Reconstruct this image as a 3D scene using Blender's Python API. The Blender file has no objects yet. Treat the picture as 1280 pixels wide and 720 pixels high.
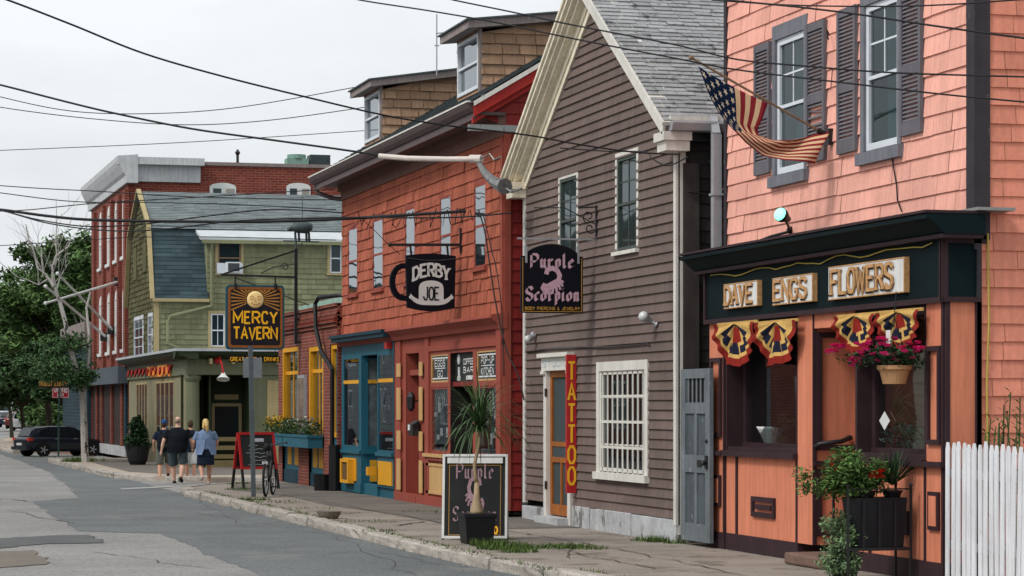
import bpy, bmesh, math, random
from mathutils import Vector, Matrix, noise
SC = bpy.context.scene
COL = SC.collection
rnd = random.Random(11)
rad = math.radians
# ------------------------------------------------------------------ camera
YAW = rad(15); CY, SY = math.cos(YAW), math.sin(YAW)
FOC, CAMH, HOR = 3175.0, 1.75, 508.0        # focal length and horizon row, in pixels of the 1280 wide photograph
cam = bpy.data.objects.new('camera', bpy.data.cameras.new('camera'))
COL.objects.link(cam); SC.camera = cam
cam.data.sensor_width = 36; cam.data.lens = 36 * FOC / 1280
cam.data.shift_y = (HOR - 360) / 1280
cam.data.clip_start = .5; cam.data.clip_end = 6000
cam.location = (0, 0, CAMH); cam.rotation_euler = (rad(90), 0, -YAW)
# ------------------------------------------------------------------ sky and sun (overcast)
SUN_EL, SUN_AZ = 48, 248                     # azimuth clockwise from +Y: light from the street side, slightly ahead of us
W = bpy.data.worlds.new('World'); SC.world = W; W.use_nodes = True
nt = W.node_tree; nt.nodes.clear()
def N(t, k, **p):
    n = t.nodes.new(k)
    for a, b in p.items(): setattr(n, a, b)
    return n
sk = N(nt, 'ShaderNodeTexSky'); sk.sky_type = 'NISHITA'; sk.sun_disc = False
sk.sun_elevation = rad(SUN_EL); sk.sun_rotation = rad(SUN_AZ); sk.air_density = 1.0; sk.dust_density = 6.0; sk.ozone_density = 1.5
hs = N(nt, 'ShaderNodeHueSaturation'); hs.inputs['Saturation'].default_value = .10
tc = N(nt, 'ShaderNodeTexCoord'); cn = N(nt, 'ShaderNodeTexNoise')
cn.inputs['Scale'].default_value = 4.5; cn.inputs['Detail'].default_value = 5; cn.inputs['Roughness'].default_value = .55
mp = N(nt, 'ShaderNodeMapping'); mp.inputs['Scale'].default_value = (1, 1, 3.0)
cr = N(nt, 'ShaderNodeMapRange'); cr.inputs[1].default_value = .3; cr.inputs[2].default_value = .7; cr.inputs[3].default_value = .86; cr.inputs[4].default_value = 1.07
flat = N(nt, 'ShaderNodeMixRGB'); flat.inputs[0].default_value = .72; flat.inputs[2].default_value = (7.6, 7.95, 8.25, 1)   # an even layer of cloud under the clear sky
mu = N(nt, 'ShaderNodeMixRGB', blend_type='MULTIPLY'); mu.inputs[0].default_value = 1
bg = N(nt, 'ShaderNodeBackground'); bg.inputs[1].default_value = .116
wo = N(nt, 'ShaderNodeOutputWorld')
L = nt.links.new
L(sk.outputs[0], hs.inputs['Color']); L(hs.outputs[0], flat.inputs[1]); L(flat.outputs[0], mu.inputs[1])
L(tc.outputs['Generated'], mp.inputs[0]); L(mp.outputs[0], cn.inputs['Vector']); L(cn.outputs[0], cr.inputs[0]); L(cr.outputs[0], mu.inputs[2])
L(mu.outputs[0], bg.inputs[0]); L(bg.outputs[0], wo.inputs[0])
sun = bpy.data.objects.new('sun', bpy.data.lights.new('sun', 'SUN')); COL.objects.link(sun)
sun.data.energy = 1.5; sun.data.angle = rad(11); sun.data.color = (1, .965, .91)
az = rad(SUN_AZ); sd = Vector((math.sin(az) * math.cos(rad(SUN_EL)), math.cos(az) * math.cos(rad(SUN_EL)), math.sin(rad(SUN_EL))))
sun.rotation_euler = (-sd).to_track_quat('-Z', 'Y').to_euler()
SC.view_settings.view_transform = 'Standard'; SC.view_settings.look = 'None'
SC.view_settings.gamma = 1; SC.view_settings.exposure = 0.27; SC.view_settings.use_curve_mapping = False
SC.render.engine = 'CYCLES'; SC.cycles.use_denoising = True
SC.cycles.max_bounces = 6; SC.cycles.transparent_max_bounces = 12; SC.cycles.caustics_reflective = False; SC.cycles.caustics_refractive = False
# ------------------------------------------------------------------ survey: where a sight line meets a wall or the ground
def F(px, py, X):                            # facade plane x = X -> (y, z)
    a = (px - 640) / FOC; Z = X / (a * CY + SY)
    return Z * (CY - a * SY), CAMH + Z * (HOR - py) / FOC
def R(px, py, Y):                            # wall plane y = Y -> (x, z)
    a = (px - 640) / FOC; Z = Y / (CY - a * SY)
    return Z * (a * CY + SY), CAMH + Z * (HOR - py) / FOC
def G(px, py, z=0.0):                        # ground
    Z = FOC * (CAMH - z) / (py - HOR); a = (px - 640) / FOC
    return Vector((Z * (a * CY + SY), Z * (CY - a * SY), z))
def D(px, py, Z):                            # point at a measured depth
    a = (px - 640) / FOC
    return Vector((Z * (a * CY + SY), Z * (CY - a * SY), CAMH + Z * (HOR - py) / FOC))
def Wx(X, pl, pr, pt, pb):                   # rectangle on a facade -> s0, s1, t0, t1
    m = (pl + pr) / 2
    return F(pr, 0, X)[0], F(pl, 0, X)[0], F(m, pb, X)[1], F(m, pt, X)[1]
def Wy(Y, pl, pr, pt, pb):
    m = (pl + pr) / 2
    return R(pl, 0, Y)[0], R(pr, 0, Y)[0], R(m, pb, Y)[1], R(m, pt, Y)[1]
def MX(X): return lambda s, t, n: (X - n, s, t)       # wall facing the street
def MY(Y): return lambda s, t, n: (s, Y - n, t)       # wall facing us along the street
# ------------------------------------------------------------------ materials
def lin(c):
    return tuple((v / 12.92 if v <= .04045 else ((v + .055) / 1.055) ** 2.4) for v in c)
def hexc(h, k=1.0):
    h = h.lstrip('#'); return tuple(k * v for v in lin(tuple(int(h[i:i + 2], 16) / 255 for i in (0, 2, 4))))
MATS = {}
def mat(name, col, rough=.7, var=.14, scale=1.7, spec=.2, bump=0., bscale=60, island=0., streak=0., peel=None, metal=0., sheen=0., grain=0., fine=0.):
    if name in MATS: return MATS[name]
    m = bpy.data.materials.new(name); m.use_nodes = True; MATS[name] = m
    t = m.node_tree; b = t.nodes['Principled BSDF']; l = t.links.new
    b.inputs['Roughness'].default_value = rough; b.inputs['Metallic'].default_value = metal
    b.inputs['Specular IOR Level'].default_value = spec
    co = N(t, 'ShaderNodeTexCoord').outputs['Object']
    def nz(sc, detail=4, vec=None, r=.6):
        n = N(t, 'ShaderNodeTexNoise'); n.inputs['Scale'].default_value = sc; n.inputs['Detail'].default_value = detail; n.inputs['Roughness'].default_value = r
        l(vec or co, n.inputs['Vector']); return n.outputs[0]
    def rng(src, a, b_, lo, hi):
        n = N(t, 'ShaderNodeMapRange'); l(src, n.inputs[0])
        for i, v in enumerate((a, b_, lo, hi)): n.inputs[i + 1].default_value = v
        return n.outputs[0]
    def mulv(x, y):
        n = N(t, 'ShaderNodeMath', operation='MULTIPLY'); l(x, n.inputs[0]); l(y, n.inputs[1]); return n.outputs[0]
    fac = rng(nz(scale), .3, .7, 1 - var, 1 + var)
    if fine: fac = mulv(fac, rng(nz(bscale * .7, 3), .3, .7, 1 - fine, 1 + fine))
    if island:
        g = N(t, 'ShaderNodeNewGeometry').outputs['Random Per Island']
        fac = mulv(fac, rng(g, 0, 1, 1 - island, 1 + island))
    if streak:
        mpn = N(t, 'ShaderNodeMapping'); mpn.inputs['Scale'].default_value = (9, 9, .7); l(co, mpn.inputs[0])
        fac = mulv(fac, rng(nz(1.6, 4, mpn.outputs[0]), .35, .75, 1 + streak * .4, 1 - streak))
    mx = N(t, 'ShaderNodeMixRGB', blend_type='MULTIPLY'); mx.inputs[0].default_value = 1
    mx.inputs[1].default_value = (*col, 1); l(fac, mx.inputs[2]); out = mx.outputs[0]
    if peel:                                  # (colour, share, scale): flaked or soiled patches with a shape of their own
        pc, amt, psc = peel
        mpn = N(t, 'ShaderNodeMapping'); mpn.inputs['Scale'].default_value = (1, 1, .55); l(co, mpn.inputs[0])
        pf = rng(nz(psc, 6, mpn.outputs[0], .7), 1 - amt - .03, 1 - amt + .03, 0, 1)
        p = N(t, 'ShaderNodeMixRGB'); l(pf, p.inputs[0]); l(out, p.inputs[1]); p.inputs[2].default_value = (*pc, 1); out = p.outputs[0]
    l(out, b.inputs['Base Color'])
    if bump:
        bn = N(t, 'ShaderNodeBump'); bn.inputs['Strength'].default_value = bump; bn.inputs['Distance'].default_value = .01
        l(nz(bscale, 4), bn.inputs['Height']); l(bn.outputs[0], b.inputs['Normal'])
    return m
def brickmat(name, c1, c2, mortar, bw=.21, bh=.07, var=.2, bump=.5, soot=.25):
    if name in MATS: return MATS[name]
    m = bpy.data.materials.new(name); m.use_nodes = True; MATS[name] = m
    t = m.node_tree; b = t.nodes['Principled BSDF']; l = t.links.new
    b.inputs['Roughness'].default_value = .85; b.inputs['Specular IOR Level'].default_value = .2
    co = N(t, 'ShaderNodeTexCoord'); sp = N(t, 'ShaderNodeSeparateXYZ'); l(co.outputs['Object'], sp.inputs[0])
    ad = N(t, 'ShaderNodeMath'); l(sp.outputs[0], ad.inputs[0]); l(sp.outputs[1], ad.inputs[1])
    cb = N(t, 'ShaderNodeCombineXYZ'); l(ad.outputs[0], cb.inputs[0]); l(sp.outputs[2], cb.inputs[1])
    br = N(t, 'ShaderNodeTexBrick'); l(cb.outputs[0], br.inputs['Vector'])
    br.inputs['Color1'].default_value = (*c1, 1); br.inputs['Color2'].default_value = (*c2, 1); br.inputs['Mortar'].default_value = (*mortar, 1)
    br.inputs['Scale'].default_value = 1; br.inputs['Brick Width'].default_value = bw; br.inputs['Row Height'].default_value = bh
    br.inputs['Mortar Size'].default_value = .008; br.inputs['Mortar Smooth'].default_value = .2
    nn = N(t, 'ShaderNodeTexNoise'); nn.inputs['Scale'].default_value = 1.1; nn.inputs['Detail'].default_value = 6; nn.inputs['Roughness'].default_value = .65; l(co.outputs['Object'], nn.inputs[0])
    mr = N(t, 'ShaderNodeMapRange'); l(nn.outputs[0], mr.inputs[0])
    for i, v in enumerate((.3, .7, 1 - soot, 1 + soot * .6)): mr.inputs[i + 1].default_value = v
    mx = N(t, 'ShaderNodeMixRGB', blend_type='MULTIPLY'); mx.inputs[0].default_value = 1; l(br.outputs[0], mx.inputs[1]); l(mr.outputs[0], mx.inputs[2])
    l(mx.outputs[0], b.inputs['Base Color'])
    bn = N(t, 'ShaderNodeBump'); bn.inputs['Strength'].default_value = bump; bn.inputs['Distance'].default_value = .008; bn.invert = True
    l(br.outputs['Fac'], bn.inputs['Height']); l(bn.outputs[0], b.inputs['Normal'])
    return m
def glassmat(name, tint=(.02, .028, .032), ior=1.75, rough=.03, wob=.06, clear=0.):
    """Window glass: mirrors the street and the sky; CLEAR lets what is behind it show."""
    if name in MATS: return MATS[name]
    m = bpy.data.materials.new(name); m.use_nodes = True; MATS[name] = m
    t = m.node_tree; l = t.links.new; t.nodes.clear()
    out = N(t, 'ShaderNodeOutputMaterial'); co = N(t, 'ShaderNodeTexCoord')
    nn = N(t, 'ShaderNodeTexNoise'); nn.inputs['Scale'].default_value = 1.3; nn.inputs['Detail'].default_value = 1; l(co.outputs['Object'], nn.inputs[0])
    bn = N(t, 'ShaderNodeBump'); bn.inputs['Strength'].default_value = wob; bn.inputs['Distance'].default_value = .05; l(nn.outputs[0], bn.inputs['Height'])
    gl = N(t, 'ShaderNodeBsdfGlossy'); gl.inputs['Roughness'].default_value = rough; l(bn.outputs[0], gl.inputs['Normal']); gl.inputs[0].default_value = (.93, .97, 1, 1)
    ge = N(t, 'ShaderNodeNewGeometry'); dt = N(t, 'ShaderNodeVectorMath', operation='DOT_PRODUCT'); l(ge.outputs['Normal'], dt.inputs[0]); l(ge.outputs['Incoming'], dt.inputs[1])
    ab = N(t, 'ShaderNodeMath', operation='ABSOLUTE'); l(dt.outputs['Value'], ab.inputs[0]); iv = N(t, 'ShaderNodeMath', operation='SUBTRACT'); iv.inputs[0].default_value = 1; l(ab.outputs[0], iv.inputs[1])
    pw = N(t, 'ShaderNodeMath', operation='POWER'); l(iv.outputs[0], pw.inputs[0]); pw.inputs[1].default_value = 5; f0 = ((ior - 1) / (ior + 1)) ** 2
    fr = N(t, 'ShaderNodeMath', operation='MULTIPLY_ADD'); l(pw.outputs[0], fr.inputs[0]); fr.inputs[1].default_value = 1 - f0; fr.inputs[2].default_value = f0
    df = N(t, 'ShaderNodeBsdfDiffuse'); df.inputs[0].default_value = (*tint, 1)
    body = df.outputs[0]
    if clear:
        tr = N(t, 'ShaderNodeBsdfTransparent'); tr.inputs[0].default_value = (.82, .88, .88, 1)
        mm = N(t, 'ShaderNodeMixShader'); mm.inputs[0].default_value = clear; l(body, mm.inputs[1]); l(tr.outputs[0], mm.inputs[2]); body = mm.outputs[0]
    mx = N(t, 'ShaderNodeMixShader'); l(fr.outputs[0], mx.inputs[0]); l(body, mx.inputs[1]); l(gl.outputs[0], mx.inputs[2]); l(mx.outputs[0], out.inputs[0])
    return m
def glow(name, col, strength):
    if name in MATS: return MATS[name]
    m = bpy.data.materials.new(name); m.use_nodes = True; MATS[name] = m
    b = m.node_tree.nodes['Principled BSDF']; b.inputs['Base Color'].default_value = (*col, 1)
    b.inputs['Emission Color'].default_value = (*col, 1); b.inputs['Emission Strength'].default_value = strength
    return m
# ------------------------------------------------------------------ mesh building
class MB:
    def __init__(s): s.v = []; s.f = []; s.mi = []; s.cur = 0; s.uv = None
    def face(s, pts, m=None):
        i = len(s.v); s.v += [tuple(p) for p in pts]; s.f.append(tuple(range(i, i + len(pts)))); s.mi.append(s.cur if m is None else m)
    def hexa(s, p, m=None):                   # eight corners: bottom four, top four
        i = len(s.v); s.v += [tuple(q) for q in p]
        for q in ((3, 2, 1, 0), (4, 5, 6, 7), (0, 1, 5, 4), (1, 2, 6, 5), (2, 3, 7, 6), (3, 0, 4, 7)):
            s.f.append(tuple(i + k for k in q)); s.mi.append(s.cur if m is None else m)
    def box(s, x0, x1, y0, y1, z0, z1, m=None):
        s.hexa([(x0, y0, z0), (x1, y0, z0), (x1, y1, z0), (x0, y1, z0), (x0, y0, z1), (x1, y0, z1), (x1, y1, z1), (x0, y1, z1)], m)
    def wb(s, M, s0, s1, t0, t1, n0, n1, m=None):   # box on a wall: along, up, outward
        s.hexa([M(a, t, n) for t in (t0, t1) for a, n in ((s0, n0), (s1, n0), (s1, n1), (s0, n1))], m)
    def bar(s, a, b, w, d=None, up=(0, 0, 1), m=None):    # square bar from a to b
        a, b = Vector(a), Vector(b); t = (b - a).normalized(); u = t.cross(Vector(up))
        if u.length < 1e-3: u = t.cross(Vector((1, 0, 0)))
        u.normalize(); v = u.cross(t); d = d or w; u *= w / 2; v *= d / 2
        s.hexa([a - u - v, a + u - v, a + u + v, a - u + v, b - u - v, b + u - v, b + u + v, b - u + v], m)
    def tube(s, pts, r, n=6, m=None, cap=True, flat=1.0, flat_axis=None):
        pts = [Vector(p) for p in pts]; rr = r if isinstance(r, (list, tuple)) else [r] * len(pts)
        base = len(s.v); t0 = (pts[1] - pts[0]).normalized()
        u = t0.cross(Vector((0, 0, 1)))
        if u.length < .05: u = t0.cross(Vector((1, 0, 0)))
        u.normalize(); mm = s.cur if m is None else m
        for i, p in enumerate(pts):
            t = (pts[min(i + 1, len(pts) - 1)] - pts[max(i - 1, 0)])
            if t.length < 1e-9: t = t0
            t.normalize(); u = (u - t * u.dot(t)); u.normalize(); v = t.cross(u)
            for k in range(n):
                a = 2 * math.pi * k / n; s.v.append(tuple(p + (u * math.cos(a) + v * math.sin(a)) * rr[i]))
        for i in range(len(pts) - 1):
            for k in range(n):
                k2 = (k + 1) % n
                s.f.append((base + i * n + k, base + i * n + k2, base + (i + 1) * n + k2, base + (i + 1) * n + k)); s.mi.append(mm)
        if cap:
            s.f.append(tuple(base + k for k in range(n))[::-1]); s.mi.append(mm)
            e = base + (len(pts) - 1) * n; s.f.append(tuple(e + k for k in range(n))); s.mi.append(mm)
    def lathe(s, prof, c, n=16, m=None, axis=(0, 0, 1), cap=True):     # prof: (radius, height)
        ax = Vector(axis).normalized(); u = ax.cross(Vector((0, 1, 0)))
        if u.length < .05: u = ax.cross(Vector((1, 0, 0)))
        u.normalize(); v = ax.cross(u); c = Vector(c); base = len(s.v); mm = s.cur if m is None else m
        for r, h in prof:
            for k in range(n):
                a = 2 * math.pi * k / n; s.v.append(tuple(c + ax * h + (u * math.cos(a) + v * math.sin(a)) * max(r, 1e-4)))
        for i in range(len(prof) - 1):
            for k in range(n):
                k2 = (k + 1) % n; s.f.append((base + i * n + k, base + i * n + k2, base + (i + 1) * n + k2, base + (i + 1) * n + k)); s.mi.append(mm)
        if cap:
            s.f.append(tuple(base + k for k in range(n))[::-1]); s.mi.append(mm)
            e = base + (len(prof) - 1) * n; s.f.append(tuple(e + k for k in range(n))); s.mi.append(mm)
    def ball(s, c, r, n=10, m=None, sq=(1, 1, 1)):
        c = Vector(c); k = max(4, n // 2 + 1)
        pr = [(math.sin(math.pi * i / k), -math.cos(math.pi * i / k)) for i in range(k + 1)]
        base = len(s.v); s.lathe(pr, (0, 0, 0), n, m, cap=False)
        for i in range(base, len(s.v)):
            v = s.v[i]; s.v[i] = (c.x + v[0] * r * sq[0], c.y + v[1] * r * sq[1], c.z + v[2] * r * sq[2])
    def prism(s, poly, vec, m=None):          # closed outline swept by vec
        vec = Vector(vec); n = len(poly); i = len(s.v); mm = s.cur if m is None else m
        s.v += [tuple(p) for p in poly] + [tuple(Vector(p) + vec) for p in poly]
        s.f.append(tuple(range(i, i + n))[::-1]); s.f.append(tuple(range(i + n, i + 2 * n))); s.mi += [mm, mm]
        for k in range(n):
            k2 = (k + 1) % n; s.f.append((i + k, i + k2, i + n + k2, i + n + k)); s.mi.append(mm)
    def profile(s, M, s0, s1, prof, m=None):  # moulding: outline (n, t) swept along a wall
        v = [M(s0, t, n) for n, t in prof]; w = [M(s1, t, n) for n, t in prof]; n = len(prof); i = len(s.v); mm = s.cur if m is None else m
        s.v += v + w; s.f.append(tuple(range(i, i + n))[::-1]); s.f.append(tuple(range(i + n, i + 2 * n))); s.mi += [mm, mm]
        for k in range(n):
            k2 = (k + 1) % n; s.f.append((i + k, i + k2, i + n + k2, i + n + k)); s.mi.append(mm)
    def build(s, name, mats, parent=None, smooth=False, bevel=0., label=None, fix=True):
        me = bpy.data.meshes.new(name); me.from_pydata(s.v, [], s.f)
        if not isinstance(mats, (list, tuple)): mats = [mats]
        for q in mats: me.materials.append(q)
        if len(mats) > 1: me.polygons.foreach_set('material_index', s.mi)
        if smooth: me.polygons.foreach_set('use_smooth', [True] * len(me.polygons))
        if fix and len(s.f) < 60000:
            bm = bmesh.new(); bm.from_mesh(me); bmesh.ops.recalc_face_normals(bm, faces=bm.faces); bm.to_mesh(me); bm.free()
        me.update()
        o = bpy.data.objects.new(name, me); COL.objects.link(o)
        if parent is not None: adopt(o, parent)
        if label: o['label'] = label
        if bevel:
            bv = o.modifiers.new('bevel', 'BEVEL'); bv.width = bevel; bv.segments = 2; bv.limit_method = 'ANGLE'; bv.angle_limit = rad(40)
        return o
ORG = {}
def adopt(o, parent):
    o.parent = parent; r = parent
    while r.parent is not None: r = r.parent
    if not r.get('_local') and parent.type == 'EMPTY': o.matrix_parent_inverse = Matrix.Translation(-parent.location)
def tag(o, label=None, cat=None, group=None, kind=None):
    if label: o['label'] = label
    if cat: o['category'] = cat
    if group: o['group'] = group
    if kind: o['kind'] = kind
    return o
def thing(name, label, cat, loc=(0, 0, 0), group=None, local=False, rz=0):
    o = bpy.data.objects.new(name, None); COL.objects.link(o); o.location = loc; o.empty_display_size = .2; o.rotation_euler.z = rz
    if local: o['_local'] = 1
    return tag(o, label, cat, group)
def struct(o): o['kind'] = 'structure'; return o
def copy_tree(o, parent=None):
    c = o.copy(); COL.objects.link(c)
    if parent is not None: c.parent = parent; c.matrix_parent_inverse = o.matrix_parent_inverse.copy()
    for ch in [x for x in bpy.data.objects if x.parent == o]: copy_tree(ch, c)
    return c
# ------------------------------------------------------------------ siding, windows
def cut(iv, holes, a, b):
    m = (a + b) / 2; out = [iv]
    for h0, h1, g0, g1 in holes:
        if g0 < m < g1:
            nx = []
            for p, q in out:
                if h1 <= p or h0 >= q: nx.append((p, q)); continue
                if p < h0: nx.append((p, h0))
                if h1 < q: nx.append((h1, q))
            out = nx
    return out
def siding(mb, M, z0, z1, span, holes=(), course=.12, lap=.016, wid=None, gap=.005, jit=.002, ragged=0., back=True):
    z = z0; row = 0
    while z < z1 - 1e-4:
        zt = min(z + course, z1)
        ed = sorted({z, zt} | {h for q in holes for h in q[2:4] if z < h < zt})
        lo = min(span(z)[0], span(zt)[0]); hi = max(span(z)[1], span(zt)[1])
        cuts = []
        if wid:
            p = lo - rnd.random() * wid[1]
            while p < hi:
                p += rnd.uniform(*wid); cuts.append((p, rnd.gauss(0, jit), rnd.random() * ragged))
        else:
            p = lo - rnd.random() * 3
            while p < hi:
                p += rnd.uniform(2.2, 4.2); cuts.append((p, rnd.gauss(0, jit * .5), 0))
        for a, b in zip(ed[:-1], ed[1:]):
            sa, sb = span(a), span(b)
            na, nb = lap * (1 - (a - z) / course), lap * (1 - (b - z) / course)
            for p, q in cut((min(sa[0], sb[0]), max(sa[1], sb[1])), holes, a, b):
                if back: mb.face([M(max(p, sa[0]), a, -.004), M(min(q, sa[1]), a, -.004), M(min(q, sb[1]), b, -.004), M(max(p, sb[0]), b, -.004)])
                prev = p; pd = 0; pr = 0
                for c, d, rg in cuts + [(q + 9, 0, 0)]:
                    if c <= prev: pd, pr = d, rg; continue
                    e = min(c, q); g = gap / 2 if wid else .001
                    x0, x1 = prev + (g if prev > p else 0), e - (g if e < q else 0)
                    if x1 > x0 + .002:
                        A0, A1, B0, B1 = max(x0, sa[0]), min(x1, sa[1]), max(x0, sb[0]), min(x1, sb[1])
                        if A1 - A0 > .002 or B1 - B0 > .002:
                            A1 = max(A1, A0); B1 = max(B1, B0)
                            aa = a + (pr if a == z else 0)
                            i = len(mb.v)
                            mb.v += [M(A0, aa, na + pd), M(A1, aa, na + pd), M(B1, b, nb + pd), M(B0, b, nb + pd)]
                            mb.f.append((i, i + 1, i + 2, i + 3)); mb.mi.append(mb.cur)
                            if a == z:
                                mb.v += [M(A0, aa, -.004), M(A1, aa, -.004)]
                                mb.f.append((i, i + 1, i + 5, i + 4)); mb.mi.append(mb.cur)
                    prev = e; pd, pr = d, rg
                    if e >= q: break
        z = zt; row += 1
def flatwall(mb, M, s0, s1, t0, t1, holes=(), n=0., top=None):
    ed = sorted({t0, t1} | {h for q in holes for h in q[2:4] if t0 < h < t1})
    for a, b in zip(ed[:-1], ed[1:]):
        for p, q in cut((s0, s1), holes, a, b):
            mb.face([M(p, a, n), M(q, a, n), M(q, b, n), M(p, b, n)])
def ring(mb, M, s0, s1, t0, t1, w, n0, n1, wt=None, wb_=None, m=None):    # four boards round an opening, outside it
    wt = w if wt is None else wt; wb_ = w if wb_ is None else wb_
    mb.wb(M, s0 - w, s0, t0, t1, n0, n1, m); mb.wb(M, s1, s1 + w, t0, t1, n0, n1, m)
    if wt: mb.wb(M, s0 - w, s1 + w, t1, t1 + wt, n0, n1, m)
    if wb_: mb.wb(M, s0 - w, s1 + w, t0 - wb_, t0, n0, n1, m)
def window(root, M, r, casing, sash, glass, cas=.09, bars=(1, 1), depth=.09, sill=.05, proud=.035, blind=None, head=None, mid=True, stile=.045, sn=.035, names=('window', 'sash', 'pane')):
    """r: the opening (s0,s1,t0,t1). A double-hung sash with BARS panes per half, set DEPTH behind the wall face."""
    s0, s1, t0, t1 = r; f = MB()
    ring(f, M, s0, s1, t0, t1, cas, -depth - .03, proud, wt=head or cas, wb_=0)
    if sill: f.wb(M, s0 - cas - .03, s1 + cas + .03, t0 - sill, t0, -depth - .03, proud + .05)
    fo = f.build(names[0], casing, root)
    g = MB(); d0, d1 = -depth, -depth + sn
    ring(g, M, s0 + stile, s1 - stile, t0 + stile * 1.3, t1 - stile, stile - .002, d0 - .02, d1)
    tm = (t0 + t1) / 2
    if mid: g.wb(M, s0 + stile, s1 - stile, tm - .02, tm + .02, d0 - .015, d1 + .006)
    halves = [(t0 + stile * 1.3, tm - .02), (tm + .02, t1 - stile)] if mid else [(t0 + stile * 1.3, t1 - stile)]
    for hi, (a, b) in enumerate(halves):
        bx, bz = bars if not isinstance(bars[0], tuple) else bars[hi]
        for k in range(1, bx):
            x = s0 + stile + (s1 - s0 - 2 * stile) * k / bx; g.wb(M, x - .011, x + .011, a, b, d0 - .008, d0 + .012)
        for k in range(1, bz):
            z = a + (b - a) * k / bz; g.wb(M, s0 + stile, s1 - stile, z - .011, z + .011, d0 - .009, d0 + .011)
    g.build(names[1], sash, fo)
    p = MB(); p.face([M(s0, t0, d0 + .004), M(s1, t0, d0 + .004), M(s1, t1, d0 + .004), M(s0, t1, d0 + .004)]); p.build(names[2], glass, fo)
    if blind: 
        q = MB(); q.face([M(s0, t0, d0 - .06), M(s1, t0, d0 - .06), M(s1, t1, d0 - .06), M(s0, t1, d0 - .06)]); q.build('blind', blind, fo)
    return fo
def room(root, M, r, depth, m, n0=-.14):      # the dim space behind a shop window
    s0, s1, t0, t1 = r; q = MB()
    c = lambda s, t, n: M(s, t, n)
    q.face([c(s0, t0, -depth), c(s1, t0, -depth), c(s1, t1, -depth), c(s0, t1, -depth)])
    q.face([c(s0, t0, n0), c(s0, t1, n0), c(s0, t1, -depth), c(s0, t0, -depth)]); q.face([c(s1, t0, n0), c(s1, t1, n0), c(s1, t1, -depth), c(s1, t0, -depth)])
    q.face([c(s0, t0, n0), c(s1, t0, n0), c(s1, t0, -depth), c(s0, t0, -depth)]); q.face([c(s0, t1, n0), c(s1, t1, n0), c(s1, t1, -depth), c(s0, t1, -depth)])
    return q.build('interior', m, root)
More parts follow.
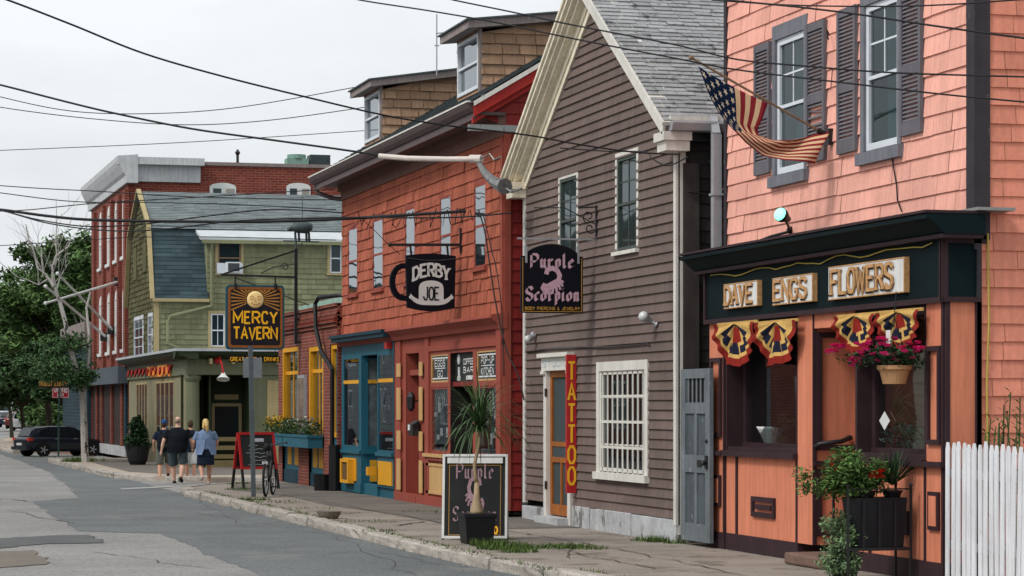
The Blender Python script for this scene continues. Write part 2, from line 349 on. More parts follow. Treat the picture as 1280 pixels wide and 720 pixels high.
# ------------------------------------------------------------------ lettering: strokes drawn with a pen
GL = {
 'A': [[(0, 0), (.5, 1), (1, 0)], [(.18, .35), (.82, .35)]], 'B': [[(0, 0), (0, 1), (.6, 1), (.9, .86), (.9, .66), (.6, .53), (0, .53)], [(.6, .53), (1, .38), (1, .15), (.65, 0), (0, 0)]],
 'C': [[(1, .8), (.8, 1), (.25, 1), (0, .75), (0, .25), (.25, 0), (.8, 0), (1, .2)]], 'D': [[(0, 0), (0, 1), (.6, 1), (1, .7), (1, .3), (.6, 0), (0, 0)]],
 'E': [[(1, 1), (0, 1), (0, 0), (1, 0)], [(0, .52), (.8, .52)]], 'F': [[(1, 1), (0, 1), (0, 0)], [(0, .52), (.8, .52)]],
 'G': [[(1, .8), (.8, 1), (.25, 1), (0, .75), (0, .25), (.25, 0), (.8, 0), (1, .2), (1, .45), (.6, .45)]], 'H': [[(0, 0), (0, 1)], [(1, 0), (1, 1)], [(0, .5), (1, .5)]],
 'I': [[(.5, 0), (.5, 1)]], 'J': [[(.9, 1), (.9, .2), (.65, 0), (.25, 0), (0, .22)]], 'K': [[(0, 0), (0, 1)], [(1, 1), (0, .45)], [(.3, .6), (1, 0)]], 'L': [[(0, 1), (0, 0), (1, 0)]],
 'M': [[(0, 0), (0, 1), (.5, .3), (1, 1), (1, 0)]], 'N': [[(0, 0), (0, 1), (1, 0), (1, 1)]], 'O': [[(.3, 0), (0, .25), (0, .75), (.3, 1), (.7, 1), (1, .75), (1, .25), (.7, 0), (.3, 0)]],
 'P': [[(0, 0), (0, 1), (.7, 1), (1, .85), (1, .6), (.7, .45), (0, .45)]], 'Q': [[(.3, 0), (0, .25), (0, .75), (.3, 1), (.7, 1), (1, .75), (1, .25), (.7, 0), (.3, 0)], [(.6, .3), (1, -.05)]],
 'R': [[(0, 0), (0, 1), (.7, 1), (1, .85), (1, .62), (.7, .48), (0, .48)], [(.5, .48), (1, 0)]], 'S': [[(1, .82), (.75, 1), (.25, 1), (0, .8), (.1, .6), (.9, .42), (1, .2), (.75, 0), (.25, 0), (0, .18)]],
 'T': [[(0, 1), (1, 1)], [(.5, 1), (.5, 0)]], 'U': [[(0, 1), (0, .25), (.3, 0), (.7, 0), (1, .25), (1, 1)]], 'V': [[(0, 1), (.5, 0), (1, 1)]], 'W': [[(0, 1), (.25, 0), (.5, .75), (.75, 0), (1, 1)]],
 'Y': [[(0, 1), (.5, .5), (1, 1)], [(.5, .5), (.5, 0)]], '&': [[(1, 0), (.25, .75), (.4, 1), (.65, .85), (.1, .35), (.3, 0), (.7, .05), (1, .4)]], '-': [[(.15, .5), (.85, .5)]], ' ': [],
 # broken black-letter minuscules, for a broad nib
 'p': [[(.1, .85), (.3, 1), (.3, -.5)], [(.3, .9), (.65, 1.02), (.95, .8), (.95, .2), (.65, 0), (.3, .1)]], 'u': [[(0, .9), (.25, 1), (.25, .2), (.5, 0), (.8, .2)], [(.6, .9), (.85, 1), (.85, .1), (1.05, 0)]],
 'r': [[(0, .9), (.3, 1), (.3, .1), (.5, 0)], [(.35, .8), (.65, 1), (.95, .85)]], 'l': [[(.15, 1.55), (.45, 1.7), (.45, .15), (.8, 0)]], 'e': [[(.25, .45), (.95, .7), (.6, 1.02), (.2, .8), (.2, .2), (.5, 0), (.95, .22)]],
 'c': [[(.95, .85), (.6, 1.02), (.2, .8), (.2, .2), (.5, 0), (.95, .22)]], 'o': [[(.5, 1.02), (.1, .8), (.1, .2), (.5, 0), (.9, .2), (.9, .8), (.5, 1.02)]], 'i': [[(.15, .9), (.45, 1), (.45, .1), (.7, 0)], [(.4, 1.35), (.5, 1.45)]],
 'n': [[(0, .9), (.25, 1), (.25, .05), (.4, 0)], [(.25, .85), (.6, 1.02), (.85, .85), (.85, .1), (1.02, 0)]],
}
def pen(mb, M, poly, w, n, nib=None, thick=0.):
    """One stroke as a mitred ribbon; NIB gives a broad pen held at that angle."""
    P = [Vector(p) for p in poly]; k = len(P); Lf, Rt = [], []
    closed = (P[0] - P[-1]).length < 1e-6
    for i, p in enumerate(P):
        if nib is not None:
            o = Vector((math.cos(nib), math.sin(nib))) * w / 2
        else:
            a = P[i - 1] if i else (P[-2] if closed else None); b = P[i + 1] if i < k - 1 else (P[1] if closed else None)
            d1 = (p - a).normalized() if a is not None else None; d2 = (b - p).normalized() if b is not None else None
            d1 = d1 or d2; d2 = d2 or d1
            nn = Vector((-(d1.y + d2.y), d1.x + d2.x))
            if nn.length < .2: nn = Vector((-d2.y, d2.x))
            nn.normalize(); c = max(.45, nn.dot(Vector((-d2.y, d2.x)))); o = nn * (w / 2 / c)
        Lf.append(p + o); Rt.append(p - o)
    i0 = len(mb.v)
    for a, b in zip(Lf, Rt): mb.v += [M(a.x, a.y, n), M(b.x, b.y, n)]
    for i in range(k - 1):
        q = i0 + 2 * i; mb.f.append((q, q + 1, q + 3, q + 2)); mb.mi.append(mb.cur)
    if thick:
        j0 = len(mb.v)
        for a, b in zip(Lf, Rt): mb.v += [M(a.x, a.y, n - thick), M(b.x, b.y, n - thick)]
        for i in range(k - 1):
            for e in (0, 1):
                mb.f.append((i0 + 2 * i + e, i0 + 2 * i + 2 + e, j0 + 2 * i + 2 + e, j0 + 2 * i + e)); mb.mi.append(mb.cur)
        for i in (0, k - 1):
            mb.f.append((i0 + 2 * i, i0 + 2 * i + 1, j0 + 2 * i + 1, j0 + 2 * i)); mb.mi.append(mb.cur)
def word(mb, M, txt, x, y, w, h, stroke, n=.004, nib=None, thick=0., sp=.35, serif=0., widths=None, warp=None, lower=.62, fl=1, curve=0):
    """Write TXT into the box (x, y, w, h) on the sheet M(s,t,n); FL=-1 when the sheet's s runs the other way. Strokes lie one a hair above the other."""
    adv = [((widths or {}).get(c, .3 if c in 'I' else .55 if c in ' ' else 1.25 if c in 'MW' else .6 if c in 'il' else .8 if c.islower() else 1.)) for c in txt]
    tot = sum(adv) + sp * (len(txt) - 1); u = w / tot; cx = 0; e = 0
    for c, a in zip(txt, adv):
        for pl in GL.get(c, []):
            hh = h * (lower if c.islower() else 1)
            q = []
            for px, py in pl:
                xx, yy = x + (cx + (px if c != 'I' else .5) * a) * u, y + py * hh
                if curve: yy += curve * (1 - ((xx - x - w / 2) / (w / 2)) ** 2)
                if warp: xx, yy = warp(xx, yy)
                q.append((fl * xx, yy))
            e += 1; pen(mb, M, q, stroke, n + e * .0004, nib, thick)
            if serif and c.isupper():
                for end, nb in ((q[0], q[1]), (q[-1], q[-2])):
                    if abs(end[0] - nb[0]) < abs(end[1] - nb[1]) * .9:
                        e += 1; pen(mb, M, [(end[0] - serif, end[1]), (end[0] + serif, end[1])], stroke * .55, n + e * .0004, None, thick)
        cx += a + sp
def catenary(a, b, sag, n=16):
    a, b = Vector(a), Vector(b)
    return [a.lerp(b, i / n) - Vector((0, 0, sag * 4 * (i / n) * (1 - i / n))) for i in range(n + 1)]
# ================================================================== ground
M_ROAD = mat('worn_asphalt', (.24, .236, .228), .9, .16, .35, .12, bump=.7, bscale=38, fine=.34, peel=((.19, .19, .187), .36, .5))
M_ROAD2 = mat('newer_asphalt', (.135, .146, .148), .9, .15, .5, .12, bump=.7, bscale=38, fine=.32, peel=((.17, .176, .174), .40, .45))
M_PATCH = mat('dark_asphalt', (.10, .105, .107), .9, .15, 1.2, .3, bump=.5, bscale=90, fine=.25)
M_PATCHB = mat('brown_patch', (.165, .145, .12), .9, .15, 1.2, .25, bump=.5, bscale=90, fine=.2)
M_WALK = mat('sidewalk_concrete', (.255, .222, .19), .9, .2, .8, .25, bump=.6, bscale=45, fine=.22, peel=((.16, .135, .11), .42, 1.3))
M_WALK2 = mat('sidewalk_asphalt', (.145, .13, .115), .9, .22, .9, .25, bump=.6, bscale=60, fine=.25)
M_WALK3 = mat('pale_walk', (.36, .30, .245), .9, .14, .8, .25, bump=.4, bscale=45, fine=.12)
M_KERB = mat('granite', (.33, .30, .265), .8, .2, 2.5, .3, bump=.6, bscale=35, island=.14, fine=.3, peel=((.12, .115, .10), .34, 1.6))
M_CRACK = mat('crack_tar', (.035, .034, .032), .9, .2)
RZ = -.13
def sheet(name, pts, z, m):
    b = MB(); b.face([(p[0], p[1], z) for p in pts]); return struct(b.build(name, m, fix=False))
b = MB(); b.face([(-1500, -80, RZ), (2500, -80, RZ), (2500, 3500, RZ), (-1500, 3500, RZ)]); struct(b.build('road', M_ROAD, fix=False))
def ragged(pts, step=.22, amp=.035):
    g = random.Random(len(pts)); o = []
    for a, c in zip(pts, pts[1:] + pts[:1]):
        L_ = math.dist(a, c); n = max(1, min(160, int(L_ / step))); k = 0
        for i in range(n):
            f_ = i / n; k = .7 * k + g.gauss(0, amp); w = min(1, 4 * f_, 4 * (1 - f_)); o.append((a[0] + (c[0] - a[0]) * f_ - (c[1] - a[1]) / L_ * k * w, a[1] + (c[1] - a[1]) * f_ + (c[0] - a[0]) / L_ * k * w))
    return o
def gp(*px): return [tuple(G(x, y, RZ))[:2] for x, y in px]
sheet('road_patch', ragged(gp((-20, 560), (30, 578), (62, 590), (98, 622), (40, 627), (97, 664), (200, 667), (335, 722), (420, 760), (860, 760), (735, 722), (600, 698), (470, 669), (330, 637), (224, 616), (150, 596), (92, 582), (48, 570), (10, 561))), RZ + .004, M_ROAD2)
sheet('road_patch', ragged(gp((-15, 674), (60, 670), (112, 669), (131, 679), (60, 680), (-15, 688)), .12, .04), RZ + .008, M_PATCH)
sheet('road_patch', ragged(gp((-15, 690), (42, 688), (62, 704), (30, 708), (-15, 711)), .12, .04), RZ + .008, M_PATCHB)
sheet('road_patch', gp((-60, 553), (40, 551), (118, 566), (118, 571), (60, 566), (-60, 560)), RZ + .010, mat('red_paving', (.27, .14, .105), .85, .15, 2, fine=.2))
M_PAINT = mat('road_paint', (.33, .33, .32), .8, .15, 3, peel=((.2, .2, .2), .42, 5))
for pp in (((150, 611), (214, 608), (216, 609.3), (152, 612.6)), ((2, 528), (10, 531), (19, 540), (17, 541), (0, 532))): sheet('road_marking', gp(*pp), RZ + .012, M_PAINT)
def wander(a, b, w, n=14, amp=.05, z=RZ + .006):
    a, c = Vector((a[0], a[1], 0)), Vector((b[0], b[1], 0)); t = (c - a).normalized(); u = Vector((-t.y, t.x, 0)); ps = []
    o = 0
    for i in range(n + 1):
        o = o * .6 + rnd.gauss(0, amp); ps.append(a.lerp(c, i / n) + u * o)
    m = MB()
    for p, q in zip(ps[:-1], ps[1:]):
        w2 = w * rnd.uniform(.5, 1.2); m.face([(p.x - u.x * w2, p.y - u.y * w2, z), (q.x - u.x * w2, q.y - u.y * w2, z), (q.x + u.x * w2, q.y + u.y * w2, z), (p.x + u.x * w2, p.y + u.y * w2, z)])
    return m
cm = MB()
for a, c, w in (((0, 603), (36, 604), .03), ((0, 613), (62, 613), .02), ((0, 624), (40, 627), .03), ((10, 640), (90, 655), .012), ((240, 640), (420, 672), .006), ((420, 672), (520, 720), .006), ((300, 700), (460, 690), .006), ((120, 690), (260, 712), .008), ((30, 596), (120, 600), .01), ((250, 625), (300, 655), .006), ((470, 690), (620, 716), .006)):
    q = wander(gp(a)[0], gp(c)[0], w); cm.v, cm.f, cm.mi = cm.v + q.v, cm.f + [tuple(k + len(cm.v) for k in f) for f in q.f], cm.mi + q.mi
tag(cm.build('road_crack', M_CRACK, fix=False), kind='structure')
# near pavement, its kerb of long granite stones turning into the side street
KL = [Vector(p) for p in ((7.95, 16, 0), (7.72, 22, 0), (7.54, 25, 0), (7.27, 28.5, 0), (7.19, 34, 0), (7.19, 39, 0), (7.18, 43.4, 0), (7.14, 49, 0), (7.1, 53.4, 0), (7.25, 55, 0), (7.8, 56.6, 0), (8.7, 58.0, 0), (9.9, 59.2, 0), (12, 59.7, 0), (22, 59.8, 0))]
KF = [Vector(p) for p in ((24, 61.6, 0), (14, 61.7, 0), (10.5, 61.9, 0), (8.9, 62.5, 0), (7.8, 63.8, 0), (7.15, 66.2, 0), (7.02, 70, 0), (7.04, 78, 0), (7.0, 86, 0))]
KG = [Vector(p) for p in ((7.0, 103, 0), (6.95, 110, 0), (7.1, 122, 0), (9.8, 150, 0), (17.5, 190, 0), (32, 245, 0), (70, 330, 0))]
def resample(P, step):
    out = [P[0]]; acc = 0
    for a, c in zip(P[:-1], P[1:]):
        n = max(1, int((c - a).length / .25))
        for i in range(1, n + 1):
            q = a.lerp(c, i / n); acc += (q - (a.lerp(c, (i - 1) / n))).length
            if acc >= step() : out.append(q); acc = 0
    out.append(P[-1]); return out
def kerb(P, name='kerb', side=1, step=None):
    m = MB(); Q = resample(P, step or (lambda: rnd.uniform(1.5, 2.4)))
    for a, c in zip(Q[:-1], Q[1:]):
        t = (c - a).normalized(); n = Vector((t.y, -t.x, 0)) * side; g = t * .012
        a2, c2 = a + g, c - g; h0, h1 = rnd.uniform(-.004, .02), rnd.uniform(-.004, .02); k = rnd.uniform(-.02, .02)
        nn = 6; rows = []
        for i in range(nn + 1):
            f = i / nn; p = a2.lerp(c2, f) + n * k; h = h0 + (h1 - h0) * f; j = lambda s: rnd.gauss(0, s)
            rows.append([(p.x + j(.008), p.y, RZ - .02), (p.x + n.x * .004 + j(.008), p.y + j(.004), -.075 + j(.006)), (p.x + n.x * .012 + j(.006), p.y + n.y * .012, h - .025 + j(.005)), (p.x + n.x * .035 + j(.005), p.y + n.y * .035, h + j(.004)), (p.x + n.x * .21 + j(.006), p.y + n.y * .21, h + j(.003)), (p.x + n.x * .215, p.y + n.y * .215, -.1)])
        i0 = len(m.v); w = 6
        for r in rows: m.v += r
        for i in range(nn):
            for q in range(w - 1): m.f.append((i0 + i * w + q, i0 + i * w + q + 1, i0 + (i + 1) * w + q + 1, i0 + (i + 1) * w + q)); m.mi.append(0)
        m.f.append(tuple(i0 + q for q in range(w))); m.f.append(tuple(i0 + nn * w + q for q in range(w))); m.mi += [0, 0]
    return struct(m.build(name, M_KERB))
kerb(KL); kerb(KF); kerb(KG)
def walk(P, end, m, z=-.004):
    b = MB(); b.prism([(p.x + .1, p.y, z) for p in P] + [(e[0], e[1], z) for e in end], (0, 0, -.4)); return struct(b.build('sidewalk', m, fix=False))
walk(KL, ((22, 16),), M_WALK)
b = MB(); b.prism([(p.x + .12, p.y + .12, -.004) for p in KF] + [(24, 92.5, -.004)], (0, 0, -.4)); struct(b.build('sidewalk', M_WALK3, fix=False))
b = MB(); b.prism([(p.x + .1, p.y, -.004) for p in KG] + [(90, 330, -.004), (90, 103, -.004)], (0, 0, -.4)); struct(b.build('sidewalk', M_WALK3, fix=False))
sheet('sidewalk_patch', [(8.75, 35.2), (8.9, 40), (8.5, 44), (8.6, 49), (8.1, 53), (8.6, 56.2), (10.3, 57.6), (10.6, 57.6), (10.6, 35.2)], .002, M_WALK2)
sheet('sidewalk_patch', [(7.7, 68.5), (8.3, 66.2), (9.3, 65), (14, 64.6), (14, 73.5), (10, 73.5), (9.9, 86), (8.0, 86), (7.8, 76)], .002, mat('walk_grey', (.14, .125, .11), .9, .2, .8, fine=.2))
cm = MB()
for a, c, w in (((8.9, 36), (8.7, 46), .012), ((8.5, 33.5), (10.2, 33.7), .012), ((7.6, 38), (9.9, 38.3), .012), ((7.5, 45), (10, 44.6), .015), ((8.6, 26), (8.5, 33), .012), ((7.6, 29.5), (10.2, 29.2), .012), ((9.3, 30), (9.2, 36), .01), ((8.0, 36.4), (8.7, 37.6), .03), ((7.5, 26.5), (10.5, 26.3), .012), ((7.5, 32), (10.4, 31.6), .010), ((7.5, 35), (8.8, 35.1), .012), ((7.5, 41.5), (8.6, 41.6), .012), ((7.5, 48.5), (10, 48.4), .012), ((9.1, 24), (9.3, 30), .010), ((8.2, 28), (9.2, 31.5), .008), ((7.9, 40.4), (8.6, 41.4), .02)):
    q = wander(a, c, w, 18, .03, .006); cm.v, cm.f, cm.mi = cm.v + q.v, cm.f + [tuple(k + len(cm.v) for k in f) for f in q.f], cm.mi + q.mi
tag(cm.build('sidewalk_crack', M_CRACK, fix=False), kind='structure')
# ================================================================== pink house with flower shop
PINK = hexc('#f0b09f', .93); ORGE = hexc('#e0764f', .85)
M_PINK = mat('pink_shingle', PINK, .85, .08, 1.3, .12, island=.09, streak=.15, bump=.25, bscale=30, fine=.06, peel=((.40, .27, .23), .31, 11))
M_PINKS = mat('pink_shingle_shaded', hexc('#e09078', .9), .85, .08, 1.3, .12, island=.09, streak=.15, bump=.25, bscale=30, fine=.06, peel=((.36, .22, .17), .27, 9))  # same pink shingles, the side wall's shade put into a deeper colour
M_CORAL = mat('coral_paint', hexc('#d88668', .88), .75, .08, 1.5, .15, streak=.2, fine=.05, peel=((.30, .13, .09), .27, 8))
M_PLUM = mat('plum_trim', (.038, .020, .024), .6, .15, 4, .15, streak=.15, peel=((.16, .11, .10), .27, 9))
M_PLUMB = mat('plum_board', (.034, .028, .034), .7, .2, 4, .3, streak=.2, peel=((.22, .19, .18), .33, 6))
M_GREEN = mat('bottle_green', (.004, .011, .013), .65, .15, 2, .08, streak=.1)
M_GREYT = mat('grey_trim', (.16, .165, .19), .75, .12, 4, .25, streak=.22, peel=((.28, .27, .26), .33, 9))
M_SHUT = mat('shutter_grey', (.13, .125, .14), .8, .12, 4, .2, streak=.15, peel=((.07, .06, .065), .3, 8))
M_VINYL = mat('white_sash', (.62, .66, .70), .45, .06, 4, .35)
M_SKYG = glassmat('street_glass', (.012, .03, .034), 1.5)
M_DKG = glassmat('shaded_glass', (.012, .03, .032), 1.3, .03, .05, clear=.5)
M_TEALC = mat('curtain_teal', (.02, .10, .105), .9, .3, 5)
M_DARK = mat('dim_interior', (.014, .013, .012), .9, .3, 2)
XU, XS, YP = 10.92, 10.60, 23.05
MU, MS, MP_ = MX(XU), MX(XS), MY(YP)
ph = thing('pink_house', 'pink shingled house with grey shutters above a dark green and coral flower shop front', 'house', (XU, 26, 0))
yL, yR = F(908, 0, XU)[0], YP
ZT = 7.2
wa = Wx(XU, 971, 1007, 46, 217); wa = (wa[0], wa[1], F(988, 217, XU)[1], F(988, 44, XU)[1])
wb = Wx(XU, 1082, 1124, 0, 186); wb = (wb[0], wb[1], F(1102, 187, XU)[1], wa[3])
cr_ = .2
b = MB(); siding(b, MU, 3.3, ZT, lambda z: (yR + .16, yL - .06), [wa, wb], .205, .018, (.42, .62), jit=.002, ragged=.006)
b.build('front_wall', M_PINK, ph)
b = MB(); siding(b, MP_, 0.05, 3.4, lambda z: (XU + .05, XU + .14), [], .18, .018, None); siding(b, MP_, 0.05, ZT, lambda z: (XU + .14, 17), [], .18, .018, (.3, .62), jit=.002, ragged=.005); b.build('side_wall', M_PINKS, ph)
b = MB(); b.box(XU + .02, 17, yL, yL + .02, 0, ZT); b.box(16.98, 17, yR, yL, 0, ZT); b.box(XU - .3, 17.2, yR - .3, yL + .3, ZT, ZT + .12); b.build('back_wall', M_PINKS, ph)
b = MB(); b.box(XU - .03, XU + .0, yR - .03, yR + .16, 3.3, ZT); b.box(XU - .0, XU + .14, yR - .03, yR, 3.4, ZT); b.box(XU - .0, XU + .05, yR - .03, yR, 0, 3.4); b.build('corner_board', M_PLUMB, ph)
b = MB(); b.wb(MU, yL - .07, yL + .02, 3.3, ZT, -.03, .03); b.box(XU + .0, XU + .1, yL + .02, yL + .045, 0, ZT); b.build('corner_board', M_PLUMB, ph)
for r in (wa, wb):
    fo = window(ph, MU, r, M_GREYT, M_VINYL, M_DKG, cas=.10, bars=((1, 1), (2, 2)), depth=.04, sill=.13, head=.17, stile=.075, proud=.025)
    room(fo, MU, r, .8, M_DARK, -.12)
    q = MB(); s0, s1, t0, t1 = r; ym = s0 + (s1 - s0) * .5
    k = 14
    for i in range(k):                        # half-drawn curtain
        a0, a1 = s0 + (ym - s0 + .15) * i / k, s0 + (ym - s0 + .15) * (i + 1) / k
        q.face([MU(a0, t0, -.13 - .02 * (i % 2)), MU(a1, t0, -.13 - .02 * ((i + 1) % 2)), MU(a1, t1, -.13 - .02 * ((i + 1) % 2)), MU(a0, t1, -.13 - .02 * (i % 2))])
    q.build('curtain', M_TEALC, fo)
def shutter(px0, px1, t0, t1, broken=False):
    s0, s1 = F(px1, 0, XU)[0], F(px0, 0, XU)[0]
    m = MB(); w = .055; n0, n1 = .012, .055
    m.wb(MU, s0, s0 + w, t0, t1, n0, n1); m.wb(MU, s1 - w, s1, t0, t1, n0, n1)
    tm = t0 + (t1 - t0) * .45
    for a, c in ((t0, t0 + .14), (tm - .05, tm + .05), (t1 - .09, t1)): m.wb(MU, s0 + w, s1 - w, a, c, n0 + .003, n1 - .003)
    for a, c in ((t0 + .14, tm - .05), (tm + .05, t1 - .09)):
        n = int((c - a) / .042)
        for i in range(n):
            z = a + (c - a) * (i + .5) / n
            if broken and a < tm and i in (n - 2, n - 3, n - 5): 
                if i != n - 3: continue
                m.hexa([MU(s0 + w, z - .02, n0), MU(s1 - w, z + .03, n0), MU(s1 - w, z + .03, n0 + .02), MU(s0 + w, z - .02, n0 + .02), MU(s0 + w, z, n0), MU(s1 - w, z + .05, n0), MU(s1 - w, z + .05, n0 + .02), MU(s0 + w, z, n0 + .02)]); continue
            m.hexa([MU(p, zz, nn) for zz, nn0, nn1 in ((z - .018, n1 - .016, n1 - .006), (z + .014, n0 + .008, n0 + .018)) for p, nn in ((s0 + w, nn0), (s1 - w, nn0), (s1 - w, nn1), (s0 + w, nn1))])
    return m.build('shutter', M_SHUT, ph)
tb = F(988, 217, XU)[1]
shutter(947, 966, F(956, 218, XU)[1], F(956, 55, XU)[1]); shutter(1012, 1035, F(1023, 202, XU)[1], F(1023, 28, XU)[1], True)
shutter(1051, 1074, F(1062, 191, XU)[1], F(1062, 10, XU)[1]); shutter(1130, 1156, F(1143, 168, XU)[1], F(1143, -12, XU)[1])
# --- shop front
yF0, yF1 = YP + .02, F(886, 0, XS)[0]        # near and far end
zc = 2.78
b = MB()
b.profile(MS, yF0 - .22, yF1 + .25, [(-.33, 3.66), (.30, 3.63), (.30, 3.585), (.24, 3.57), (.17, 3.50), (.13, 3.46), (.10, 3.44), (-.33, 3.44)])
b.build('cornice', M_GREEN, ph)
b = MB(); b.wb(MS, yF0 - .2, yF1 + .22, 3.40, 3.44, -.32, .125); b.wb(MS, yF0 - .225, yF1 + .255, 3.64, 3.667, -.34, .315); b.build('cornice_trim', M_PLUM, ph)
b = MB(); b.wb(MS, yF0 - .02, yF1 + .05, zc, 3.40, -.3, .03); b.build('fascia', M_GREEN, ph)
b = MB(); ring(b, MS, yF0 + .03, yF1, zc + .05, 3.40, .05, .02, .055, wt=0, wb_=.055); b.box(XS - .03, XS + .36, YP - .045, YP - .01, zc, zc + .05); b.wb(MS, yF0 - .03, yF0 + .0, zc, 3.4, -.02, .055); b.build('fascia_trim', M_PLUM, ph)
b = MB(); zz = []
for i in range(30): zz.append(MS(yF1 - .2 - (yF1 - yF0 - .4) * i / 29, 3.375 + .02 * math.sin(i * 1.1) + rnd.gauss(0, .006) - .03 * abs(math.sin(i * .35)), .05))
b.tube(zz, .007, 5); b.build('string_cable', mat('yellow_cable', (.42, .33, .07), .5), ph)
def pilaster(pxa, pxb, parent=ph):
    s0, s1 = F(pxb, 0, XS)[0], F(pxa, 0, XS)[0]
    m = MB(); m.wb(MS, s0, s1, .2, zc, -.3, 0); o = m.build('pilaster', M_CORAL, parent)
    t = MB(); w = (s1 - s0)
    ring(t, MS, s0 + w * .24, s1 - w * .24, 1.42, 2.3, .05, -.005, .035); t.wb(MS, s0 + w * .2, s1 - w * .2, .52, .9, -.01, .03)
    t.wb(MS, s0 - .02, s1 + .02, .0, .2, -.3, .02); t.wb(MS, s0 - .03, s1 + .03, 1.145, 1.2, -.3, .07); t.wb(MS, s0 - .005, s0 + .045, .2, zc, -.02, .012); t.build('pilaster_trim', M_PLUM, o)
    q = MB(); q.wb(MS, s0 + w * .3, s1 - w * .3, .56, .86, .02, .036); q.build('pilaster_panel', M_CORAL, o)
    return s0, s1
lp = pilaster(887, 906); rp = pilaster(1158, 1180)
M_SHOPG = glassmat('shop_glass', (.012, .016, .017), 2.8, .015, .03, clear=.75)
def shopbay(pa, pb, ga, gb, dep, nm='shop_window'):
    s0, s1 = F(pb, 0, XS)[0], F(pa, 0, XS)[0]
    m = MB(); m.wb(MS, s0, s1, .2, 1.145, -.28, -.02); bk = m.build('bulkhead', M_CORAL, ph)
    t = MB(); t.wb(MS, s0, s1, 0, .2, -.28, 0); t.wb(MS, s0 - .01, s1 + .01, 1.145, 1.215, -.3, .06); 
    for s in (s0 + .02, s1 - .42): t.wb(MS, s, s + .05, .2, 1.145, -.02, 0)
    sc_ = (s0 + s1) / 2 - .1; ring(t, MS, sc_ - .32, sc_ + .32, .50, .62, .06, -.02, .012); t.wb(MS, sc_ - .25, sc_ + .25, .53, .59, -.02, .008); t.build('bulkhead_trim', M_PLUM, bk)
    f = MB(); f.wb(MS, s0, s0 + .07, 1.2, zc, -dep - .04, -.01); f.wb(MS, s1 - .05, s1, 1.2, zc, -dep - .04, -.01); f.wb(MS, s0 + .07, s1 - .05, 1.2, 1.26, -dep - .04, -.02); f.wb(MS, s0 + .07, s1 - .05, 2.68, zc, -dep - .04, -.02)
    g0, g1 = s0 + .14, s1 - .14
    f.wb(MS, s0 + .07, g0, 1.26, 2.68, -dep - .04, -dep + .04); f.wb(MS, g1, s1 - .05, 1.26, 2.68, -dep - .04, -dep + .04); f.wb(MS, s0 + .07, s1 - .05, 1.26, 1.31, -dep - .035, -dep + .05)
    fo = f.build(nm, M_PLUM, ph)
    p = MB(); p.face([MS(g0, 1.28, -dep), MS(g1, 1.28, -dep), MS(g1, 2.7, -dep), MS(g0, 2.7, -dep)]); p.build('pane', M_SHOPG, fo)
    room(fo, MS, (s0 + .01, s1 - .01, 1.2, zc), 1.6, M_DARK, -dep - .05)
    return s0, s1, dep
bl = shopbay(906, 997, 0, 0, .26); br_ = shopbay(1068, 1158, 0, 0, .22)
# recessed entry: far jamb with panel, door at the back
e0, e1 = br_[1], F(1016, 0, XS)[0]
b = MB(); b.box(XS - .0, XS + 1.0, e1 - .0, e1 + .03, .2, zc); b.wb(MS, e1 + .03, bl[0] - .004, .2, zc, -.3, 0); b.build('entry_wall', M_CORAL, ph)
b = MB(); b.box(XS + .9, XS + .95, e0 - .3, e1 + .1, .2, zc); b.box(XS + .32, XS + 1.0, e0 - .1, e0 - .07, .2, zc); b.wb(MS, e0 + .004, e1 - .004, 2.62, zc, -.3, -.01); b.build('entry_wall', M_CORAL, ph)
dr = MB(); ME = MY(e1)
ring(dr, ME, XS + .1, XS + .62, 1.32, 2.52, .06, 0, .035); ring(dr, ME, XS + .1, XS + .62, .35, 1.0, .05, 0, .03); dr.wb(ME, XS, XS + .75, 1.08, 1.14, 0, .04); dr.wb(ME, XS - .005, XS + .04, .2, zc, .0, .02); dr.build('entry_trim', M_PLUM, ph)
dr = MB(); dr.tube([ME(XS + .02, 1.3, .03), ME(XS + .04, 1.33, .1), ME(XS + .3, 1.36, .1), ME(XS + .42, 1.4, .09), ME(XS + .42, 1.4, .02)], .028, 8); dr.build('handle', mat('black_iron', (.012, .012, .013), .45, .2, 5, .4), ph, smooth=True)
b = MB(); b.box(XS + .3, XS + .9, e0 - .1, e1 + .1, 0, .17); b.build('threshold', mat('brownstone', (.16, .10, .08), .9, .2, 3, bump=.6, bscale=30, fine=.2), ph)
st = MB(); st.box(XS - .36, XS + .3, F(1032, 0, 10.3)[0], F(986, 0, 10.3)[0] , 0, .13); tag(st.build('stone_step', MATS['brownstone'], bevel=.025), 'brown stone doorstep in front of the coral shop entrance', 'step')
# near return of the shop front
b = MB(); b.box(XS + .0, XU + .02, YP + .0, YP + .03, .2, zc); b.build('return_wall', M_CORAL, ph)
b = MB(); b.box(XS, XU + .15, YP - .02, YP + .01, 0, .2); b.box(XS - .005, XS + .04, YP - .01, YP + .02, .2, zc); b.box(XU - .01, XU + .05, YP - .03, YP, .2, zc); b.box(XS - .02, XU + .12, YP - .03, YP, 3.36, 3.44); b.build('return_trim', M_PLUM, ph)
b = MB(); b.box(XS - .02, XU + .02, YP - .006, YP + .02, zc + .02, 3.4); b.build('return_fascia', M_GREEN, ph)
b = MB(); b.box(XU - .1, XU + .3, YP - .26, YP + .2, 3.67, 3.70); b.build('flashing', mat('grey_lead', (.22, .22, .22), .6, .2), ph)
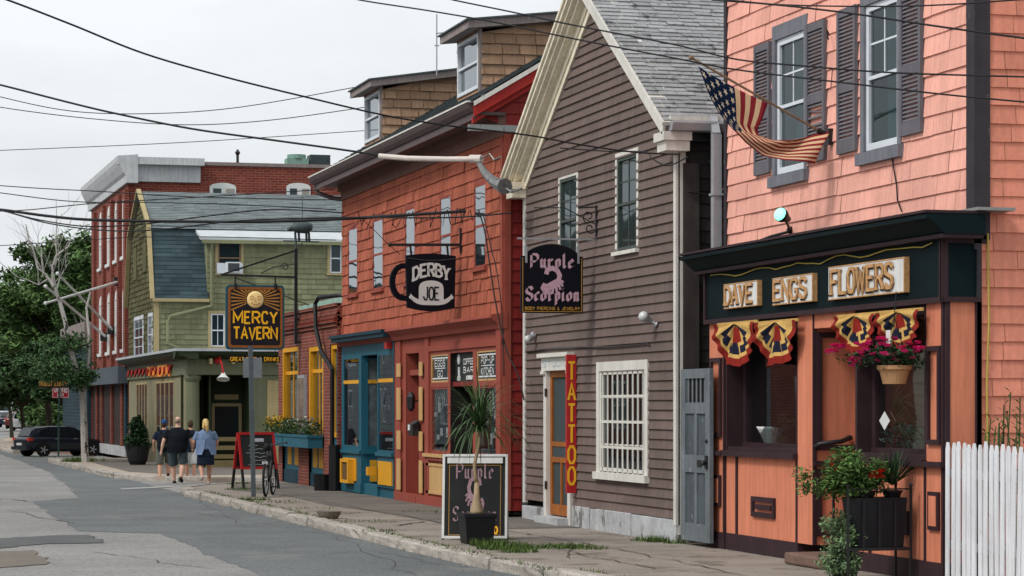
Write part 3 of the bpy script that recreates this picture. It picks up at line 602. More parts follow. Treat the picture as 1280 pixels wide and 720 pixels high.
# carved name boards
M_SIGNW = mat('sign_white', (.66, .66, .65), .6, .06, 4, streak=.1); M_WOOD = mat('carved_wood', hexc('#c99a68', .85), .6, .25, 14, .35, fine=.2); M_WOODD = mat('letter_shadow', (.03, .017, .01), .7, .1)
for txt, pl, pr, pt, pb, lab in (('DAVE', 910, 952, 354, 383, 'small white board with carved wooden letters DAVE on the green fascia'), ('ENGS', 971, 1021, 346, 378, 'white board with carved wooden letters ENGS on the green fascia'), ('FLOWERS', 1041, 1136, 329, 369, 'long white board with carved wooden letters FLOWERS on the green fascia')):
    s0, s1, t0, t1 = Wx(XS - .03, pl, pr, pt, pb); M = MX(XS - .03)
    m = MB(); m.wb(M, s0, s1, t0, t1, .002, .05); m.cur = 1; m.wb(M, s0 - .022, s0, t0 - .012, t1 + .012, .002, .06); m.wb(M, s0, s1, t1, t1 + .012, .002, .056); m.wb(M, s0, s1, t0 - .012, t0, .002, .056)
    o = tag(m.build('carved_sign', [M_SIGNW, M_WOOD]), lab, 'shop sign', 'name boards of the flower shop')
    w, h = s1 - s0, t1 - t0; q = MB(); q.cur = 0
    word(q, M, txt, -(s1 - w * .03), t0 + h * .12, w * .82, h * .74, .050, .056, None, .0, sp=.34, serif=.05, fl=-1)
    q.cur = 1; word(q, M, txt, -(s1 - w * .055), t0 + h * .15, w * .82, h * .74, 0.036, .074, None, .018, sp=.34, serif=.04, fl=-1)
    q.build('letters', [M_WOODD, M_WOOD], o)
# downpipe of the pink house, in the alley
dp = MB(); yd = yL + .09; M_PIPE = mat('pipe_grey', (.33, .34, .36), .5, .12, 4, .35, metal=.2)
dp.box(XU - .14, XU - .03, yd - .0, yd + .1, 3.3, 5.2); dp.bar((XU - .085, yd + .05, 5.18), (XU - .02, yd + .35, 5.42), .1); dp.box(XU - .16, XU - .01, yd - .02, yd + .12, 4.42, 4.45); dp.build('downpipe', M_PIPE, ph)
# ================================================================== brown clapboard house (tattoo parlour)
M_MAUVE = mat('mauve_clapboard', hexc('#7a6a65', .78), .9, .12, 1.2, .1, island=.10, streak=.22, bump=.2, bscale=30, fine=.05, peel=((.20, .17, .16), .29, 6))
M_CREAM = mat('cream_trim', hexc('#ece2cc', .92), .65, .08, 3, .28, streak=.22, peel=((.30, .24, .16), .285, 8))
M_WHITEP = mat('old_white_paint', (.62, .60, .55), .7, .08, 3, .25, streak=.15, peel=((.26, .22, .17), .29, 9))
M_SLATE = mat('grey_roof_shingle', (.27, .275, .28), .9, .12, 1.6, .2, island=.16, fine=.2, bscale=40, bump=.3, peel=((.10, .105, .11), .40, 3.2))
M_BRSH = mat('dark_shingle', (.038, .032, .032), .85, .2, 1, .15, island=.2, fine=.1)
M_FOUND = mat('painted_stone', (.40, .41, .42), .85, .2, 2.2, .2, bump=.8, bscale=14, fine=.15, peel=((.17, .16, .15), .40, 2.6))
M_OAK = mat('varnished_wood', hexc('#a8601e', .8), .5, .2, 6, .4, streak=.25)
M_SCREEN = mat('fly_screen', (.042, .055, .06), .6, .12, 30, .3)
M_IRON = mat('black_iron', (.012, .012, .013), .45)
M_OLDG = glassmat('old_glass', (.022, .034, .034), 1.35, .04, .15)
XP = 10.50
MPu = MX(XP)
pyL = F(656.5, 0, XP)[0]; pyR = F(847, 0, XP)[0]; pmid = (pyL + pyR) / 2
zE = 5.42; zA = 7.78; PIT = (zA - zE) / (pyL - pmid)
pu = thing('clapboard_house', 'narrow brown clapboard house with a steep cream edged gable towards the street', 'house', (XP, pmid, 0))
w1 = (F(722, 0, XP)[0], F(701, 0, XP)[0], 3.86, F(711, 222, XP)[1]); w2 = (F(797, 0, XP)[0], F(772.5, 0, XP)[0], F(785, 313, XP)[1], F(785, 195, XP)[1])
wbar = Wx(XP, 751, 808, 463, 592)
door = (F(713, 0, XP)[0], F(686.5, 0, XP)[0], .12, F(700, 463, XP)[1])
dh = (door[0] - .17, door[1] + .17, 0, door[3] + .1)
def gspan(z): 
    k = min(1, max(0, (zA - z) / (zA - zE))) if z > zE else 1
    return (pmid - (pmid - pyR) * k, pmid + (pyL - pmid) * k)
b = MB(); siding(b, MPu, .30, zA - .02, gspan, [w1, w2, wbar, dh], .128, .027, None, jit=.003)
b.build('front_wall', M_MAUVE, pu)
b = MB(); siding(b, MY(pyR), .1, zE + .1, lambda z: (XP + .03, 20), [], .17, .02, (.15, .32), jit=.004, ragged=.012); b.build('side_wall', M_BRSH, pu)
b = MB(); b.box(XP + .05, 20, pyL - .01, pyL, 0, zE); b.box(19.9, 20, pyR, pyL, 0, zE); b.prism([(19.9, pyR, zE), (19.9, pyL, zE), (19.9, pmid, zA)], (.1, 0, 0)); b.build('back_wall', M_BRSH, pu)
# roof: two slopes with courses, overhanging the street by .3
def slopeM(y0, z0, sgn):                      # s along x, t up the slope, n outward
    h = math.hypot(1, PIT); uy, uz = sgn / h, PIT / h
    return lambda s, t, n: (s, y0 + uy * t - (sgn * PIT / h) * n, z0 + uz * t + n / h)
OV = .30; eo = .28; Lr = math.hypot(pmid - pyR + eo, (pmid - pyR + eo) * PIT)
r_ = MB(); siding(r_, slopeM(pyR - eo, zE - eo * PIT + .14, 1), 0, Lr, lambda t: (XP - OV + .02, 20), [], .125, .014, (.22, .34), gap=.012, jit=.004, ragged=.012)
rf = r_.build('roof', M_SLATE, pu)
r_ = MB(); siding(r_, slopeM(pyL + eo, zE - eo * PIT + .14, -1), 0, Lr, lambda t: (XP - OV + .02, 20), [], .125, .014, (.22, .34), gap=.012); r_.build('roof', M_SLATE, pu)
# rake boards and eave returns
def rake(sgn):
    m = MB(); yE = pyR - eo if sgn > 0 else pyL + eo; z0 = zE - eo * PIT + .10
    A = (yE, z0); B = (pmid, zA + .10)
    h = math.hypot(1, PIT); px_, pz_ = -PIT / h * (1 if sgn > 0 else -1), 1 / h      # perpendicular, upward
    def strip(d0, d1, x0, x1, cut=0.):
        q = []
        for x in (x0, x1):
            for (y, z), d in ((A, d0), (B, d0), (B, d1), (A, d1)):
                q.append((x, y + px_ * d, z + pz_ * d) if y != pmid else (x, pmid, z + d * h))
        m.hexa([q[0], q[1], q[5], q[4], q[3], q[2], q[6], q[7]])
    if sgn > 0:
        strip(-.02, .03, XP - OV - .0, XP + .1); strip(-.15, -.022, XP - OV + .02, XP - OV + .05); strip(-.12, -.03, XP - .06, XP + .02)
    else: strip(-.02, .03, XP - OV - .03, XP + .1); 
    if sgn < 0: strip(-.085, -.022, XP - OV, XP + .08); strip(-.14, -.087, XP - OV + .05, XP + .06); strip(-.20, -.142, XP - OV + .02 + .1, XP + .04)
    if sgn < 0: strip(-.30, -.203, XP - .07, XP + .03); strip(-.40, -.303, XP - .045, XP + .02)
    m.box(XP - OV + .02, XP + .1, min(yE, yE + sgn * .42), max(yE, yE + sgn * .42), z0 - .20, z0 - .09)
    m.box(XP - OV + .06, XP + .08, min(yE, yE + sgn * .42) + .03, max(yE, yE + sgn * .42) - .03, z0 - .33, z0 - .2)
    return m.build('rake_board', M_CREAM if sgn < 0 else M_WHITEP, pu)
rake(1); rake(-1)
g = MB(); yE = pyR - eo; z0 = zE - eo * PIT + .14
g.profile(lambda s, t, n: (s, yE - n, t), XP - OV + .1, 20, [(-.05, z0 - .02), (.12, z0 - .0), (.13, z0 - .03), (.09, z0 - .12), (-.05, z0 - .13)])
g.build('gutter', M_PIPE, pu)
g = MB(); g.box(XP - OV + .12, 20, yE + .02, yE + .2, z0 + .0, z0 + .07); g.build('eave_board', M_WHITEP, pu)
b = MB(); b.wb(MPu, pyL - .09, pyL + .02, .25, zE, -.02, .035); b.build('corner_board', M_WHITEP, pu); b = MB(); b.wb(MPu, pyR - .03, pyR + .07, .22, zE - .1, -.02, .035); b.build('corner_board', M_WHITEP, pu); b = MB(); b.box(XP - .0, XP + .1, pyR - .03, pyR - .005, .1, zE - .1); b.build('corner_board', M_WHITEP, pu)
# foundation stones
b = MB(); s = pyR - .02
for k, wd in enumerate((1.9, 1.6, .35, .9)):
    e = min(s + wd, pyL + .03)
    if s < dh[0] - .02 < e or k == 2: e = min(e, dh[0] - .05)
    b.wb(MPu, s + .008, e - .008, -.02, .29 + .01 * (k % 2), -.3, .03 + .01 * (k % 2)); s = e
    if s > dh[0] - .1: break
b.build('foundation', M_FOUND, pu, bevel=.012); b = MB(); b.wb(MPu, dh[1] + .05, pyL + .05, -.02, .2, -.3, .04); b.build('foundation', M_FOUND, pu, bevel=.012)
M_CURT = mat('dim_curtain', (.09, .10, .095), .9, .3, 6)
for r in (w1, w2): window(pu, MPu, r, M_WHITEP, mat('green_sash', (.055, .07, .062), .6, .15, 5), M_OLDG, cas=.075, bars=((2, 1), (2, 2)), depth=.025, sill=.05, head=.075, stile=.045, proud=.02)
fo = window(pu, MPu, wbar, M_WHITEP, M_WHITEP, M_SHOPG, cas=.13, bars=(1, 4), depth=.025, sill=.10, mid=False, stile=.05, proud=.03)
m = MB()
for k in range(9):
    s = wbar[0] + (wbar[1] - wbar[0]) * (k + .5) / 9; m.wb(MPu, s - .017, s + .017, wbar[2], wbar[3], -.003, .010)
for k in range(1, 4):
    z = wbar[2] + (wbar[3] - wbar[2]) * k / 4; m.wb(MPu, wbar[0], wbar[1], z - .018, z + .018, -.006, .006)
m.build('bars', M_WHITEP, fo)
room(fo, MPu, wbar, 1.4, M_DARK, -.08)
# door
f = MB(); ring(f, MPu, door[0], door[1], 0, door[3], .15, -.12, .05, wt=0, wb_=0); f.wb(MPu, door[0] - .2, door[1] + .2, door[3], door[3] + .2, -.1, .07)
f.wb(MPu, door[0] - .25, door[1] + .25, door[3] + .2, door[3] + .26, -.1, .13); f.wb(MPu, door[0] - .22, door[0] - .02, door[3] - .05, door[3], -.05, .085); f.wb(MPu, door[1] + .02, door[1] + .22, door[3] - .05, door[3], -.05, .085)
fo = f.build('door_frame', M_WHITEP, pu)
d = MB(); ring(d, MPu, door[0] + .1, door[1] - .1, .12 + .16, door[3] - .1, .1, -.06, -.015, wb_=.16); tm_ = .95
d.wb(MPu, door[0] + .1, door[1] - .1, tm_ - .04, tm_ + .04, -.058, -.018); d.wb(MPu, door[0] + .1, door[1] - .1, tm_ + .2, tm_ + .27, -.058, -.018); dm = (door[0] + door[1]) / 2; d.wb(MPu, dm - .03, dm + .03, .28, tm_ - .04, -.058, -.02)
do = d.build('screen_door', M_OAK, pu)
d = MB(); d.face([MPu(door[0], .12, -.045), MPu(door[1], .12, -.045), MPu(door[1], door[3], -.045), MPu(door[0], door[3], -.045)]); d.wb(MPu, door[0] + .1, door[1] - .1, tm_ + .04, tm_ + .2, -.05, -.03); d.build('screen', M_SCREEN, do)
for z in (.5, 1.9): d = MB(); d.wb(MPu, door[1] - .01, door[1] + .05, z, z + .12, .04, .06); d.build('hinge', M_IRON, do)
d = MB(); d.wb(MPu, door[0] - .05, door[1] + .05, -.02, .1, -.2, .22); d.build('threshold', M_FOUND, pu)
nb = MB(); zz = door[3] + .06
word(nb, MX(XP - .072), 'STUDIO', -(door[1] + .1), zz, door[1] - door[0] + .2, .09, .012, .003, fl=-1)
nb.build('faded_lettering', mat('faded_blue', (.36, .50, .56), .8), fo)
# wires and small fittings on the clapboards
wv = MB(); wv.tube([MPu(F(x, 0, XP)[0], F(x, y, XP)[1], .035) for x, y in ((640 + 20, 440), (690, 436), (730, 434), (765, 434), (800, 431), (812, 429), (815, 432))], .012, 5); wv.build('cable', M_IRON, pu)
def floodlamp(x, y, z, dirv, r, label, glass, stem, lit=None):
    t = thing('flood_lamp', label, 'lamp', (x, y, z))
    m = MB(); m.lathe([(.045, 0), (.045, .02), (.018, .03), (.018, .08)], stem, 10, axis=Vector((x, y, z)) - Vector(stem)); m.tube([stem, Vector(stem).lerp(Vector((x, y, z)), .6), (x, y, z)], .018, 6); m.build('arm', M_PIPE if not lit else M_IRON, t, smooth=True)
    d = Vector(dirv).normalized(); m = MB(); m.lathe([(.02, -.10), (.035, -.09), (r * .55, -.05), (r * .92, .02), (r, .07), (r * .94, .075)], (x, y, z), 14, axis=d); m.build('shade', M_PIPE if not lit else M_IRON, t, smooth=True)
    m = MB(); m.lathe([(r * .93, .073), (r * .85, .095), (r * .5, .115), (.001, .12)], (x, y, z), 14, axis=d, cap=False); m.build('bulb', glass, t, smooth=True)
    return t
M_LENS = mat('frosted_lens', (.55, .56, .55), .3, .05, 3, .5)
a = MPu(F(823, 0, XP)[0], F(823, 406, XP)[1], .02); c = (XP - .16, *F(808, 398, XP - .16))
floodlamp(*c, (-.7, -.35, .35), .07, 'silver flood lamp on an arm on the brown clapboards above the barred window', M_LENS, a)
a = MPu(F(668, 0, XP)[0], F(668, 418, XP)[1], .02); c = (XP - .10, *F(664, 422, XP - .10))
floodlamp(*c, (-.8, -.3, -.3), .06, 'small pale lamp on the clapboards beside the white corner board, above the tattoo door', M_LENS, a)
br = MB(); by = F(748, 0, XP)[0]; zt, zb = F(748, 257, XP)[1], F(748, 296, XP)[1]
br.bar((XP - .03, by, zb), (XP - .03, by, zt), .03)
def spiral(c, r0, r1, a0, a1, n=14): return [(c[0] - (r0 + (r1 - r0) * i / n) * math.cos(a0 + (a1 - a0) * i / n), by, c[1] + (r0 + (r1 - r0) * i / n) * math.sin(a0 + (a1 - a0) * i / n)) for i in range(n + 1)]
br.tube([(XP - .04, by, zt - .02), (XP - .3, by, zt - .04)], .011, 5); br.tube(spiral((XP - .14, zt - .16), .10, .02, -1.4, 5.0), .010, 5); br.tube(spiral((XP - .12, zb + .12), .08, .02, -2.6, 3.6), .010, 5)
br.tube([(XP - .05, by, zb + .18), (XP - .5, by, zt - .04), (XP - .95, by, zt - .05)], .008, 5)
tag(br.build('scroll_bracket', M_IRON), 'black wrought iron scroll bracket between the two upper clapboard windows', 'bracket')
# TATTOO blade
M_RED = mat('sign_red', (.42, .018, .02), .45, .1, 3, .35, streak=.1); M_YEL = mat('letter_yellow', hexc('#f2b52c', .95), .5, .06, 5)
ty = F(722, 0, XP)[0]; z1, z0 = F(728, 443, XP)[1], F(728, 617, XP)[1]
tb_ = MB(); tb_.box(XP - .175, XP - .025, ty - .03, ty + .03, z0, z1); ts = tag(tb_.build('tattoo_sign', M_RED, bevel=.006), 'tall narrow red sign reading TATTOO in yellow beside the screen door', 'shop sign')
q = MB(); MT = MY(ty - .03)
for i, c in enumerate('TATTOO'):
    zc_ = z1 - .14 - (z1 - z0 - .18) * (i + .5) / 6; hh = (z1 - z0) / 6 * .72; n0_ = len(q.v)
    word(q, MT, c, XP - .15, zc_ - hh / 2 + .06, .10, hh, .036, .004, serif=.018 if c == 'T' else .0)
q.build('letters', M_YEL, ts)
# Purple Scorpion board
M_BLK = mat('sign_black', (.006, .006, .010), .6, .1, 3, .1); M_LIL = mat('letter_lilac', hexc('#c9a2b0', .85), .6, .12, 20); M_GOLD = mat('letter_gold', hexc('#b98a3c', .9), .5, .1, 20)
sy = 34.5; x0, zb = R(651, 391, sy); x1, zt = R(728, 321, sy); zarc = R(690, 305, sy)[1]; MS2 = MY(sy - .03); wS = x1 - x0
out = [(x0, zb), (x1, zb), (x1, zt), (x1 - .06, zt), (x1 - .06, zt + .03)]
for i in range(11): f_ = i / 10; out.append((x1 - .08 - (wS - .16) * f_, zt + .05 + (zarc - zt - .05) * math.sin(math.pi * f_) ** .8))
out += [(x0 + .06, zt + .03), (x0 + .06, zt), (x0, zt)]
m = MB(); m.prism([(x, sy - .03, z) for x, z in out], (0, .06, 0)); sg = tag(m.build('hanging_sign', M_BLK), 'black hanging board with a scorpion lettered Purple Scorpion in lilac black-letter', 'shop sign')
q = MB(); hz = zt - zb; nib = rad(42)
def wd(txt, x, y, w, h, st=.022):
    word(q, MS2, txt, x0 + x * wS, zb + y * hz, w * wS, h * hz, st, .004, nib, sp=.32)
wd('Purple', .16, .80, .68, .23, .046); wd('Scorpion', .08, .22, .84, .23, .046)
def blob(pts, w, n=.004):
    pen(q, MS2, [(x0 + a * wS, zb + b_ * hz) for a, b_ in pts], w, n)
def scorpion(draw, k=1.):
    draw([(.40, .68), (.42, .76), (.50, .79), (.58, .75), (.62, .66), (.60, .58), (.54, .53)], .052 * k); draw([(.62, .56), (.52, .50), (.42, .44), (.36, .38)], .085 * k)
    for i, (a, b_, c, d) in enumerate(((.56, .55, .68, .54), (.56, .52, .67, .47), (.53, .50, .63, .41), (.50, .47, .57, .37), (.46, .44, .50, .34))): draw([(a, b_), ((a + c) / 2 + .03, (b_ + d) / 2 + .02), (c, d)], .026 * k)
    draw([(.44, .47), (.36, .50), (.33, .44), (.36, .38)], .032 * k); draw([(.40, .41), (.43, .35), (.49, .36)], .032 * k)
kk = [0]
def dr_(p, w): kk[0] += 1; blob(p, w, .004 + kk[0] * .0004)
scorpion(dr_, 1.25); q.build('letters', M_LIL, sg)
q = MB(); word(q, MS2, 'BODY PIERCING & JEWELRY', x0 + .06 * wS, zb + .055 * hz, .88 * wS, .05 * hz, .009, .004, sp=.45); ring(q, MS2, x0 + .025, x1 - .025, zb + .025, zt - .025, .008, 0, .004, wt=0); q.build('small_letters', M_GOLD, sg)
m = MB(); 
for x in (x0 + .07, x1 - .07): m.box(x - .014, x + .014, sy - .045, sy + .045, zt - .1, zt + .14)
m.box(x0 - .05, XP, sy - .012, sy + .012, zarc + .06, zarc + .085)
for x in (x0 + .07, x1 - .07): m.tube([(x, sy, zt + .1), (x, sy, zarc + .07)], .008, 5)
m.build('hanger', mat('galvanised', (.38, .39, .40), .45, .15, 6, .4, metal=.6), sg)
# gate in the alley
XG = 10.46; MG = MX(XG); gy0, gy1 = F(887, 0, XG)[0], F(851, 0, XG)[0]; zg = F(869, 461, XG)[1]
M_BLUE = mat('weathered_blue', (.135, .155, .17), .8, .14, 3, .2, streak=.25, bump=.4, bscale=25, fine=.1, peel=((.34, .35, .35), .34, 9)); M_BLUED = mat('panel_blue', (.075, .09, .10), .8, .16, 4, .2, streak=.25, peel=((.22, .25, .26), .34, 9))
gt = thing('alley_gate', 'weathered blue panelled wooden gate closing the alley between the brown and pink houses', 'gate', (XG, (gy0 + gy1) / 2, 0))
m = MB(); w = gy1 - gy0; m.wb(MG, gy0, gy0 + .16, .06, zg, -.05, 0); m.wb(MG, gy1 - .16, gy1, .06, zg, -.05, 0)
for a, c in ((.06, .28), (.92, 1.14), (1.66, 1.80), (zg - .12, zg)): m.wb(MG, gy0 + .16, gy1 - .16, a, c, -.048, -.003)
m.wb(MG, gy0 + w * .5 - .05, gy0 + w * .5 + .05, .28, 1.66, -.047, -.006); m.build('frame', M_BLUE, gt)
m = MB(); m.wb(MG, gy0 + .16, gy1 - .16, .28, 1.66, -.04, -.025); m.build('panel', M_BLUED, gt)
m = MB(); m.wb(MG, gy0 + .16, gy1 - .16, 1.8, zg - .12, -.045, -.04); m.build('opening', M_DARK, gt)  # dark sheet painting the shade seen through the gate top
m = MB()
for k in range(5): s = gy0 + .16 + (w - .32) * (k + .5) / 5; m.wb(MG, s - .022, s + .022, 1.8, zg - .12, -.03, -.018)
m.build('baluster', M_BLUE, gt)
m = MB(); m.ball(MG(gy0 + .1, 1.05, .05), .035, 10); m.wb(MG, gy0 + .06, gy0 + .14, .98, 1.14, -.002, .02); m.build('door_knob', M_IRON, gt)
m = MB(); m.ball(MG(gy0 + .09, 1.32, .01), .025, 8); m.build('lock', M_IRON, gt)
m = MB(); m.wb(MG, gy0 + .3, gy0 + .45, 1.0, 1.08, 0, .01); m.build('letter_slot', M_IRON, gt)
# meter board, junction box and service leads under the brown eave
jb = MB(); jx, jz = R(866, 172, pyR - .1); jb.box(XP + .15, XP + .45, pyR - .12, pyR - .02, jz - .05, jz + .1); jb.ball((XP + .42, pyR - .1, jz - .3), .06, 8); jb.tube([(XP + .3, pyR - .12, jz), (XP + .62, pyR - .16, jz - .15), (XP + .68, pyR - .16, jz - .5), (XP + .5, pyR - .14, jz - .75), (XP + .12, pyR - .1, jz - .7)], .012, 5); tag(jb.build('junction_box', M_IRON), 'dark electrical junction box with looping cable under the brown house eave', 'junction box')
po = MB(); po.box(XP + .06, XP + .27, pyR - .07, pyR - .03, .1, zE - .55); po.build('pilaster', mat('dark_board', (.05, .043, .04), .85, .2, 3, streak=.2), pu)
# ================================================================== long red shingled building with the cafe
M_ORSH = mat('red_orange_shingle', hexc('#bc6b55', .74), .9, .12, 1.1, .08, island=.12, streak=.34, bump=.3, bscale=26, fine=.08, peel=((.30, .085, .045), .36, 3))
M_ORP = mat('red_orange_paint', hexc('#a14e3f', .80), .75, .10, 1.5, .3, streak=.14, fine=.04)
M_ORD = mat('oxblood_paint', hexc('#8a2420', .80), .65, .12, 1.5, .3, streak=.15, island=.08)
M_BEIGE = mat('beige_panel', hexc('#d2a870', .85), .6, .08, 2, .3, streak=.1)
M_TEAL = mat('teal_paint', hexc('#23687c', .75), .55, .10, 1.5, .35, streak=.12, fine=.03)
M_TEALD = mat('dark_teal', hexc('#163f50', .7), .6, .12, 2, .3, streak=.1)
M_OCHRE = mat('ochre_paint', hexc('#e0a020', .92), .55, .08, 2, .35, streak=.08)
M_TAN = mat('tan_shingle', hexc('#ab8a70', .88), .85, .10, 1.5, .2, island=.20, streak=.2, bump=.3, bscale=30, fine=.08)
M_DROOF = mat('charcoal_roof', (.075, .09, .095), .9, .15, 1.5, .2, island=.2, fine=.2, bscale=40)
M_PLUMG = mat('gutter_brown', (.085, .055, .055), .55, .12, 3, .35, streak=.15)
M_GREYW = mat('weathered_fascia', (.24, .20, .19), .75, .15, 3, .25, streak=.25)
M_PALE = mat('pale_curtain', (.60, .64, .66), .8, .1, 3)
M_SKYM = glassmat('sky_glass', (.02, .028, .032), 3.2, .02, .14)
XO = 10.25; MO = MX(XO); oyR = 38.75; oyL = F(428, 0, XO)[0]
oh = thing('cafe_building', 'long red orange shingled building with tan dormers and a cafe shop front', 'building', (XO, (oyR + oyL) / 2, 0))
zW = 6.2; XE = 9.74; zG = 6.5; PO = .60
wins = []
for pl, pr, pt, pb in ((436, 447, 281, 366), (467, 479, 274, 363), (507.5, 519, 260, 352), (551, 564, 246, 347), (594, 607.5, 232, 337)):
    s0, s1, _, _ = Wx(XO, pl, pr, pt, pb); wins.append((s0, s1, 4.02, 5.38))
b = MB(); siding(b, MO, 3.22, zW, lambda z: (oyR, oyL), wins, .205, .02, (.35, .6), jit=.003, ragged=.008)
b.build('front_wall', M_ORSH, oh)
zr = lambda x: zG + PO * (x - XE)
XRI = 15.2
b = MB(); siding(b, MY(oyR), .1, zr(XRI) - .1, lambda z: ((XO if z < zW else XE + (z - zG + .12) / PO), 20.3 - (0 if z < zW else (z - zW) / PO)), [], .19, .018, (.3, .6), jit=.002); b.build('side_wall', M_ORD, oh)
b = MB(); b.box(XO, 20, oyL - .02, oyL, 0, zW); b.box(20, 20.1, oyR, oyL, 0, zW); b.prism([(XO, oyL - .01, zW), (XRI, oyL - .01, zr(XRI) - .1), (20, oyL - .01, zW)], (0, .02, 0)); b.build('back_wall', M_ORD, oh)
for r in wins:
    fo = window(oh, MO, r, M_ORP, M_ORP, M_SKYM, cas=.08, bars=(1, 1), depth=.0, sill=.06, head=.1, stile=.03, proud=.010, sn=.008)
# roof
h_ = math.hypot(1, PO)
MRf = lambda s, t, n: (XE - .06 + t / h_ - n * PO / h_, s, zG + .03 + t * PO / h_ + n / h_)
b = MB(); siding(b, MRf, 0, (XRI - XE + .06) * h_, lambda t: (oyR - .16, oyL + .5), [], .14, .010, (.25, .4), gap=.008); b.build('roof', M_DROOF, oh)
MRb = lambda s, t, n: (2 * XRI - XE + .06 - t / h_ + n * PO / h_, s, zG + .03 + t * PO / h_ + n / h_)
b = MB(); b.face([MRb(oyR - .16, 0, 0), MRb(oyL + .5, 0, 0), MRb(oyL + .5, (XRI - XE + .06) * h_, 0), MRb(oyR - .16, (XRI - XE + .06) * h_, 0)]); b.build('roof', M_DROOF, oh)
b = MB(); b.profile(MX(XE), oyR - .1, oyL + .5, [(-.03, zG + .01), (.10, zG + .015), (.11, zG - .01), (.085, zG - .07), (.03, zG - .13), (-.03, zG - .13)]); b.build('gutter', M_PLUMG, oh)
b = MB(); b.wb(MX(XE), oyR - .12, oyL + .5, zG + .018, zG + .045, -.04, .125); b.build('drip_edge', M_WHITEP, oh)
b = MB(); b.box(XE + .03, XO + .0, oyR - .1, oyL + .5, zG - .17, zG - .12); b.box(XE + .0, XE + .03, oyR - .1, oyL + .5, zG - .24, zG - .02); b.build('soffit', M_PLUMG, oh)  # dark plum board, its colour also carries the shade under the eave
b = MB(); b.wb(MO, oyR - .02, oyL, zW - .18, zG - .17, -.03, .04); b.wb(MO, oyR - .02, oyL, zW - .0, zG - .17, .04, .10); b.build('frieze', mat('frieze_brown', (.17, .085, .07), .8, .12, 2, streak=.2), oh)
# raking eave towards us
def rk(d0, d1, y0, y1, m, nm, x0=XE - .02):
    b = MB(); x1 = XRI
    q = [(x, y, zr(x) + d) for y in (y0, y1) for x, d in ((x0, d0), (x1, d0), (x1, d1), (x0, d1))]
    b.hexa(q); b.build(nm, m, oh)
rk(-.03, .045, oyR - .2, oyR - .165, M_WHITEP, 'rake_edge'); rk(-.20, -.03, oyR - .17, oyR - .13, mat('bright_red_trim', hexc('#a8302a', .85), .6, .1, 2, streak=.1), 'rake_board'); rk(-.30, -.20, oyR - .09, oyR - .02, MATS['bright_red_trim'], 'rake_board'); rk(-.06, -.03, oyR - .16, oyR + .1, M_ORD, 'rake_soffit')
b = MB(); b.wb(MO, oyR - .0, oyR + .12, 3.2, zW, -.02, .03); b.box(XO - .0, XO + .11, oyR - .03, oyR, .1, zW); b.build('corner_board', M_ORP, oh)
b = MB(); b.box(XE - .12, XO + .62, oyR - .26, oyR - .17, 6.06, 6.16); b.build('metal_beam', mat('dull_steel', (.27, .28, .28), .5, .15, 8, .4, metal=.5, peel=((.12, .12, .12), .36, 7)), oh)
# dormers
def dormer(ya, yb, X0, zb, zt, slope):
    m = MB(); yc = ya
    xe = XE + (zt + .0 - zG) / (PO - slope) - slope * 0
    xe = (zt - slope * X0 - zG + PO * XE) / (PO - slope)
    MD = MX(X0); r = (ya + .15, yb - .15, zb + .1, zt - .12)
    siding(m, MD, zr(X0) - .05, zt, lambda z: (ya, yb), [r], .16, .015, (.2, .35), jit=.003); 
    def sp(z): return (X0, min(XE + (z - zG) / PO, xe + .3)) 
    for yy, s in ((ya, 1),):
        siding(m, MY(yy), zr(X0), zt + slope * (xe - X0), lambda z: (X0 + max(0, (z - zt) / slope), min(XE + (z - zG) / PO, xe)), [], .175, .034, (.2, .42), gap=.016, jit=.004, ragged=.008)
    m.face([(X0, yb, zr(X0)), (X0, yb, zt), (xe, yb, zt + slope * (xe - X0))])
    o = m.build('dormer', M_TAN, oh)
    t = MB(); t.prism([(X0 - .27, ya - .2, zt - .0 - .27 * slope), (xe + .1, ya - .2, zt - .0 + slope * (xe - X0 + .1)), (xe + .1, ya - .2, zt + .13 + slope * (xe - X0 + .1)), (X0 - .27, ya - .2, zt + .13 - .27 * slope)], (0, yb - ya + .40, 0)); t.build('dormer_fascia', M_GREYW, o)
    t = MB(); t.prism([(X0 - .31, ya - .24, zt + .132 - .31 * slope), (xe + .1, ya - .24, zt + .132 + slope * (xe - X0 + .1)), (xe + .1, ya - .24, zt + .16 + slope * (xe - X0 + .1)), (X0 - .31, ya - .24, zt + .16 - .31 * slope)], (0, yb - ya + .48, 0)); t.build('dormer_roof', M_DROOF, o)
    fr = MB(); ring(fr, MD, r[0], r[1], r[2], r[3], .06, -.08, .03); fr.wb(MD, r[0] - .05, r[1] + .05, (r[2] + r[3]) / 2 - .02, (r[2] + r[3]) / 2 + .02, -.05, .02); fr.build('dormer_window', M_VINYL, o)
    g = MB(); g.face([MD(r[0], r[2], -.03), MD(r[1], r[2], -.03), MD(r[1], r[3], -.03), MD(r[0], r[3], -.03)]); g.build('dormer_pane', M_SKYM, o)
    g = MB(); g.wb(MD, ya - .02, ya + .07, zr(X0), zt, -.02, .03); g.build('dormer_corner', M_GREYW, o)
X0 = 10.6
dormer(F(601, 0, X0)[0], F(572, 0, X0)[0], X0, 7.1, 8.14, .115)
dormer(F(477, 0, X0)[0], F(456, 0, X0)[0], X0, 7.1, 8.14, .15)
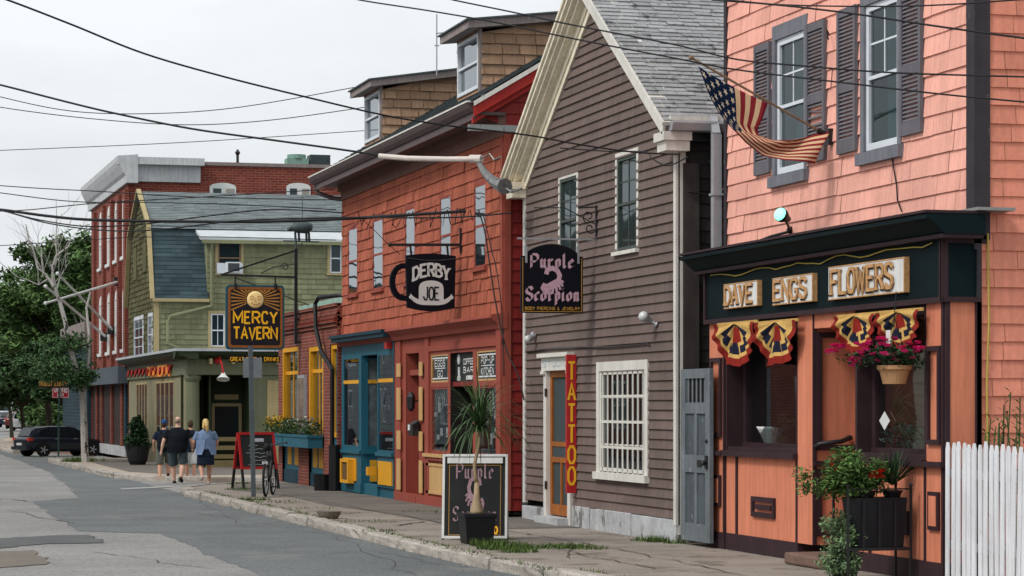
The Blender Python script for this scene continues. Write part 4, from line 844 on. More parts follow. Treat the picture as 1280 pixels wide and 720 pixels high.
# ---- shop front
ztop = 3.18
b = MB(); b.profile(MO, oyR - .04, oyL + .02, [(-.05, 3.24), (.22, 3.20), (.23, 3.15), (.16, 3.10), (.10, 3.05), (.08, 2.98), (-.05, 2.98)]); b.build('ledge', M_ORP, oh)
P_ = lambda px: F(px, 0, XO)[0]
tw0, tw1 = P_(495.5), P_(430)
shopw = {k: Wx(XO, *v) for k, v in dict(a=(538.5, 560, 439, 470), b=(538.5, 560, 479, 569), c=(595.5, 622, 435, 470), d=(595.5, 622, 477, 568)).items()}
za, zb_ = shopw['c'][2], shopw['c'][3]
zt1, zt0, zl1, zl0 = 2.66, 2.17, 2.08, .95
pa = (shopw['a'][0], shopw['a'][1]); pc = (shopw['c'][0], shopw['c'][1])
dopen = (P_(591), P_(563.5), .15, zt1); odoor = (P_(523), P_(508), .12, 2.72)
holes = [(*pa, zt0, zt1), (*pa, zl0, zl1), (*pc, zt0, zt1), (*pc, zl0, zl1), dopen, odoor]
b = MB(); flatwall(b, MO, oyR, tw0, 0, 2.98, holes, 0)
b.build('shop_wall', M_ORP, oh)
b = MB()
b.wb(MO, oyR, oyR + .28, .0, 2.98, -.04, .06); b.wb(MO, pa[1] + .05, pa[1] + .35, 0, 2.98, -.04, .035); b.wb(MO, tw0 - .02, tw0 - .5, 0, 2.98, -.04, .04); b.wb(MO, oyR, pa[1] + .3, 2.72, 2.82, -.02, .03)
b.wb(MO, oyR + .28, pa[1] + .05, .80, .88, -.02, .05); b.wb(MO, oyR, tw0, 0, .16, -.02, .05); b.build('shop_trim', M_ORP, oh)
M_STICK = mat('window_white', (.62, .64, .62), .6, .06, 9); M_BOARD = mat('blackboard', (.02, .024, .024), .5, .2, 6, .3)
for nm, pp in (('a', pa), ('c', pc)):
    for zz0, zz1 in ((zt0, zt1), (zl0, zl1)):
        f = MB(); ring(f, MO, pp[0] + .05, pp[1] - .05, zz0 + .03, zz1 - .03, .052, -.1, -.008, wt=.032, wb_=.032); fo = f.build('shop_window', M_BEIGE if zz0 > 2 else M_ORP, oh)
        g = MB(); g.face([MO(pp[0], zz0, -.02), MO(pp[1], zz0, -.02), MO(pp[1], zz1, -.02), MO(pp[0], zz1, -.02)]); g.build('pane', M_SHOPG, fo)
        q = MB()
        if zz0 > 2:
            bd = MB(); bd.face([MO(pp[0], zz0, -.06), MO(pp[1], zz0, -.06), MO(pp[1], zz1, -.06), MO(pp[0], zz1, -.06)]); bd.build('board', M_BOARD, fo)
            w = pp[1] - pp[0]; h = zz1 - zz0; MQ = MX(XO + .016)
            q.wb(MQ, pp[0] + .08, pp[1] - .08, zz0 + .055, zz0 + .08, 0, .002); q.wb(MQ, pp[0] + .08, pp[1] - .08, zz1 - .08, zz1 - .055, 0, .002); q.wb(MQ, pp[0] + w * .2, pp[1] - w * .2, zz0 + h * .485, zz0 + h * .515, 0, .002)
            t1, t2 = ('EGGS', 'GO') if nm == 'a' else ('POP-UP', 'KITCHEN')
            word(q, MQ, t1, -(pp[1] - w * .2), zz0 + h * .57, w * .6, h * .22, .020, .003, fl=-1); word(q, MQ, t2, -(pp[1] - w * (.2 if nm == 'c' else .36)), zz0 + h * .2, w * (.6 if nm == 'c' else .3), h * .22, .020, .003, fl=-1)
            q.build('window_lettering', M_STICK, fo)
        else:
            room(fo, MO, (pp[0], pp[1], zz0, zz1), 1.2, M_DARK, -.13)
            # pale posters and a drawn figure stuck behind the glass
            MQ = MX(XO + .03); w = pp[1] - pp[0]; h = zz1 - zz0
            rr = random.Random(5 if nm == 'a' else 8)
            for k in range(9 if nm == 'c' else 6):
                s = pp[0] + w * rr.uniform(.1, .75); z = zz0 + h * rr.uniform(.08, .8); a_ = w * rr.uniform(.08, .2); c_ = h * rr.uniform(.06, .16)
                q.face([MQ(s, z, -.001 * k), MQ(s + a_, z, -.001 * k), MQ(s + a_, z + c_, -.001 * k), MQ(s, z + c_, -.001 * k)])
            for k in range(7):
                s = pp[0] + w * (.12 + .12 * k); pen(q, MQ, [(s, zz1 - h * .05), (s + .06, zz1 - h * .14), (s - .02, zz1 - h * .2), (s + .05, zz1 - h * rr.uniform(.26, .36))], .035, -.02 - .001 * k)
            q.build('poster', mat('faded_print', (.72, .70, .66), .7, .35, 14, island=.45), fo)
f = MB(); f.box(XO + .55, XO + .6, dopen[0] - .2, dopen[1] + .2, 0, 2.7); f.box(XO, XO + .6, dopen[1] + .0, dopen[1] + .03, 0, 2.7); f.build('doorway', M_DARK, oh)
f = MB(); f.wb(MO, dopen[0], dopen[1], zt0 - .08, zt0, -.1, -.03); f.wb(MO, dopen[0], dopen[0] + .05, .15, zt1, -.1, -.02); fo = f.build('door_frame', M_ORD, oh)
f = MB(); f.wb(MO, dopen[0] + .05, dopen[1], zt0, zt1, -.09, -.08); f.build('transom_board', M_BOARD, fo)
q = MB(); w = dopen[1] - dopen[0]; MQ = MX(XO + .08)
for i, (a, c) in enumerate((('COFFEE', 2.46), ('BAR', 2.32))): word(q, MQ, a, -(dopen[0] + w * .62), c, w * .45, .09, .02, .004, fl=-1)
q.wb(MQ, dopen[0] + w * .1, dopen[0] + w * .5, 2.2, 2.27, 0, .003); s = dopen[1] - w * .18
q.build('transom_lettering', M_STICK, fo); q = MB(); q.lathe([(.0, 0), (.09, .0), (.09, .012)], MQ(s, 2.55, 0), 12, axis=(-1, 0, 0)); q.wb(MQ, s - .07, s + .07, 2.24, 2.42, 0, .005); q.wb(MQ, s - .11, s + .11, 2.19, 2.26, 0, .008); q.build('logo', M_STICK, fo)
# street door
f = MB(); f.wb(MO, odoor[0], odoor[1], 2.32, 2.42, -.3, -.06); f.box(XO, XO + .3, odoor[1], odoor[1] + .03, 0, 2.75); f.box(XO, XO + .3, odoor[0] - .03, odoor[0], 0, 2.75); f.wb(MO, odoor[0], odoor[1], 0, .12, -.3, .06); fo = f.build('door_frame', M_ORP, oh)
f = MB(); f.wb(MO, odoor[0], odoor[1], .12, 2.32, -.28, -.24)
for a, c in ((.3, .95), (1.1, 1.6), (1.7, 2.15)):
    for k in (0, 1): s = odoor[0] + .12 + k * (odoor[1] - odoor[0] - .12) / 2; ring(f, MO, s + .05, s + .3, a, c, .03, -.24, -.225)
f.build('door', M_ORD, fo); f = MB(); f.face([MO(odoor[0], 2.42, -.2), MO(odoor[1], 2.42, -.2), MO(odoor[1], 2.72, -.2), MO(odoor[0], 2.72, -.2)]); f.build('transom', M_SHOPG, fo)
for px0, px1 in ((499, 503.5), (527, 531)):
    for a, c in ((.2, .78), (.95, 1.3), (1.5, 2.1), (2.3, 2.55)): f = MB(); f.wb(MO, P_(px1), P_(px0), a, c, .036, .055); f.build('inlay_panel', M_BEIGE, oh)
f = MB(); ring(f, MO, P_(590) + .05, P_(534.5) - .05, .26, .70, .05, -.0, .035); f.wb(MO, P_(590), P_(534.5), .2, .75, .0, .02); f.build('bulkhead_panel', M_BEIGE, oh)
f = MB(); f.wb(MO, P_(592), P_(533), .86, .92, .03, .08); f.build('sill', M_BEIGE, oh)
mb_ = MB(); y = P_(524); mb_.box(XO - .16, XO - .045, y - .17, y + .17, 1.22, 1.42); mb_.prism([(XO - .17, y - .19, 1.42), (XO - .04, y - .19, 1.42), (XO - .04, y - .19, 1.5)], (0, .38, 0)); mb_.build('mailbox', M_IRON, oh); 
mb_ = MB(); mb_.box(XO - .18, XO - .165, y + .0, y + .14, 1.32, 1.42); mb_.build('mailbox_label', M_STICK, oh)
mb_ = MB(); mb_.lathe([(.02, 0), (.07, .05), (.08, .26), (.05, .32), (.01, .36)], (XO - .15, y, 1.66), 8); mb_.bar((XO - .15, y, 1.85), (XO - .02, y, 1.85), .03); mb_.build('lantern', M_IRON, oh)
# ---- teal unit
T0, T1 = tw0, tw1
b = MB(); b.wb(MO, T0, T1 + .06, 3.06, 3.14, -.05, .26); b.wb(MO, T0, T1 + .1, 3.14, 3.20, -.05, .30); b.build('canopy', M_TEALD, oh)
wl = (P_(452), P_(432.5), .93, 2.74); wr = (P_(495), P_(475.8), .88, 2.76); en = (P_(474.5), P_(455), .0, 2.76)
b = MB(); flatwall(b, MO, T0, T1, .2, 2.98, [wl, wr, en], .05); b.build('shop_wall', M_TEAL, oh)
b = MB(); b.box(XO - .05, XO + .45, en[1] - .0, en[1] + .02, .0, .93); b.box(XO - .05, XO + .08, en[1], en[1] + .02, .93, 2.98); b.box(XO + .4, XO + .45, en[0] - .4, en[1] + .02, 0, 2.98); b.box(XO - .05, XO + .45, en[0] - .02, en[0], 0, 2.98); b.wb(MO, T0, T1 + .02, .0, .22, -.1, .0); b.wb(MO, en[0], en[1], 2.76, 2.98, -.4, .045); b.build('entry_wall', M_TEAL, oh)
MEn = MY(en[1])
b = MB(); b.wb(MO, T0, en[0] - .02, .80, .87, .0, .10); b.build('sill', M_TEAL, oh); b = MB(); b.wb(MO, en[1] + .03, T1, .80, .87, .0, .10); b.wb(MEn, XO - .04, XO + .4, .8, .87, -.01, .05); b.wb(MO, en[1] + .03, T1, .02, .2, .02, .07); b.build('sill', M_TEAL, oh)
for r, M in ((wl, MX(XO - .05)), (wr, MX(XO - .05)), ((XO + .06, XO + .42, .93, 2.72), MEn)):
    f = MB(); ring(f, M, r[0] + .025, r[1] - .025, r[2] + .03, r[3] - .03, .03, -.08, .004); fo = f.build('shop_window', M_TEAL, oh)
    g = MB(); g.face([M(r[0], r[2], -.01), M(r[1], r[2], -.01), M(r[1], r[3], -.01), M(r[0], r[3], -.01)]); g.build('pane', M_SHOPG if M is not MEn else mat('reflection_grey', (.10, .11, .11), .15, .5, 3, .6), fo)  # recess pane is opaque, its reflection put into the grey colour
    g = MB(); g.wb(M, r[0] + .02, r[1] - .02, 2.21, 2.28, -.07, .008); g.build('transom_rail', M_OCHRE, fo)
    if M is not MEn: room(fo, M, r, 1.0 if M is not MEn else .3, M_DARK, -.1)
for a, c in (((P_(494), P_(477)), 'm'), ((P_(449), P_(433)), 'n')):
    g = MB(); g.wb(MO, a[0], a[1], .25, .70, .04, .075); g.build('kick_panel', M_OCHRE, oh)
g = MB(); g.wb(MEn, XO + .12, XO + .34, .25, .68, 0, .02); g.build('kick_panel', M_OCHRE, oh)
g = MB(); y = P_(475); g.box(XO - .26, XO - .08, y - .08, y + .08, .42, .58); g.build('vent_box', M_OCHRE, oh)
g = MB(); ring(g, MX(XO - .2), P_(448.5) + .22, P_(434.5) - .30, .26, .62, .10, -.13, .0, wt=.06, wb_=.06); o = g.build('vent_hood', M_OCHRE, oh); g = MB(); g.wb(MX(XO - .2), P_(448.5) + .22, P_(434.5) - .30, .26, .62, -.12, -.03); g.build('grille', mat('brown_grille', (.13, .07, .025), .7, .2, 12), o)
g = MB(); y = P_(492); g.box(XO - .16, XO - .05, y - .12, y + .12, 2.84, 2.96); g.build('alarm_box', M_RED, oh); 
# drain pipe in the gap between the houses
g = MB(); g.tube([(XO + .33, oyR - .14, 0), (XO + .33, oyR - .14, 1.25)], .075, 8); g.tube([(XO + .33, oyR - .14, 1.25), (XO + .33, oyR - .14, 6.0)], .035, 6); g.build('drain_pipe', mat('pipe_dark', (.05, .055, .06), .5), oh)
g = MB(); g.tube([(XE + .0, oyL + .3, zG - .1), (XE + .04, oyL + .3, zG - .3), (XE + .35, oyL + .15, zG - .42), (XO + .0, oyL - .05, zG - .45)], .05, 8); g.build('downpipe', M_PLUMG, oh)
# ================================================================== cafe sign: a black mug
my = F(578, 0, XO)[0]; SD = my / (CY - (-.0195) * SY)
mx0, mz0 = R(507, 388, my); mx1, mz1 = R(569, 318, my); mw = mx1 - mx0; mh = mz1 - mz0
dj = thing('mug_sign', 'black coffee mug shaped hanging sign lettered DERBY JOE with a white bowler hat', 'shop sign', ((mx0 + mx1) / 2, my, mz0))
m = MB(); out = []
for i in range(13): f_ = i / 12; out.append((mx0 + .02 + (mw - .04) * f_, mz0 + .05 - .06 * math.sin(math.pi * f_)))
for i in range(13): f_ = 1 - i / 12; out.append((mx0 + mw * f_, mz1 - .03 + .035 * math.sin(math.pi * f_)))
m.prism([(x, my - .05, z) for x, z in out], (0, .10, 0)); m.build('board', M_BLK, dj)
m = MB(); hc = (mx0 + .0, mz0 + mh * .50); pts = [(hc[0] + .03 - .26 * math.sin(math.pi * i / 12) ** .7, my, hc[1] + mh * .29 * math.cos(math.pi * i / 12)) for i in range(13)]
for i in range(12): m.bar(pts[i], Vector(pts[i + 1]) + (Vector(pts[i + 1]) - Vector(pts[i])) * .15, .09, .085, up=(0, 1, 0))
m.build('handle', M_BLK, dj)
MM = MY(my - .05); M_SW = mat('sign_offwhite', (.60, .60, .58), .6, .05, 6)
q = MB(); cx = mx0 + mw * .5
word(q, MM, 'DERBY', cx - mw * .36, mz0 + mh * .53, mw * .72, mh * .21, .040, .004, sp=.3, serif=.03, curve=mh * .085)
q.face([MM(x, z, .005) for x, z in [(cx - mw * .25, mz0 + mh * .14), (cx + mw * .25, mz0 + mh * .14), (cx + mw * .25, mz0 + mh * .36)] + [(cx + mw * .25 * math.cos(math.pi * i / 12), mz0 + mh * (.36 + .17 * math.sin(math.pi * i / 12) ** .6)) for i in range(1, 12)] + [(cx - mw * .25, mz0 + mh * .36)]])
def brim(i, e): f_ = i / 16 * 2 - 1; return (cx + f_ * mw * .42, mz0 + mh * (.095 + .12 * f_ ** 4 + (.085 if e else 0)))
q.face([MM(*brim(i, 0), .0055) for i in range(17)] + [MM(*brim(i, 1), .0055) for i in range(16, -1, -1)])
q.lathe([(.03, 0), (.03, .001)], MM(*[a + c for a, c in zip(brim(0, 0), (.005, .018))], .006), 10, axis=(0, -1, 0)); q.lathe([(.03, 0), (.03, .001)], MM(*[a + c for a, c in zip(brim(16, 0), (-.005, .018))], .006), 10, axis=(0, -1, 0))
q.build('lettering', M_SW, dj)
q = MB(); word(q, MM, 'JOE', cx - mw * .155, mz0 + mh * .19, mw * .31, mh * .22, .024, .009, sp=.3, serif=.02); q.build('lettering', M_BLK, dj)
q = MB(); q.tube([MM(mx0 + .02 + mw * .96 * i / 10, mz1 - .075 - .035 * math.sin(math.pi * i / 10), .003) for i in range(11)], .006, 4); q.build('rim', mat('rim_grey', (.06, .065, .07), .5), dj)
m = MB(); xb, zb2 = R(487, 306, my); m.bar((xb, my, zb2), (XO, my, zb2 + .02), .045); m.bar((XO - .03, my, zb2 - .12), (XO - .03, my, zb2 + .3), .04)
for x in (mx0 + .1, mx1 - .12): m.bar((x, my, mz1 - .05), (x - .02, my, zb2), .03)
m.ball((xb, my, zb2), .035, 8); m.build('bracket', M_IRON, dj)
# ================================================================== low brick building with ochre windows
M_BRK = brickmat('red_brick', hexc('#9c4a3a', .8), hexc('#7f3a30', .75), (.22, .17, .14), soot=.28)
M_BRK2 = brickmat('deep_brick', hexc('#95402f', .75), hexc('#7a3328', .75), (.20, .14, .115), soot=.2)
XB = 10.15; MBk = MX(XB); by0, by1 = oyL + .02, F(348, 0, XB)[0]
lb = thing('brick_shop', 'low one storey brick shop with ochre window frames and teal panels', 'shop', (XB, (by0 + by1) / 2, 0))
Pb = lambda px: F(px, 0, XB)[0]
bw1 = (Pb(373), Pb(353), .0, 3.1); bw2 = (Pb(404), Pb(386), .0, 3.05); bw3 = (Pb(421), Pb(413), .0, 3.05)
b = MB(); flatwall(b, MBk, by0, by1, 0, 3.9, [bw1, bw2, bw3]); b.build('front_wall', M_BRK, lb)
b = MB(); b.box(XB, 20, by1 - .01, by1 + .0, 0, 3.9); b.box(XB + .0, 20, by0, by0 + .01, 0, 3.9); b.box(19.9, 20, by0, by1, 0, 3.9); b.box(XB + .02, 20, by0, by1, 3.55, 3.6); b.build('side_wall', M_BRK2, lb)
b = MB()
for z, n in ((3.42, .05), (3.5, .09), (3.58, .06), (3.66, .03), (3.84, .05)): b.wb(MBk, by0, by1 + n, z, z + .06, -.05, n)
b.build('cornice', M_BRK2, lb)
b = MB(); b.prism([(XB + .4, by0 + .1, 3.9), (XB + .4, by1 - .5, 3.9), (XB + .4, by1 - .5, 4.08), (XB + .4, by0 + .1, 4.12)], (.3, 0, 0)); b.build('parapet_flashing', mat('verdigris', (.30, .45, .38), .6, .12, 2, streak=.2), lb)
for j, r in enumerate((bw1, bw2)):
    f = MB(); zs = 1.0; ring(f, MBk, r[0] + .13, r[1] - .13, zs, r[3] - .1, .13, -.15, -.005, wb_=.05, wt=.1); f.wb(MBk, r[0] + .1, r[1] - .1, 2.48, 2.56, -.10, -.065); sm = (r[0] + r[1]) / 2
    for k in (2,): s = r[0] + (r[1] - r[0]) * k / 4; f.wb(MBk, s - .025, s + .025, zs, r[3] - .1, -.10, -.07)
    fo = f.build('shop_window', M_OCHRE, lb)
    g = MB(); g.face([MBk(r[0], zs, -.09), MBk(r[1], zs, -.09), MBk(r[1], r[3], -.09), MBk(r[0], r[3], -.09)]); g.build('pane', M_SHOPG, fo); room(fo, MBk, (r[0], r[1], zs, r[3]), 1, M_DARK, -.2)
    g = MB(); g.wb(MBk, r[0], r[1], .3, .95, -.2, -.06); g.build('kick_panel', M_TEAL, lb); g = MB(); g.wb(MBk, r[0], r[1], 0, .3, -.2, -.03); g.build('plinth', M_TEALD, lb)
    for k in range(2): s = r[0] + .25 + k * (r[1] - r[0] - .3) * .5; g = MB(); g.wb(MBk, s, s + .5, .42, .86, -.07, -.045); g.build('inlay_panel', M_OCHRE, lb)
f = MB(); ring(f, MBk, bw3[0] + .1, bw3[1] - .1, 1.2, 2.95, .1, -.2, -.02, wb_=.1); f.build('door_frame', M_OCHRE, lb); f = MB(); f.wb(MBk, bw3[0], bw3[1], 0, 2.95, -.15, -.1); f.wb(MBk, bw3[0] + .2, bw3[1] - .2, 0, 1.15, -.1, -.05); f.build('door', M_TEAL, lb)
f = MB(); f.wb(MBk, Pb(383.5), Pb(374.5), 1.15, 2.45, .0, .06); o = f.build('menu_case', M_PIPE, lb); f = MB(); f.face([MBk(s, t, .063) for s, t in ((Pb(383), 1.22), (Pb(375), 1.22), (Pb(375), 2.38), (Pb(383), 2.38))]); f.build('pane', mat('menu_print', (.20, .14, .10), .25, .5, 3, .5, fine=.3), o)
M_TRUNKC = mat('black_rubber', (.012, .012, .014), .5, .1)
f = MB(); f.tube([MBk(F(x, 0, XB)[0], F(x, y, XB)[1], n) for x, y, n in ((432, 369, -.3), (412, 369, -.2), (404, 372, .1), (402, 380, .14), (404, 410, .16), (410, 440, .14), (417, 455, .1), (420, 462, .08), (420, 480, .08), (420, 604, .08))], .05, 6); f.build('cable', M_TRUNKC, lb)
f = MB(); f.tube([MBk(Pb(424), 0.0, .1), MBk(Pb(424), .95, .1)], .12, 8); f.build('drain_pipe', M_TRUNKC, lb)
f = MB(); f.lathe([(.17, 0), (.2, .32), (.21, .33), (.19, .33), (.15, .05)], (XB - .3, Pb(421), 0.004), 12); tag(f.build('bucket', M_TRUNKC, smooth=False), 'black bucket on the pavement at the foot of the drain pipe', 'bucket')
# flower boxes
M_LEAF = mat('leaf_green', (.035, .075, .018), .6, .3, 3, .3, island=.55); M_LEAFD = mat('leaf_dark', (.018, .045, .016), .6, .3, 3, .3, island=.5); M_YF = mat('yellow_petal', (.70, .46, .03), .6, .1, 5, island=.25); M_PF = mat('magenta_petal', (.72, .03, .20), .6, .1, 5, island=.3); M_RF = mat('red_petal', (.52, .03, .015), .6, .1, 5, island=.3); M_WF = mat('white_petal', (.6, .58, .52), .6, .1, 5, island=.2)
def leaves(mb, c, r, n, size, m=0, rng_=rnd, droop=0., shell=.45):
    c = Vector(c); r = Vector(r)
    for i in range(n):
        d = Vector((rng_.gauss(0, 1), rng_.gauss(0, 1), rng_.gauss(0, 1))).normalized() * (shell + (1 - shell) * rng_.random())
        p = c + Vector((d.x * r.x, d.y * r.y, d.z * r.z)); s = size * rng_.uniform(.6, 1.35)
        u = Vector((rng_.gauss(0, 1), rng_.gauss(0, 1), rng_.gauss(0, .6) - droop)).normalized(); v = u.cross(Vector((rng_.gauss(0, .5), rng_.gauss(0, .5), 1))).normalized()
        k = u.cross(v) * s * .18
        mb.face([p - u * s, p + v * s * .42 + k, p + u * s, p - v * s * .42 + k], m)
def flowers(mb, c, r, n, size, m, rng_=rnd):
    c = Vector(c)
    for i in range(n):
        d = Vector((rng_.gauss(0, 1), rng_.gauss(0, 1), abs(rng_.gauss(0, 1)) + .1)).normalized() * rng_.uniform(.8, 1.08)
        p = c + Vector((d.x * r[0], d.y * r[1], d.z * r[2]))
        for k in range(5):
            a = k * 1.257 + rng_.random(); ax = Vector((math.cos(a), math.sin(a) * .8, .5 + .3 * rng_.random())).normalized(); sd_ = ax.cross(Vector((.2, .1, 1))).normalized() * size * .45
            mb.face([p, p + ax * size * .6 + sd_, p + ax * size, p + ax * size * .6 - sd_], m)
for j, (pl, pr, lab, yel) in enumerate(((337.5, 372.5, 'teal window box full of yellow flowers, at the tavern end of the brick shop', 26), (373.5, 405.5, 'teal window box with sparse small pale and yellow blooms, nearer the cafe', 9))):
    s0, s1 = Pb(pr), Pb(pl) - (1.2 if j == 0 else 0); zb = .86
    if j == 0: s1 = by1 - .1
    t = thing('window_box', lab, 'flower box', (XB - .2, (s0 + s1) / 2, zb), 'teal window boxes')
    m = MB(); ring(m, MX(XB - .02), s0, s1, 0, 0, 0, 0, 0) if False else None; m.wb(MX(XB), s0, s1, zb, zb + .26, .04, .36); m.wb(MX(XB), s0 - .02, s1 + .02, zb + .22, zb + .27, .03, .38); m.build('planter', M_TEAL, t)
    m = MB(); 
    for k in range(8): leaves(m, (XB - .2 + rnd.gauss(0, .04), s0 + (s1 - s0) * (k + .5) / 8, zb + .38 + rnd.random() * .1), (.2, .22, .2), 70, .05)
    m.build('foliage', M_LEAF, t)
    m = MB()
    for k in range(8): flowers(m, (XB - .22, s0 + (s1 - s0) * (k + .5) / 8, zb + .40), (.2, .24, .25), yel // 3 + 2, .06, 0)
    m.build('blossoms', M_YF if j == 0 else M_WF, t)
# ================================================================== olive tavern across the side street
M_OLIVE = mat('olive_shingle', hexc('#8d9070', .76), .9, .12, 1.2, .1, island=.14, streak=.2, bump=.3, bscale=26, fine=.06)
M_OLIVED = mat('olive_weathered', hexc('#6c6a4c', .72), .9, .14, 1.2, .1, island=.3, streak=.2, bump=.3, bscale=26, fine=.1)
M_SAGE = mat('sage_paint', hexc('#80866a', .66), .6, .08, 1.5, .2, streak=.1)
M_SAGED = mat('dark_sage', hexc('#3c4a30', .6), .6, .1, 1.5, .2)
M_BEIGT = mat('putty_trim', hexc('#b7a77c', .8), .65, .08, 2, .2, streak=.1)
M_BLROOF = mat('blue_grey_shingle', (.043, .068, .078), .9, .14, 1.4, .12, island=.26, fine=.15, bscale=30)
M_LGROOF = mat('light_grey_shingle', (.165, .19, .195), .9, .14, 1.4, .12, island=.16, fine=.15, bscale=30)
XT, YT, YH = 9.9, 72.6, 80.6
tv = thing('tavern', 'olive green shingled gambrel roofed tavern on the far corner of the side street', 'tavern', (XT, YT, 0))
MT_, MTy, MHy = MX(XT), MY(YT), MY(YH)
yN = 87.9
zg1 = 3.38
# house body
ym = (YH + yN) / 2; zk, zp, zlo = 7.55, 8.85, 5.15; inn = .95
xw0 = R(259, 0, YH)[0]
def gam(z):
    if z < zlo: return (YH, yN)
    if z < zk: f_ = (z - zlo) / (zk - zlo); return (YH + inn * f_, yN - inn * f_)
    f_ = min(1, (z - zk) / (zp - zk)); return (YH + inn + (ym - YH - inn) * f_, yN - inn - (yN - inn - ym) * f_)
def Wt(pl, pr, pt, pb): return Wx(XT, pl, pr, pt, pb)
gw = [Wt(168.5, 179.5, 398, 446), Wt(186, 191, 394, 443)]
b = MB(); siding(b, MT_, zg1, zp - .02, gam, gw, .17, .022, (.14, .3), jit=.006, ragged=.03); b.build('gable_wall', M_OLIVED, tv)
for r in gw: window(tv, MT_, r, M_VINYL, M_VINYL, M_SKYG, cas=.08, bars=(2, 2), depth=.0, sill=.05, proud=.02)
for pl, pr, pt, pb in ((168, 172, 310, 350), (180, 184, 303, 340)):
    r = Wt(pl, pr, pt, pb); f = MB(); f.wb(MT_, r[0], r[1], r[2], r[3], 0, .05); f.build('shutter', M_OLIVED, tv)
hw = [Wy(YH, 272.5, 301, 303, 342), Wy(YH, 263.5, 281, 392, 434), Wy(YH, 412.5, 427, 304, 342)]
b = MB(); siding(b, MHy, zg1, zlo, lambda z: (XT, xw0 + .0), [hw[1]], .165, .02, (.2, .45), jit=.003, ragged=.006); siding(b, MHy, zg1, 7.02, lambda z: (xw0, 19.8), hw, .165, .02, (.2, .45), jit=.003, ragged=.006); b.build('front_wall', M_OLIVE, tv)
b = MB(); b.box(XT + .02, 20, yN - .02, yN, 0, zlo); b.box(19.9, 20, YH, yN, 0, 7.0); b.box(xw0 - .0, xw0 + .02, YH + .02, YH + 1.2, zlo, 7.02); b.build('back_wall', M_OLIVE, tv)
b = MB()
def sl(y0, z0, y1, z1):
    h = math.hypot(y1 - y0, z1 - z0); uy, uz = (y1 - y0) / h, (z1 - z0) / h; sg = 1 if y1 > y0 else -1
    return (lambda s, t, n: (s, y0 + uy * t - sg * uz * n, z0 + uz * t + sg * uy * n)), h
M_, h = sl(YH - .12, zlo, YH + inn, zk); siding(b, M_, 0, h, lambda t: (XT - .12, xw0 + .02 + .08 * t), [], .15, .014, (.3, .8), jit=.002); b.build('lower_roof', M_BLROOF, tv)
b = MB(); M_, h = sl(YH + inn - .15, zk - .1, ym, zp); siding(b, M_, 0, h, lambda t: (XT - .15, 20), [], .14, .012, (.25, .5), jit=.002); b.build('upper_roof', M_LGROOF, tv)
b = MB(); M_, h = sl(yN - inn + .15, zk - .1, ym, zp); siding(b, M_, 0, h, lambda t: (XT - .15, 20), [], .14, .012, (.25, .5), back=False); M_, h = sl(yN + .1, zlo, yN - inn, zk); siding(b, M_, 0, h, lambda t: (XT - .15, 20), [], .14, .012, (.25, .5), back=False); b.build('rear_roof', M_LGROOF, tv)
b = MB(); b.hexa([(xw0 - .25, YH - .25, 7.03), (20, YH - .25, 7.03), (20, YH + inn + .5, 7.5), (xw0 - .25, YH + inn + .5, 7.5), (xw0 - .25, YH - .25, 7.12), (20, YH - .25, 7.12), (20, YH + inn + .5, 7.6), (xw0 - .25, YH + inn + .5, 7.6)]); b.build('flat_roof', mat('pale_membrane', (.50, .53, .55), .5, .1, 2, .3), tv)
b = MB(); b.box(xw0 - .2, 20, YH - .32, YH - .24, 6.93, 7.04); b.build('gutter', M_OLIVE, tv)
b = MB(); b.box(XT - .1, xw0 + .05, YH - .16, YH - .0, zlo - .08, zlo + .02); b.box(XT - .05, XT + .12, YH - .04, YH - .0, zg1, zlo - .08); b.build('trim_board', M_BEIGT, tv)
b = MB()
for q0, q1 in (((YH - .1, zlo), (YH + inn - .05, zk)), ((YH + inn - .05, zk), (ym, zp + .05)), ((yN + .1, zlo), (yN - inn + .05, zk)), ((yN - inn + .05, zk), (ym, zp + .05))): b.bar((XT - .1, q0[0], q0[1]), (XT - .1, q1[0], q1[1]), .14, .08)
b.build('rake_board', M_BEIGT, tv)
for j, r in enumerate(hw):
    fo = window(tv, MHy, r, M_BEIGT, M_VINYL if j else mat('brown_sash', (.22, .15, .09), .6), M_SKYG, cas=.09, bars=(2, 1) if j == 1 else (1, 1), depth=.03, sill=.05, proud=.03)
r = hw[0]; f = MB(); f.box(r[0] - .05, r[1] + .05, YH - .1, YH + .02, r[2], r[2] + .33); ac = f.build('window_panel', M_VINYL, tv)
f = MB(); f.box(r[0] + .22, r[0] + .66, YH - .42, YH - .1, r[2] + .02, r[2] + .35); o = f.build('air_conditioner', M_VINYL, tv)
f = MB(); f.box(r[0] + .26, r[0] + .62, YH - .44, YH - .42, r[2] + .06, r[2] + .31); f.build('grille', mat('grille_dark', (.05, .055, .06), .6, .2, 30), o)
f = MB(); f.tube([(xw0 + .12, YH - .22, 6.95), (xw0 + .12, YH - .12, 6.7), (xw0 + .12, YH - .12, 4.95), (XT + .45, YH - .14, 4.6), (XT + .38, YH - .14, 4.4), (XT + .38, YH - .14, 3.75), (XT + .9, YH - .14, 3.5)], .055, 6); f.build('downpipe', M_OLIVE, tv)
